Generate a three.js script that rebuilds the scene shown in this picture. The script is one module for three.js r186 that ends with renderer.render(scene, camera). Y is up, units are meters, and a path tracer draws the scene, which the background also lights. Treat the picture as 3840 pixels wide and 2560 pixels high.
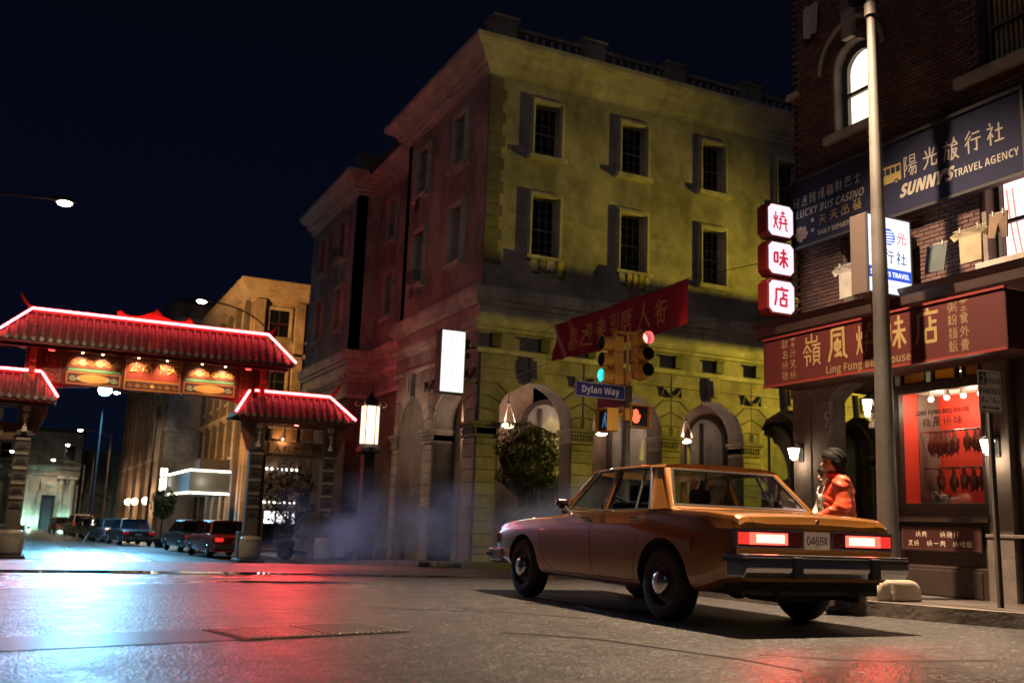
import * as THREE from 'three';
import { mergeGeometries, mergeVertices, toCreasedNormals } from 'three/addons/utils/BufferGeometryUtils.js';
import { RoundedBoxGeometry } from 'three/addons/geometries/RoundedBoxGeometry.js';
import { MarchingCubes } from 'three/addons/objects/MarchingCubes.js';
import { RectAreaLightUniformsLib } from 'three/addons/lights/RectAreaLightUniformsLib.js';
import { Brush, Evaluator, SUBTRACTION, INTERSECTION } from 'three-bvh-csg';

// World: x to the right of the street, -z along the street (the car's heading), y up, metres.
const scene = new THREE.Scene();
const R = THREE.MathUtils.degToRad;
const camera = new THREE.PerspectiveCamera(37.83, 1024 / 682, 0.1, 600);
camera.position.set(0, 0.8, 0);
camera.rotation.order = 'YXZ';
camera.rotation.set(R(10.49), R(-25.4), R(2.05));
camera.focus = 11; camera.userData.fStop = 1.6;
const renderer = new THREE.WebGLRenderer({ antialias: true });
renderer.toneMapping = THREE.LinearToneMapping;
renderer.toneMappingExposure = 1.0;
renderer.shadowMap.enabled = true;
RectAreaLightUniformsLib.init();

// night sky: dark navy, a little lighter towards the horizon all the way round
{
  const W = 64, H = 32, d = new Float32Array(W * H * 4);
  for (let j = 0; j < H; j++) for (let i = 0; i < W; i++) {
    const up = Math.max(0, (j + 0.5) / H * 2 - 1), k = Math.pow(1 - up, 3), o = (j * W + i) * 4;
    d[o] = 0.0008 + 0.0014 * k; d[o + 1] = 0.0010 + 0.0028 * k; d[o + 2] = 0.0021 + 0.0098 * k; d[o + 3] = 1;
  }
  const t = new THREE.DataTexture(d, W, H, THREE.RGBAFormat, THREE.FloatType);
  t.mapping = THREE.EquirectangularReflectionMapping; t.magFilter = THREE.LinearFilter; t.minFilter = THREE.LinearFilter; t.needsUpdate = true;
  scene.background = t; scene.environment = t;
}
const moon = new THREE.DirectionalLight(0xbfd0ff, 0.02);
moon.position.set(-40, 60, 30); moon.target.position.set(5, 0, -20); moon.castShadow = true; moon.name = 'moon';
moon.shadow.camera.left = moon.shadow.camera.bottom = -60; moon.shadow.camera.right = moon.shadow.camera.top = 60; moon.shadow.camera.far = 250;
scene.add(moon, moon.target);

// ---------- helpers ----------
let seed = 7;
const rnd = () => { seed = (seed + 0x6d2b79f5) | 0; let t = Math.imul(seed ^ (seed >>> 15), 1 | seed); t = (t + Math.imul(t ^ (t >>> 7), 61 | t)) ^ t; return ((t ^ (t >>> 14)) >>> 0) / 4294967296; };
const rr = (a, b) => a + (b - a) * rnd();
const V = (x, y, z) => new THREE.Vector3(x, y, z);
const M4 = () => new THREE.Matrix4();
const clamp = THREE.MathUtils.clamp, lerp = THREE.MathUtils.lerp, smooth = THREE.MathUtils.smoothstep;
const used = {};
function numbered(n) { const k = used[n] = (used[n] ?? -1) + 1; return k ? n + '_' + String(k).padStart(3, '0') : n; }
function thing(name, label, category, [x, y, z] = [0, 0, 0], turn = 0, group) {
  const o = new THREE.Group(); o.name = numbered(name); o.position.set(x, y, z); o.rotation.y = turn; scene.add(o);
  o.userData = { label, category }; if (group) o.userData.group = group;
  return o;
}
function copyOf(src, pos, turn, label) { const c = src.clone(); c.name = numbered(src.name.replace(/_\d{3}$/, '')); c.userData = { ...src.userData }; if (label) c.userData.label = label; c.position.set(...pos); c.rotation.y = turn; scene.add(c); return c; }
const setting = (o) => { o.userData.kind = 'structure'; return o; };
function triUV(g) {
  const p = g.attributes.position, n = p.count, uv = new Float32Array(n * 2), a = V(), b = V(), c = V();
  for (let i = 0; i < n; i += 3) {
    a.fromBufferAttribute(p, i); b.fromBufferAttribute(p, i + 1); c.fromBufferAttribute(p, i + 2);
    const nx = (b.y - a.y) * (c.z - a.z) - (b.z - a.z) * (c.y - a.y), ny = (b.z - a.z) * (c.x - a.x) - (b.x - a.x) * (c.z - a.z), nz = (b.x - a.x) * (c.y - a.y) - (b.y - a.y) * (c.x - a.x);
    const ax = Math.abs(nx), ay = Math.abs(ny), az = Math.abs(nz);
    [a, b, c].forEach((v, k) => { const o = (i + k) * 2; if (ay >= ax && ay >= az) { uv[o] = v.x; uv[o + 1] = v.z; } else if (ax >= az) { uv[o] = v.z; uv[o + 1] = v.y; } else { uv[o] = v.x; uv[o + 1] = v.y; } });
  }
  g.setAttribute('uv', new THREE.BufferAttribute(uv, 2)); return g;
}
function plain(g) { if (g.index) g = g.toNonIndexed(); for (const k of Object.keys(g.attributes)) if (!['position', 'normal', 'uv'].includes(k)) g.deleteAttribute(k); if (!g.attributes.normal) g.computeVertexNormals(); if (!g.attributes.uv) triUV(g); g.groups.length = 0; g.clearGroups(); return g; }
const shadowed = (m) => { m.castShadow = true; m.receiveShadow = true; return m; };
class MB {
  constructor() { this.g = []; }
  add(g, m) { g = plain(g); if (m) g.applyMatrix4(m); this.g.push(g); return this; }
  box(x0, x1, y0, y1, z0, z1, bev = 0) { const w = Math.abs(x1 - x0), h = Math.abs(y1 - y0), d = Math.abs(z1 - z0), g = bev ? new RoundedBoxGeometry(w, h, d, 2, Math.min(bev, w / 2.1, h / 2.1, d / 2.1)) : new THREE.BoxGeometry(w, h, d); g.translate((x0 + x1) / 2, (y0 + y1) / 2, (z0 + z1) / 2); return this.add(g); }
  cyl(a, b, r0, r1 = r0, seg = 14) { const A = V(...a), B = V(...b), d = B.clone().sub(A), g = new THREE.CylinderGeometry(r1, r0, d.length(), seg); const q = new THREE.Quaternion().setFromUnitVectors(V(0, 1, 0), d.clone().normalize()); return this.add(g, M4().compose(A.add(B).multiplyScalar(0.5), q, V(1, 1, 1))); }
  tube(pts, r, seg = 24, rad = 8) { return this.add(new THREE.TubeGeometry(new THREE.CatmullRomCurve3(pts.map((p) => V(...p))), seg, r, rad)); }
  path(pts, r, rad = 8) { for (let i = 1; i < pts.length; i++) this.cyl(pts[i - 1], pts[i], r, r, rad); return this; }
  lathe(pts, [x, y, z] = [0, 0, 0], seg = 20) { const g = new THREE.LatheGeometry(pts.map(([a, b]) => new THREE.Vector2(a, b)), seg); g.translate(x, y, z); return this.add(g); }
  ball(x, y, z, r, sx = 1, sy = 1, sz = 1, seg = 14) { const g = new THREE.SphereGeometry(r, seg, Math.ceil(seg * 0.7)); g.scale(sx, sy, sz); g.translate(x, y, z); return this.add(g); }
  extr(pts, depth, m, bevel = 0, holes = []) {
    const s = new THREE.Shape(pts.map(([a, b]) => new THREE.Vector2(a, b)));
    for (const h of holes) s.holes.push(new THREE.Path(h.map(([a, b]) => new THREE.Vector2(a, b))));
    const g = new THREE.ExtrudeGeometry(s, { depth, bevelEnabled: bevel > 0, bevelThickness: bevel, bevelSize: bevel, bevelOffset: -bevel, bevelSegments: 1, curveSegments: 12 });
    return this.add(g, m);
  }
  geo() { return this.g.length === 1 ? this.g[0] : mergeGeometries(this.g); }
  build(name, mat, parent, keepUV = false) {
    const g = this.geo(); if (!keepUV) triUV(g);
    const o = shadowed(new THREE.Mesh(g, mat)); o.name = parent ? name : numbered(name); (parent ?? scene).add(o); return o;
  }
}
const mb = () => new MB();
const basis = (o, s, n) => M4().makeBasis(V(...s), V(0, 1, 0), V(...n)).setPosition(...o);
// sweeps a profile [[out, y], ...] along a plan polyline [[x, z], ...] with mitred corners; out is to the left-hand normal (-dz, dx)
function moulding(profile, path) {
  const n = path.length, off = [];
  for (let i = 0; i < n; i++) {
    const d = (a, b) => { const x = b[0] - a[0], z = b[1] - a[1], l = Math.hypot(x, z); return [-z / l, x / l]; };
    const p = i > 0 ? d(path[i - 1], path[i]) : null, q = i < n - 1 ? d(path[i], path[i + 1]) : null, u = p ?? q, v = q ?? p, k = 1 + u[0] * v[0] + u[1] * v[1];
    off.push([(u[0] + v[0]) / k, (u[1] + v[1]) / k]);
  }
  const pos = [], P = (i, j) => [path[i][0] + off[i][0] * profile[j][0], profile[j][1], path[i][1] + off[i][1] * profile[j][0]];
  for (let i = 0; i < n - 1; i++) for (let j = 0; j < profile.length - 1; j++) { const a = P(i, j), b = P(i + 1, j), c = P(i + 1, j + 1), e = P(i, j + 1); pos.push(...a, ...b, ...c, ...a, ...c, ...e); }
  for (const i of [0, n - 1]) for (let j = 1; j < profile.length - 1; j++) { const a = P(i, 0), b = P(i, j), c = P(i, j + 1); pos.push(...(i ? [...a, ...b, ...c] : [...a, ...c, ...b])); }
  const g = new THREE.BufferGeometry(); g.setAttribute('position', new THREE.Float32BufferAttribute(pos, 3)); g.computeVertexNormals(); return triUV(g);
}
// ---------- computed textures ----------
function lattice(n, s0) { let s = s0; const r = () => { s = (s + 0x6d2b79f5) | 0; let t = Math.imul(s ^ (s >>> 15), 1 | s); t = (t + Math.imul(t ^ (t >>> 7), 61 | t)) ^ t; return ((t ^ (t >>> 14)) >>> 0) / 4294967296; }; const a = new Float32Array(n * n); for (let i = 0; i < n * n; i++) a[i] = r(); return a; }
function vnoise(n, s0) { const L = lattice(n, s0); return (u, v) => { u = ((u % 1) + 1) % 1 * n; v = ((v % 1) + 1) % 1 * n; const i = Math.floor(u), j = Math.floor(v), f = u - i, g = v - j, a = f * f * (3 - 2 * f), b = g * g * (3 - 2 * g), i1 = (i + 1) % n, j1 = (j + 1) % n, x = i % n, y = j % n; return lerp(lerp(L[y * n + x], L[y * n + i1], a), lerp(L[j1 * n + x], L[j1 * n + i1], a), b); }; }
function fbm(n, oct, s0) { const f = []; for (let k = 0; k < oct; k++) f.push(vnoise(n << k, s0 + k * 31)); return (u, v) => { let t = 0, a = 0.5, w = 0; for (const h of f) { t += a * h(u, v); w += a; a *= 0.55; } return t / w; }; }
function tex(size, fn, srgb = false, repeat = 1) {
  const d = new Uint8Array(size * size * 4);
  for (let j = 0; j < size; j++) for (let i = 0; i < size; i++) { const c = fn((i + 0.5) / size, (j + 0.5) / size), o = (j * size + i) * 4; if (typeof c === 'number') d[o] = d[o + 1] = d[o + 2] = clamp(c, 0, 1) * 255; else { d[o] = clamp(c[0], 0, 1) * 255; d[o + 1] = clamp(c[1], 0, 1) * 255; d[o + 2] = clamp(c[2], 0, 1) * 255; } d[o + 3] = 255; }
  const t = new THREE.DataTexture(d, size, size); t.wrapS = t.wrapT = THREE.RepeatWrapping; t.magFilter = THREE.LinearFilter; t.minFilter = THREE.LinearMipmapLinearFilter; t.generateMipmaps = true; t.repeat.set(repeat, repeat); if (srgb) t.colorSpace = THREE.SRGBColorSpace; t.needsUpdate = true; return t;
}
const rep = (t, r) => { const c = t.clone(); c.repeat.set(r, r); c.needsUpdate = true; return c; };
const vn1 = vnoise(128, 901), nA = fbm(4, 6, 11), nB = fbm(8, 5, 77), nC = fbm(32, 3, 140), nStreak = fbm(6, 4, 300);
const T = {
  stain: tex(512, (u, v) => { const k = 0.55 + 0.66 * nA(u, v) - 0.12 * smooth(nStreak(u * 2, v * 0.7), 0.35, 0.85) + 0.16 * (nC(u, v) - 0.5); return [k, k * 0.99, k * 0.97]; }, true, 0.22),
  grit: tex(512, (u, v) => 0.25 + 0.5 * nC(u, v) + 0.25 * vn1(u, v)),
  plasterBump: tex(512, (u, v) => 0.6 * nB(u, v) + 0.4 * nC(u, v)),
  soft: tex(256, (u, v) => 0.35 + 0.5 * nB(u, v)),
};
const rgb = (r, g, b) => new THREE.Color().setRGB(r, g, b);
function std(c, roughness = 0.8, o = {}) { return new THREE.MeshStandardMaterial({ color: Array.isArray(c) ? rgb(...c) : c, roughness, ...o }); }
function phys(c, roughness, o = {}) { return new THREE.MeshPhysicalMaterial({ color: Array.isArray(c) ? rgb(...c) : c, roughness, ...o }); }
const stained = (c, r = 0.85, bump = 0.006, o = {}) => std(c, r, { map: T.stain, bumpMap: rep(T.plasterBump, 0.8), bumpScale: bump, ...o });
const glow = (c, k, o = {}) => new THREE.MeshStandardMaterial({ color: 0x111111, roughness: 0.6, emissive: rgb(...c), emissiveIntensity: k, ...o });
const M = {
  stucco: stained([0.36, 0.325, 0.29], 0.9, 0.012), trim: stained([0.52, 0.48, 0.41], 0.8, 0.004), quoin: stained([0.17, 0.15, 0.13], 0.9, 0.014), stone: stained([0.34, 0.30, 0.255], 0.9, 0.014), stoneB: stained([0.31, 0.275, 0.235], 0.9, 0.014), stoneC: stained([0.40, 0.355, 0.30], 0.9, 0.014),
  joint: stained([0.16, 0.14, 0.12], 0.95), porch: stained([0.44, 0.33, 0.27], 0.9), darkTrim: std([0.035, 0.033, 0.034], 0.6), bronze: std([0.05, 0.04, 0.035], 0.5), roofTar: std([0.04, 0.04, 0.045], 0.95),
  pane: phys([0.008, 0.009, 0.011], 0.08), concrete: stained([0.34, 0.30, 0.26], 0.85, 0.008), kerb: stained([0.20, 0.175, 0.15], 0.7, 0.008), slab: stained([0.13, 0.115, 0.105], 0.45, 0.006), slabB: stained([0.115, 0.10, 0.092], 0.4, 0.006),
  brickA: stained([0.115, 0.058, 0.046], 0.9), brickB: stained([0.095, 0.05, 0.042], 0.9), brickC: stained([0.14, 0.072, 0.056], 0.9), mortar: stained([0.20, 0.165, 0.15], 0.95),
  shopWood: stained([0.055, 0.036, 0.030], 0.5, 0.002), shopStone: stained([0.21, 0.175, 0.155], 0.8), blackMetal: std([0.02, 0.02, 0.022], 0.45, { metalness: 0.4 }), steel: std([0.32, 0.31, 0.30], 0.45, { metalness: 0.85, roughnessMap: T.soft }),
  galv: stained([0.115, 0.108, 0.1], 0.6, 0.001, { metalness: 0.2 }), signal: std([0.6, 0.34, 0.06], 0.5), white: std([0.75, 0.74, 0.72], 0.6), rubber: std([0.014, 0.014, 0.015], 0.75), chrome: std([0.66, 0.64, 0.62], 0.2, { metalness: 1 }),
  glass: new THREE.MeshPhysicalMaterial({ color: 0xffffff, roughness: 0.02, transmission: 1, thickness: 0, ior: 1.45 }), tint: new THREE.MeshPhysicalMaterial({ color: rgb(0.8, 0.84, 0.82), roughness: 0.02, transmission: 1, thickness: 0, ior: 1.5 }),
  guard: stained([0.46, 0.39, 0.3], 0.85, 0.01), bar: std([0.13, 0.12, 0.11], 0.6), wire: std([0.03, 0.03, 0.03], 0.6), rope: std([0.35, 0.32, 0.28], 0.9),
};
// ---------- lettering: a small stroke alphabet for the Chinese signs (0..100 grid, y down) ----------
const G = {
  一: '6,50 94,50', 口: '16,14 16,90;16,14 84,14 84,90;16,84 84,84', 日: '18,6 18,94;18,6 82,6 82,94;18,50 82,50;18,92 82,92', 土: '16,38 84,38;50,6 50,92;6,92 94,92', 士: '6,36 94,36;50,6 50,90;18,90 82,90',
  木: '8,32 92,32;50,4 50,96;48,36 8,80;52,36 92,80', 未: '20,24 80,24;6,47 94,47;50,4 50,96;48,50 8,86;52,50 92,86', 火: '14,28 24,52;88,26 74,50;52,6 50,46 34,74 8,96;50,46 68,76 94,96', 人: '52,6 46,46 8,94;50,36 94,94',
  山: '50,6 50,90;12,36 12,90 88,90;88,36 88,90', 月: '24,6 24,66 10,96;24,6 80,6 80,94 66,90;24,34 80,34;24,62 80,62', 頁: '6,8 94,8;48,8 40,24;22,24 22,78;22,24 80,24 80,78;22,42 80,42;22,60 80,60;22,78 80,78;36,80 12,98;64,80 90,98',
  令: '50,4 6,40;50,4 94,40;36,36 64,36;14,54 82,54 82,78 70,76;46,54 46,98', 虫: '22,26 22,58;22,26 78,26 78,58;22,58 78,58;50,6 50,88;16,88 86,82;72,70 90,94', 几: '22,4 20,60 4,98;22,4 80,4 82,82 98,94', 占: '50,4 50,46;50,24 90,24;20,48 20,94;20,48 80,48 80,94;20,90 80,90',
  广: '50,2 56,14;12,16 96,16;14,16 14,60 4,96', 米: '20,14 32,34;80,14 68,34;50,4 50,96;8,46 92,46;48,50 10,88;52,50 90,88', 馬: '24,6 24,70;24,6 86,6;52,6 52,66;24,26 82,26;24,46 82,46;22,68 90,68 86,96 74,92;14,78 8,94;34,78 34,92;50,78 54,90;66,76 72,88',
  貝: '22,6 22,74;22,6 78,6 78,74;22,28 78,28;22,50 78,50;22,74 78,74;36,78 10,98;64,78 92,98', 也: '10,34 84,20 80,60 70,58;50,6 50,70;24,20 24,86 92,88 94,70', 女: '44,6 22,56 82,90;74,30 60,66 12,96;6,36 94,36', 子: '20,12 80,12 52,34;52,34 52,90 36,84;6,52 94,52',
  阝: '24,6 24,98;24,6 74,6 48,34;48,34 74,58 36,70', 方: '48,4 54,16;6,24 94,24;40,24 34,60 10,96;38,48 80,48 74,92 58,88', 行: '34,4 8,32;38,28 6,60;24,50 24,98;50,18 92,18;44,44 98,44;76,44 76,94 62,90', 礻: '40,4 52,16;12,26 80,26 10,68;46,46 46,98;54,50 80,66',
  光: '50,4 50,42;20,14 30,34;80,12 68,34;6,44 94,44;38,46 32,72 8,94;62,46 62,86 92,88 94,72', 才: '8,28 92,28;64,4 64,94 48,88;60,32 8,76', 巴: '20,10 80,10 80,46;20,46 80,46;50,10 50,46;20,10 20,86 90,88 92,68', 天: '14,16 86,16;6,48 94,48;50,16 44,62 8,94;52,50 94,94',
  下: '6,10 94,10;50,10 50,96;54,36 82,56', 公: '36,8 10,46;64,8 92,46;44,44 22,88 78,82;64,66 86,94', 為: '30,4 40,16;70,2 56,20;10,22 70,22 62,40 84,40 76,58 92,58 84,96 70,92;44,22 8,70;20,66 16,88;36,64 38,82;54,62 58,78', 出: '50,4 50,92;22,14 22,46 78,46;78,14 78,46;10,56 10,92 90,92;90,56 90,92',
  發: '10,10 40,10 12,38;24,22 36,34;90,10 62,30 92,42;66,8 82,20;10,50 40,50 40,64;40,64 12,64 10,80 42,80 38,98 26,94;58,48 56,62 48,70;58,48 84,48 86,64 96,64;54,72 90,72 60,98;60,78 94,98', 名: '46,4 14,44;30,22 78,22 50,60 8,84;30,34 46,46;36,58 36,96;36,58 86,58 86,96;36,92 86,92',
  叉: '14,16 84,16 56,66 8,96;20,34 52,66 94,96;46,30 56,44', 汁: '14,8 28,20;8,36 22,48;8,94 30,60;36,46 98,46;68,8 68,98', 外: '34,4 8,48;26,24 52,24 38,66 8,96;18,44 34,58;70,4 70,98;72,40 96,60', 食: '50,2 6,38;50,2 94,38;50,18 50,28;26,34 74,34 74,60;26,34 26,96;26,47 74,47;26,60 74,60;26,92 56,80;44,66 92,96;80,66 64,80',
  尚: '50,2 50,20;22,6 32,20;78,6 68,20;8,24 8,40;8,26 92,26 90,40;30,36 70,36 70,56;30,36 30,56;30,54 70,54', 士四: '', 弓: '10,8 88,8 88,32;12,34 88,34;12,34 12,60 90,60 84,96 60,90', 戶: '6,10 90,4;12,10 10,96;12,34 86,34 86,60;12,60 86,60', 肉: '16,20 16,98;16,20 84,20 84,96 72,92;50,4 48,24 24,50;50,24 72,46;50,46 24,74;50,50 76,72',
  昜: '24,4 24,38;24,4 76,4 76,38;24,20 76,20;24,37 76,37;6,48 94,48;36,50 8,78;30,62 88,62 84,96 70,92;50,64 26,94;68,64 44,98', 者: '22,20 70,20;46,4 46,38;6,38 94,38;84,8 16,66;34,56 34,98;34,56 80,56 80,98;34,76 80,76;34,96 80,96', 軍: '8,6 8,20;8,8 92,8 88,20;18,28 82,28;26,40 26,72;26,40 74,40 74,72;26,56 74,56;26,72 74,72;8,84 92,84;50,20 50,100',
  反: '20,8 86,8;22,8 20,60 6,96;34,34 78,34 60,70 24,96;38,48 62,74 94,96', 巤: '10,10 34,4;14,10 20,24;30,8 40,24;62,8 86,4;50,24 90,24;14,34 14,58;14,34 86,34 86,58;50,34 50,58;14,46 86,46;14,58 86,58;20,64 20,98;44,64 44,96;66,64 74,98 96,92', 分: '38,6 8,46;62,6 94,46;20,50 80,50 72,94 56,88;44,50 14,94',
  宓: '50,2 50,12;8,14 8,28;8,16 92,16 90,28;22,34 14,46;34,28 36,48 80,48;76,26 30,56;50,26 56,36', 买: '', 來: '20,18 80,18;30,24 22,42 12,48;30,30 42,44;72,24 64,42 54,48;72,30 88,46;6,54 94,54;50,4 50,98;46,58 10,92;54,58 92,92', 至: '10,10 90,10;40,12 20,38 80,34;68,24 84,42;18,62 82,62;50,42 50,92;6,92 94,92', 刂: '20,12 20,70;76,4 76,94 56,88',
  唐: '50,2 54,12;12,14 96,14;14,14 14,60 4,96;30,26 80,26 80,50;22,38 94,38;30,50 80,50;54,18 54,64;34,66 34,98;34,66 82,66 82,98;34,94 82,94', 圭: '20,14 80,14;50,2 50,46;8,46 92,46;20,66 80,66;50,52 50,96;6,96 94,96', 辶: '30,8 44,20;12,36 40,36 26,62;26,62 8,92;8,86 40,92 98,94', 卬: '36,8 14,20 14,70 40,62;56,16 56,94;56,16 90,16 90,70 76,66', 欠: '36,4 8,48;28,24 88,24 78,44;52,34 48,64 10,96;52,60 92,96', 雚: '8,12 92,12;32,2 32,22;68,2 68,22;16,26 42,26 42,42 16,42 16,26;58,26 84,26 84,42 58,42 58,26;30,46 10,72;24,58 24,100;24,60 92,60;24,72 88,72;24,84 88,84;24,97 96,97;58,48 58,97',
  旁: '', 賣: '14,12 86,12;50,2 50,24;22,24 78,24;10,32 10,48;10,32 90,32 90,48 10,48;36,32 36,48;62,32 62,48;24,54 24,88;24,54 76,54 76,88;24,65 76,65;24,76 76,76;24,88 76,88;38,88 12,100;62,88 90,100', 麥: '14,16 86,16;50,2 50,50;34,20 20,44;66,20 84,44;30,30 70,30;42,50 10,76;30,58 76,58 40,96 8,98;34,66 94,98', 面: '6,8 94,8;46,8 40,24;12,26 12,96;12,26 88,26 88,96;12,94 88,94;36,28 36,92;64,28 64,92;36,48 64,48;36,70 64,70', 亻: '60,4 20,50;40,34 40,98', 鳥: '50,2 40,12;24,12 24,70;24,12 78,12 78,38;24,25 78,25;24,38 78,38;24,54 92,54;24,70 88,70 84,98 72,94;14,80 10,96;34,80 36,94;52,80 56,92',
};
const COMP = {
  燒: [['火', 0, 4, 34, 92], ['土', 46, 0, 40, 32], ['土', 34, 33, 32, 30], ['土', 68, 33, 32, 30], ['几', 36, 62, 62, 38]], 味: [['口', 0, 18, 32, 62], ['未', 34, 0, 66, 100]], 店: [['广', 0, 0, 100, 100], ['占', 28, 22, 68, 78]], 嶺: [['山', 12, 0, 76, 30], ['令', 0, 32, 50, 68], ['頁', 48, 32, 52, 68]], 風: [['几', 0, 0, 100, 100], ['一', 26, 12, 48, 20], ['虫', 26, 26, 48, 66]],
  馳: [['馬', 0, 0, 48, 100], ['也', 48, 0, 52, 100]], 臘: [['月', 0, 0, 36, 100], ['巤', 36, 0, 64, 100]], 蜜: [['宓', 0, 0, 100, 56], ['虫', 14, 50, 72, 50]], 粥: [['弓', 0, 0, 26, 100], ['米', 24, 4, 52, 92], ['弓', 74, 0, 26, 100]], 粉: [['米', 0, 0, 44, 100], ['分', 44, 0, 56, 100]], 麵: [['麥', 0, 0, 50, 100], ['面', 50, 4, 50, 94]], 飯: [['食', 0, 0, 46, 100], ['反', 44, 0, 56, 100]], 堂: [['尚', 0, 0, 100, 62], ['土', 10, 58, 80, 42]],
  好: [['女', 0, 0, 50, 100], ['子', 48, 0, 52, 100]], 運: [['辶', 0, 0, 100, 100], ['軍', 34, 4, 60, 74]], 賭: [['貝', 0, 2, 42, 96], ['者', 42, 0, 58, 100]], 場: [['土', 0, 10, 36, 80], ['昜', 36, 0, 64, 100]], 財: [['貝', 0, 2, 46, 96], ['才', 46, 0, 54, 100]], 陽: [['阝', 0, 0, 36, 100], ['昜', 34, 0, 66, 100]], 旅: [['方', 0, 4, 46, 94], ['人', 50, 0, 46, 36], ['反', 46, 30, 54, 70]], 社: [['礻', 0, 0, 44, 100], ['土', 44, 10, 56, 86]],
  歡: [['雚', 0, 0, 58, 100], ['欠', 54, 0, 46, 100]], 迎: [['辶', 0, 0, 100, 100], ['卬', 38, 4, 56, 74]], 到: [['至', 0, 0, 64, 100], ['刂', 62, 0, 38, 100]], 街: [['行', 0, 0, 100, 100], ['圭', 28, 14, 34, 74]], 仔: [['亻', 0, 0, 36, 100], ['子', 34, 0, 66, 100]], 鴨: [['口', 0, 20, 40, 50], ['鳥', 42, 0, 58, 100]],
};
function strokesOf(ch) { if (COMP[ch]) return COMP[ch].flatMap(([c, x, y, w, h]) => strokesOf(c).map((s) => s.map(([a, b]) => [x + a * w / 100, y + b * h / 100]))); return (G[ch] ?? G['口']).split(';').filter(Boolean).map((s) => s.split(' ').map((p) => p.split(',').map(Number))); }
function glyph(c, ch, x, y, w, h, lw, color, cap = 'butt') {
  c.strokeStyle = color; c.lineWidth = lw * (strokesOf(ch).length > 14 ? 0.66 : strokesOf(ch).length > 10 ? 0.8 : 1); c.lineCap = cap; c.lineJoin = cap === 'butt' ? 'miter' : 'round';
  for (const s of strokesOf(ch)) { c.beginPath(); s.forEach(([a, b], i) => c[i ? 'lineTo' : 'moveTo'](x + a * w / 100, y + b * h / 100)); c.stroke(); }
}
function canvasTex(w, h, draw) { const k = document.createElement('canvas'); k.width = w; k.height = h; const c = k.getContext('2d'); draw(c, w, h); const t = new THREE.CanvasTexture(k); t.colorSpace = THREE.SRGBColorSpace; t.wrapS = t.wrapT = THREE.ClampToEdgeWrapping; t.magFilter = THREE.LinearFilter; return t; }
function latin(c, text, x, y, size, color, o = {}) { c.save(); c.translate(x, y); if (o.skew) c.transform(1, 0, -o.skew, 1, 0, 0); if (o.sx) c.scale(o.sx, 1); c.font = `${o.bold === false ? '' : 'bold '}${size}px sans-serif`; c.textAlign = o.align ?? 'left'; c.textBaseline = 'alphabetic'; c.fillStyle = color; if (o.stroke) { c.lineWidth = o.stroke; c.strokeStyle = color; c.strokeText(text, 0, 0); } c.fillText(text, 0, 0); c.restore(); }
// a flat printed sheet, w x h, facing +z of its own axes
function sheet(name, w, h, mat, parent, m) { const g = new THREE.PlaneGeometry(w, h); if (m) g.applyMatrix4(m); const o = shadowed(new THREE.Mesh(g, mat)); o.name = name; parent.add(o); return o; }
const faceW = basis([0, 0, 0], [0, 0, 1], [-1, 0, 0]);   // a sheet that faces -x (its right is +z)
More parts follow.
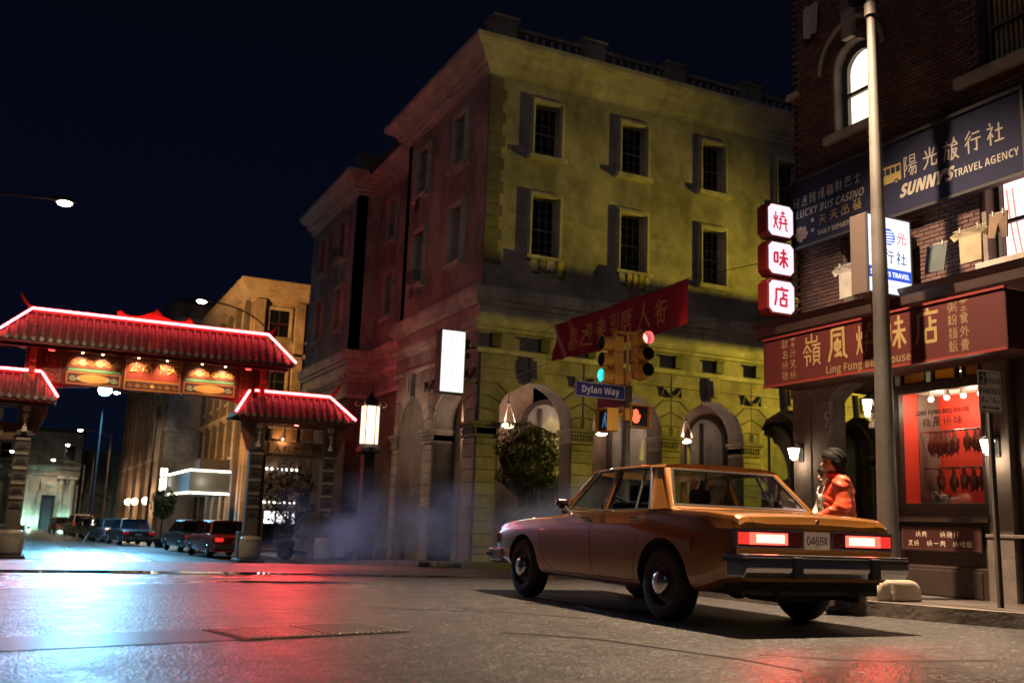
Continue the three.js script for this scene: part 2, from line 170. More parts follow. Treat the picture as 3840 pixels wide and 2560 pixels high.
// ---------- ground ----------
const PROFILE = [[-60, 0], [13, 0], [16, -0.07], [20, -0.15], [23.5, -0.24], [27, -0.4], [30, -0.56], [33, -0.72], [40, -0.77], [60, -0.95], [115, -1.3], [260, -1.8]];
function roadY(z) { const u = -z; for (let i = 1; i < PROFILE.length; i++) if (u <= PROFILE[i][0]) { const [a, b] = PROFILE[i - 1], [c, d] = PROFILE[i]; return lerp(b, d, clamp((u - a) / (c - a), 0, 1)); } return -1.8; }
{
  const speck = vnoise(120, 5), speck2 = vnoise(300, 9), big = fbm(6, 4, 44), stripe = fbm(5, 4, 91);
  const colour = tex(1024, (u, v) => { const a = speck(u, v), b = speck2(u, v), k = 0.006 + 0.02 * big(u, v) + 0.02 * a * a + (a > 0.77 ? 0.26 * Math.pow((a - 0.77) / 0.23, 1.3) : 0) + (b > 0.84 ? 0.36 * (b - 0.84) / 0.16 : 0); return [k * 1.06, k, k * 0.94].map((x) => Math.pow(Math.max(x, 0.005), 1 / 2.2)); }, true, 1 / 2.2);
  const bump = tex(1024, (u, v) => 0.55 * speck(u, v) + 0.45 * speck2(u, v), false, 1 / 2.2);
  // how wet the asphalt is: a film of water on the left of the carriageway, drying towards the kerb
  const wetness = (x, z, u, v) => { const k = smooth(big(u * 1.5, v * 1.5), 0.35, 0.68), b = smooth(stripe(u * 0.5 + v * 0.3, v * 3.4 - u * 1.4), 0.42, 0.6); return clamp(smooth(7.6 - x + 1.6 * (k - 0.5), 0, 4.4) * (0.4 + 0.6 * b) * (0.8 + 0.3 * k), 0, 1); };
  const rough = tex(1024, (u, v) => { const x = -16 + u * 40, z = 4 - v * 40, w = wetness(x, z, u, v); return lerp(0.56, 0.23, w) + 0.1 * (speck(u * 3, v * 3) - 0.5); });
  rough.channel = 1; rough.wrapS = rough.wrapT = THREE.ClampToEdgeWrapping; rough.repeat.set(1, 1);
  M.road = new THREE.MeshStandardMaterial({ map: colour, bumpMap: bump, bumpScale: 0.0075, roughnessMap: rough, roughness: 1 });
  const pos = [], uv = [], uv1 = [], idx = [], xs = [-90, -20, 0, 8, 20, 90]; let rows = 0;
  for (let z = 30; z >= -230; z -= z > -45 ? 1 : 5) { for (const x of xs) { pos.push(x, roadY(z), z); uv.push(x, z); uv1.push((x + 16) / 40, (4 - z) / 40); } rows++; }
  for (let j = 0; j < rows - 1; j++) for (let i = 0; i < xs.length - 1; i++) { const a = j * xs.length + i, b = a + xs.length; idx.push(a, a + 1, b + 1, a, b + 1, b); }
  const g = new THREE.BufferGeometry(); g.setAttribute('position', new THREE.Float32BufferAttribute(pos, 3)); g.setAttribute('uv', new THREE.Float32BufferAttribute(uv, 2)); g.setAttribute('uv1', new THREE.Float32BufferAttribute(uv1, 2)); g.setIndex(idx); g.computeVertexNormals();
  const o = shadowed(new THREE.Mesh(g, M.road)); o.name = 'road'; setting(o); scene.add(o);
}
// standing water in the gutter that crosses the street, and a smaller puddle nearer
function puddle(cx, cz, halfX, halfZ, s, turn = 0) {
  const n = vnoise(16, s), pts = []; for (let i = 0; i < 90; i++) { const a = i / 90 * Math.PI * 2, k = 0.55 + 0.9 * n(i / 90, 0.3) * (0.6 + 0.4 * n(i / 45, 0.7)); const x = Math.cos(a) * halfX * k, z = Math.sin(a) * halfZ * k; pts.push(new THREE.Vector2(x * Math.cos(turn) - z * Math.sin(turn), x * Math.sin(turn) + z * Math.cos(turn))); }
  const g = new THREE.ShapeGeometry(new THREE.Shape(pts)); g.rotateX(-Math.PI / 2); const o = shadowed(new THREE.Mesh(g, M.water)); o.name = numbered('puddle'); o.position.set(cx, Math.max(roadY(cz + halfZ), roadY(cz - halfZ)) + 0.006, cz); setting(o); scene.add(o);
}
M.water = phys([0.012, 0.012, 0.013], 0.03, { ior: 1.33 });
puddle(1.4, -15.75, 4.6, 0.34, 3, 0.02); puddle(6.1, -15.5, 2.2, 0.18, 8, -0.06); puddle(3.1, -12.9, 1.0, 0.16, 21, 0.04); puddle(-4.6, -15.9, 2.8, 0.25, 33);
// a smoother trench patch and tar seams
{
  const patch = std([0.02, 0.02, 0.02], 0.45, { bumpMap: rep(T.grit, 1.4), bumpScale: 0.003 });
  const g = new THREE.PlaneGeometry(5.2, 0.66); g.rotateX(-Math.PI / 2); const o = shadowed(new THREE.Mesh(g, patch)); o.name = 'road_patch'; o.position.set(-1.2, 0.004, -6.55); o.rotation.y = R(15); setting(o); scene.add(o);
  const tar = std([0.012, 0.012, 0.012], 0.4), seam = (pts, w) => { const b = mb(); for (let i = 1; i < pts.length; i++) { const [x0, z0] = pts[i - 1], [x1, z1] = pts[i], l = Math.hypot(x1 - x0, z1 - z0), h = new THREE.PlaneGeometry(l + w * 0.4, w); h.rotateX(-Math.PI / 2); h.rotateY(-Math.atan2(z1 - z0, x1 - x0)); h.translate((x0 + x1) / 2, 0.004 + i * 0.0003, (z0 + z1) / 2); b.add(h); } setting(b.build('road_seam', tar)); };
  seam([[3.4, -7.1], [3.9, -6.6], [4.1, -6.0], [4.3, -5.4], [4.35, -4.9]], 0.035); seam([[4.6, -5.6], [5.0, -5.25], [5.5, -5.1], [6.2, -5.0]], 0.03); seam([[2.6, -9.5], [3.3, -9.1], [4.2, -8.7], [4.7, -8.1]], 0.03);
  const mark = std([0.42, 0.41, 0.40], 0.7, { map: T.stain }), ml = new THREE.PlaneGeometry(1.1, 0.05); ml.rotateX(-Math.PI / 2); const mo = shadowed(new THREE.Mesh(ml, mark)); mo.name = 'road_marking'; mo.position.set(5.35, 0.0045, -9.35); mo.rotation.y = R(72); setting(mo); scene.add(mo);
}
// pavement at the restaurant: kerb line bends away towards the camera, rounds the corner at the signal
const KERB = [[10.3, -3.2], [9.35, -5.3], [8.72, -6.71], [8.4, -7.43], [8.16, -8.21], [8.0, -9.2], [7.92, -10.35], [7.9, -11.6], [7.92, -12.6], [8.05, -13.35], [8.35, -13.95], [8.85, -14.35], [9.6, -14.5], [14, -14.5], [40, -14.5]];
{
  const out = (d) => KERB.map((p, i) => { const a = KERB[Math.max(0, i - 1)], b = KERB[Math.min(KERB.length - 1, i + 1)], x = b[0] - a[0], z = b[1] - a[1], l = Math.hypot(x, z); return [p[0] - z / l * d, p[1] + x / l * d]; });
  const slab = (line, h, name, mat, y0 = -0.35) => { const b = mb(), m = M4().makeRotationX(-Math.PI / 2).setPosition(0, y0, 0); b.extr([...line, [40, -3.2]].map(([x, z]) => [x, -z]), h - y0, m); const o = b.build(name, mat); setting(o); return o; };
  const inner = out(0.16);
  slab(inner, 0.142, 'pavement', M.slab);
  const kb = mb(); for (let i = 1; i < KERB.length; i++) { const q = [KERB[i - 1], KERB[i], inner[i], inner[i - 1]].map(([x, z]) => [x, -z]); kb.extr(q, 0.5, M4().makeRotationX(-Math.PI / 2).setPosition(0, -0.35, 0)); }
  const k = kb.build('kerb', M.kerb); setting(k);
  const parent = scene.getObjectByName('pavement');
  for (let z = -11.3; z < -3.6; z += 0.76) for (let x = 8.9; x < 10.0; x += 0.62) { mb().box(x, x + 0.6, 0.12, 0.146 + rr(0, 0.003), z, z + 0.74).build('paving_slab', rnd() < 0.5 ? M.slab : M.slabB, parent); }
}
// pavement of the arcaded building, following the fall of the street
{
  const strip = (name, x0, x1, zA, zB, mat, lift, n, bevelOut) => { const pos = [], idx = []; for (let i = 0; i <= n; i++) { const z = lerp(zA, zB, i / n), y = roadY(z) + lift; for (const [x, yy] of [[x0, y - 0.5], [x0, y], [x1, y], [x1, y - 0.5]]) pos.push(x, yy, z); } for (let i = 0; i < n; i++) for (let j = 0; j < 3; j++) { const a = i * 4 + j, b = a + 4; idx.push(a, b, b + 1, a, b + 1, a + 1); } idx.push(0, 1, 2, 0, 2, 3, n * 4, n * 4 + 2, n * 4 + 1, n * 4, n * 4 + 3, n * 4 + 2); const g = new THREE.BufferGeometry(); g.setAttribute('position', new THREE.Float32BufferAttribute(pos, 3)); g.setIndex(idx); let h = g.toNonIndexed(); h.computeVertexNormals(); triUV(h); const o = shadowed(new THREE.Mesh(h, mat)); o.name = numbered(name); setting(o); scene.add(o); return o; };
  strip('pavement', 8.5, 13.2, -23.3, -44, M.slab, 0.13, 14); strip('kerb', 8.34, 8.5, -22.2, -44, M.kerb, 0.135, 14);
  strip('pavement', 9.3, 45, -21.75, -26, M.slabB, 0.125, 4); strip('kerb', 9.2, 45, -21.6, -21.75, M.kerb, 0.132, 1);
  strip('pavement', 8.5, 9.3, -22.2, -23.3, M.slab, 0.13, 2); strip('kerb', 8.6, 9.2, -21.75, -22.2, M.kerb, 0.128, 1);
  strip('pavement', 7.6, 30, -52, -160, M.slab, 0.12, 20); strip('pavement', -30, -4.6, -20, -160, M.slab, 0.13, 30);
}
// ---------- the arcaded corner building ----------
const BX = 10.15, BZ = -23.35, YEL = basis([BX, 0, BZ], [1, 0, 0], [0, 0, 1]), RED = basis([BX, 0, BZ], [0, 0, 1], [-1, 0, 0]);
const bld = thing('corner_building', 'four storey corner building with stone arcade, quoins and heavy cornice', 'building', [0, 0, 0]);
{
  const yC = [1.68, 4.55, 7.4, 10.23, 13.08, 15.93], rC = [-1.9, -4.85], AR = 1.1, SP = 3.45, FL = -0.9;
  const arcPts = (c, r, a0, a1, n) => Array.from({ length: n + 1 }, (_, i) => { const a = lerp(a0, a1, i / n); return [c + r * Math.cos(a), SP + r * Math.sin(a)]; });
  function arcadeWall(m, s0, s1, centres, name) { const p = [[s0, FL]]; for (const c of centres) p.push([c - AR, FL], ...arcPts(c, AR, Math.PI, 0, 24), [c + AR, FL]); p.push([s1, FL], [s1, 5.3], [s0, 5.3]); return mb().extr(p, 0.62, m.clone().multiply(M4().makeTranslation(0, 0, -0.65))).build(name, M.joint, bld); }
  arcadeWall(YEL, 0.66, 20, yC, 'arcade_wall'); arcadeWall(RED, -6.45, -0.0, rC, 'arcade_wall');
  // stone blocks: courses of the piers, stepped voussoirs round the arches
  const mats = [M.stone, M.stoneB, M.stone, M.stoneC], cache = new Map(), IN = 0.012, PR = 0.045; let blocks = 0;
  const shrink = (pts) => { const cx = pts.reduce((a, p) => a + p[0], 0) / pts.length, cy = pts.reduce((a, p) => a + p[1], 0) / pts.length; return pts.map(([x, y]) => { const l = Math.hypot(x - cx, y - cy) || 1; return [x - (x - cx) / l * IN * 1.3, y - (y - cy) / l * IN * 1.3]; }); };
  const rest = mb();
  function block(pts, m, c, key) {
    let g = key && cache.get(key); if (!g) { const s = shrink(pts); g = mb().extr(s, PR, M4().makeTranslation(0, 0, -0.03), 0.012).geo(); triUV(g); if (key) cache.set(key, g); }
    const mm = m.clone().multiply(M4().makeTranslation(c, 0, 0));
    if (blocks++ < 296) { const o = shadowed(new THREE.Mesh(g, mats[Math.floor(rnd() * 4)])); o.name = 'stone_block'; o.applyMatrix4(mm); bld.add(o); } else rest.add(g.clone(), mm);
  }
  const rect = (a, b, y0, y1) => [[a, y0], [b, y0], [b, y1], [a, y1]];
  const R2 = 1.52, kink = (y) => { const d = y - SP; return d < R2 * 0.98 ? Math.max(Math.sqrt(R2 * R2 - d * d), 0.3) : 0.3; };
  const foot = (y) => { const k = kink(y), d = y - SP, l = Math.hypot(k, d); return [AR * k / l, SP + AR * d / l]; };
  const rows = [3.42, 3.76, 4.1, 4.44, 4.82, 5.2];
  function half(m, c, dir, midS, tag) {   // the spandrel on one side of an arch, out to the mid line
    for (let i = 0; i < rows.length - 1; i++) {
      const y0 = rows[i], y1 = rows[i + 1], top = y0 > SP + AR + 0.2, a = top ? 0.22 : kink(y0), b = kink(y1);
      const f0 = foot(y0), f1 = foot(y1); let p;
      if (y0 >= 4.8) p = [[0.22, y0], [midS, y0], [midS, y1], [0.24, y1]];
      else if (y1 > 4.8) p = [f0, [a, y0], [midS, y0], [midS, y1], [0.22, y1], [0.2, SP + AR * 0.985]];
      else { const t0 = Math.atan2(f0[1] - SP, f0[0]), t1 = Math.atan2(f1[1] - SP, f1[0]); p = [f0, [a, y0], [midS, y0], [midS, y1], [b, y1], f1]; const t = (t0 + t1) / 2; p.push([AR * Math.cos(t), SP + AR * Math.sin(t)]); }
      if (dir < 0) p = p.map(([x, y]) => [-x, y]).reverse();
      block(p, m, c, tag + dir + i);
    }
  }
  const pier = (m, a, b, key) => { let y = 3.0; for (let k = 0; y > -0.75; k++) { const h = k % 9 === 0 ? 0.16 : 0.325; block(rect(0, b - a, y - h, y), m, a, key + k); y -= h; } };
  function capital(m, a, b, ends) {
    const q = mb(); q.box(a - 0.02, b + 0.02, 3.02, 3.1, -0.66, 0.06).box(a - 0.03, b + 0.03, 3.26, 3.33, -0.67, 0.09).box(a - 0.07, b + 0.07, 3.33, 3.42, -0.71, 0.15, 0.012).box(a, b, 3.1, 3.26, -0.65, 0.02);
    for (let s = a + 0.03; s < b - 0.03; s += 0.085) q.box(s, s + 0.045, 3.12, 3.24, 0.0, 0.075);
    const o = q.build('capital', M.stoneB, bld); o.applyMatrix4(m);
  }
  const jobs = []; yC.forEach((c, i) => jobs.push([YEL, c, 'y', i])); rC.forEach((c, i) => jobs.push([RED, c, 'r', i]));
  for (const [m, c, tag, i] of jobs) {
    const C = tag === 'y' ? yC : rC, gap = tag === 'y' ? 1.425 : 1.475, edge = tag === 'y' ? 1.6 : 1.6;
    half(m, c, 1, tag === 'r' && i === 0 ? 1.86 : gap, tag + (tag === 'r' && i === 0 ? 'e' : '')); half(m, c, -1, tag === 'y' && i === 0 ? 1.64 : tag === 'r' && i === 1 ? 1.56 : gap, tag + (i === 0 || (tag === 'r' && i === 1) ? 'f' : ''));
    // keystone and festoon
    const key = mb().extr([[-0.15, 4.5], [0.15, 4.5], [0.2, 5.2], [-0.2, 5.2]], 0.2, M4().makeTranslation(0, 0, -0.05), 0.015).extr([[-0.09, 4.62], [0.09, 4.62], [0.12, 5.1], [-0.12, 5.1]], 0.06, M4().makeTranslation(0, 0, 0.14), 0.02).build('keystone', M.stone, bld); key.applyMatrix4(m.clone().multiply(M4().makeTranslation(c, 0, 0)));
    const f = mb(); f.tube([[-0.28, 4.78, 0.05], [-0.15, 4.62, 0.09], [0, 4.56, 0.1], [0.15, 4.62, 0.09], [0.28, 4.78, 0.05]], 0.045, 16, 6); for (const s of [-1, 1]) { f.ball(0.3 * s, 4.77, 0.06, 0.065, 1, 1, 0.8, 8); f.cyl([0.31 * s, 4.74, 0.05], [0.34 * s, 4.54, 0.05], 0.045, 0.02, 6); }
    const fo = f.build('festoon', M.bronze, bld); fo.applyMatrix4(m.clone().multiply(M4().makeTranslation(c + gap, 0, 0)));
  }
  for (let i = 0; i < yC.length - 1; i++) { pier(YEL, yC[i] + AR, yC[i + 1] - AR, 'py'); capital(YEL, yC[i] + AR, yC[i + 1] - AR); }
  pier(YEL, 0.0, yC[0] - AR, 'pc'); pier(RED, rC[0] + AR, 0.0, 'pr'); pier(RED, rC[1] + AR, rC[0] - AR, 'pq'); pier(RED, -6.45, rC[1] - AR, 'pz');
  capital(RED, rC[0] + AR, -0.0); capital(RED, rC[1] + AR, rC[0] - AR); capital(RED, -6.45, rC[1] - AR); capital(YEL, 0.66, yC[0] - AR + 0.001);
  // courses for the rest of the street side (recess and far pavilion)
  const REC = basis([BX + 0.85, 0, BZ], [0, 0, 1], [-1, 0, 0]);
  for (let y = -0.5, k = 0; y < 5.1; y += 0.56, k++) { for (let s = -18.7 + (k % 2) * 0.5; s < -12; s += 1.1) block(rect(0, 1.1, y, y + 0.56), RED, s, 'far'); for (let s = -11.9 + (k % 2) * 0.5; s < -7.2; s += 1.1) block(rect(0, 1.1, y, y + 0.56), REC, s, 'far'); }
  if (rest.g.length) { const o = rest.build('stone_blocks', M.stone, bld); o.userData.kind = 'stuff'; }
  mb().box(BX + 0.04, BX + 3, FL, 5.3, -42.1, -35.3).box(BX + 0.89, BX + 3, FL, 5.3, -35.3, -29.8).box(BX + 0.7, BX + 3, FL, 5.3, -29.8, -29.5).build('ground_floor_wall', M.joint, bld);
  // arcade interior: back walls, ceiling, arched windows with blinds
  mb().box(BX + 0.66, BX + 20, FL, 5.1, -26.4, -25.9).box(BX + 2.9, BX + 3.4, FL, 5.1, -29.8, -25.9).build('porch_wall', M.porch, bld);
  mb().box(BX + 0.04, BX + 20, 5.02, 5.28, -29.8, BZ - 0.66).build('porch_ceiling', M.porch, bld);
  const blind = stained([0.55, 0.53, 0.50], 0.8, 0.002);
  const WB = basis([BX, 0, -25.9], [1, 0, 0], [0, 0, 1]);
  for (const c of [3.3, 6.2, 9.05, 11.85, 14.7]) {
    const arch = (w, sp, y0) => [[c - w, y0], [c + w, y0], ...Array.from({ length: 17 }, (_, i) => [c + w * Math.cos(Math.PI * i / 16), sp + w * Math.sin(Math.PI * i / 16)])];
    const w = mb().extr(arch(0.78, 3.7, 1.0), 0.14, WB.clone().multiply(M4().makeTranslation(0, 0, 0.0)), 0, [arch(0.66, 3.7, 1.1).reverse()]).extr(rect(c - 0.26, c - 0.16, 1.1, 4.2), 0.12, WB).extr(rect(c - 0.66, c + 0.66, 2.2, 2.28), 0.11, WB).build('arched_window', M.bronze, bld);
    mb().extr(arch(0.64, 3.7, 2.3), 0.02, WB.clone().multiply(M4().makeTranslation(0, 0, 0.03))).build('roller_blind', blind, w);
    mb().extr(rect(c - 0.64, c + 0.64, 1.12, 2.2), 0.02, WB.clone().multiply(M4().makeTranslation(0, 0, 0.03))).build('pane', M.pane, w);
  }
  // mouldings right round the plan
  const PLAN = [[BX, -42.1], [BX, -35.3], [BX + 0.85, -35.3], [BX + 0.85, -29.8], [BX, -29.8], [BX, BZ], [BX + 20, BZ]];
  const mould = (name, prof, mat) => { const o = shadowed(new THREE.Mesh(moulding(prof, PLAN), mat)); o.name = name; bld.add(o); return o; };
  mould('band_course', [[0, 5.2], [0.08, 5.2], [0.1, 5.24], [0.1, 5.32], [0, 5.34]], M.trim); mould('frieze', [[0.0, 5.3], [0.02, 5.3], [0.02, 5.8], [0, 5.8]], M.stucco);
  mould('ledge', [[0, 5.78], [0.1, 5.8], [0.14, 5.88], [0.2, 5.9], [0.24, 5.98], [0.24, 6.08], [0.05, 6.12], [0.05, 6.48], [0, 6.48]], M.trim);
  mould('string_course', [[0, 6.46], [0.12, 6.48], [0.16, 6.58], [0.24, 6.62], [0.28, 6.8], [0.28, 6.92], [0.24, 6.97], [0, 7.0]], M.trim);
  mould('cornice', [[0, 12.95], [0.06, 12.95], [0.06, 13.05], [0.14, 13.08], [0.16, 13.18], [0.3, 13.2], [0.32, 13.3], [0.36, 13.33], [0.4, 13.42], [0.55, 13.48], [0.66, 13.58], [0.7, 13.62], [0.7, 13.75], [0, 13.84]], M.trim);
  const modillion = mb().box(-0.13, 0.13, 5.36, 5.68, 0.02, 0.22, 0.01).box(-0.15, 0.15, 5.66, 5.72, 0.02, 0.26, 0.01).geo(); triUV(modillion);
  for (let s = 0.4; s < 12; s += 1.43) { const o = shadowed(new THREE.Mesh(modillion, M.bronze)); o.name = 'bracket'; o.applyMatrix4(YEL.clone().multiply(M4().makeTranslation(s, 0, 0))); bld.add(o); }
  // upper walls with their windows
  const wins = [];
  const yw = [[1.24, 2.3], [4.06, 5.15], [6.9, 7.95], [9.78, 10.84], [12.6, 13.66], [15.4, 16.46]], rw = [[-2.4, -1.3], [-5.4, -4.27]], bw = [[-10.8, -9.65]], cw = [[-14.4, -13.2], [-17.2, -16.1]];
  const wallOf = (m, s0, s1, list, t = 0.35) => { const holes = []; for (const [a, b] of list) for (const [y0, y1] of [[7.98, 9.82], [10.84, 12.53]]) { holes.push(rect(a + 0.12, b - 0.12, y0, y1 - 0.14)); wins.push([m, a, b, y0, y1]); } mb().extr(rect(s0, s1, 6.9, 13.1), t, m.clone().multiply(M4().makeTranslation(0, 0, -t)), 0, holes).build('wall', M.stucco, bld); };
  wallOf(YEL, 0, 20, yw); wallOf(RED, -6.45, -0.35, rw); wallOf(REC, -11.95, -6.45, bw); wallOf(RED, -18.75, -11.95, cw);
  mb().box(BX, BX + 0.85, 6.9, 13.1, -35.65, -35.3).build('return_wall', M.stucco, bld); mb().box(BX, BX + 0.9, 6.9, 13.1, -29.8, -29.45).build('return_wall', M.stucco, bld);
  for (const [m, a, b, y0, y1] of wins) {
    const w = mb().extr(rect(a, b, y0 - 0.1, y1), 0.09, m, 0.006, [rect(a + 0.13, b - 0.13, y0, y1 - 0.15).reverse()]).extr(rect(a + 0.05, b - 0.05, y0 - 0.08, y1 - 0.05), 0.035, m.clone().multiply(M4().makeTranslation(0, 0, 0.092)), 0.006, [rect(a + 0.1, b - 0.1, y0, y1 - 0.12).reverse()]).build('window', M.trim, bld);
    mb().extr(rect(a - 0.06, b + 0.06, y0 - 0.13, y0 + 0.01), 0.2, m, 0.012).build('sill', M.trim, w);
    mb().extr(rect(a + 0.12, b - 0.12, y0, y1 - 0.14), 0.01, m.clone().multiply(M4().makeTranslation(0, 0, -0.3))).build('pane', M.pane, w);
    const bars = mb(), x0 = a + 0.12, x1 = b - 0.12, h = y1 - 0.14 - y0, mm = m.clone().multiply(M4().makeTranslation(0, 0, -0.285));
    for (const k of [0.25, 0.5, 0.75]) bars.extr(rect(lerp(x0, x1, k) - 0.008, lerp(x0, x1, k) + 0.008, y0, y0 + h), 0.02, mm); for (const k of [0.17, 0.33, 0.5, 0.67, 0.83]) { const t = k === 0.5 ? 0.025 : 0.008; bars.extr(rect(x0, x1, y0 + h * k - t, y0 + h * k + t), k === 0.5 ? 0.045 : 0.018, mm); }
    bars.build('glazing_bars', M.bar, w);
  }
  // quoins on the corner
  for (let k = 0, y = 7.6; y < 12.6; k++, y += 0.33) { const l = k % 2 ? 0.4 : 0.5; mb().box(BX - 0.02, BX + l, y + 0.012, y + 0.318, BZ - 0.01, BZ + 0.06, 0.02).build('quoin', M.quoin, bld); }
  // roof, parapet and balustrade
  mb().box(BX + 0.1, BX + 20, 13.6, 13.83, -42, BZ - 0.1).build('roof', M.roofTar, bld);
  const ped = (x, z) => { const p = mb().box(x, x + 0.72, 13.8, 14.62, z - 0.6, z, 0.01).box(x - 0.05, x + 0.77, 14.62, 14.74, z - 0.65, z + 0.05, 0.01).build('parapet_pedestal', M.stoneB, bld); };
  for (let i = 0; i < 6; i++) ped(BX + 0.05 + i * 2.86, BZ + 0.02); ped(BX + 0.05, -29.0); ped(BX + 0.05, -35.5); ped(BX + 0.05, -41.4);
  const bal = mb().lathe([[0, 0], [0.06, 0], [0.06, 0.04], [0.035, 0.08], [0.065, 0.22], [0.03, 0.36], [0.06, 0.42], [0.06, 0.46], [0, 0.46]], [0, 0, 0], 8).geo(); triUV(bal);
  for (let i = 0; i < 5; i++) { const x = BX + 0.77 + i * 2.86; mb().box(x, x + 2.14, 14.44, 14.56, BZ - 0.36, BZ - 0.08, 0.01).box(x, x + 2.14, 13.84, 13.97, BZ - 0.36, BZ - 0.08, 0.01).build('rail', M.stoneB, bld); for (let k = 0; k < 8; k++) { const o = shadowed(new THREE.Mesh(bal, M.stoneB)); o.name = 'baluster'; o.position.set(x + 0.15 + k * 0.265, 13.97, BZ - 0.22); bld.add(o); } }
}
// pendant bowl lamps in the arches
function pendant(x, y, z, label, k = 1) {
  const p = thing('pendant_lamp', label, 'lamp', [x, y, z], 0, 'pendant lamps of the arcade');
  mb().ball(0, 0, 0, 0.17, 1, 0.42, 1, 18).build('glass_bowl', glow([1, 0.78, 0.5], 4), p);
  mb().lathe([[0.21, 0.05], [0.225, 0.065], [0.21, 0.085], [0.17, 0.085], [0.17, 0.05]], [0, 0, 0], 24).build('rim', M.chrome, p);
  for (let i = 0; i < 3; i++) { const a = i * 2.1 + 0.5; mb().path([[0.2 * Math.cos(a), 0.08, 0.2 * Math.sin(a)], [0.05 * Math.cos(a), 0.62, 0.05 * Math.sin(a)]], 0.008, 6).build('chain', std([0.5, 0.42, 0.3], 0.4, { metalness: 0.6 }), p); }
  mb().cyl([0, 0.6, 0], [0, 5.05 - y, 0], 0.012).ball(0, 0.62, 0, 0.05).build('stem', M.bronze, p);
  const l = new THREE.PointLight(rgb(1, 0.68, 0.5), 4.5 * k); l.position.set(0, 0.13, 0); l.shadow.radius = 4; l.castShadow = true; p.add(l);
}
pendant(11.55, 3.47, -24.4, 'glowing bowl lamp on three chains in the corner arch beside the shrub'); pendant(14.5, 3.47, -24.4, 'glowing bowl lamp on chains behind the pedestrian signal'); pendant(17.4, 3.45, -24.4, 'glowing bowl lamp on chains in the arch above the car roof'); pendant(10.95, 3.3, -25.3, 'glowing bowl lamp on chains in the arch beside the white vertical sign', 0.8);
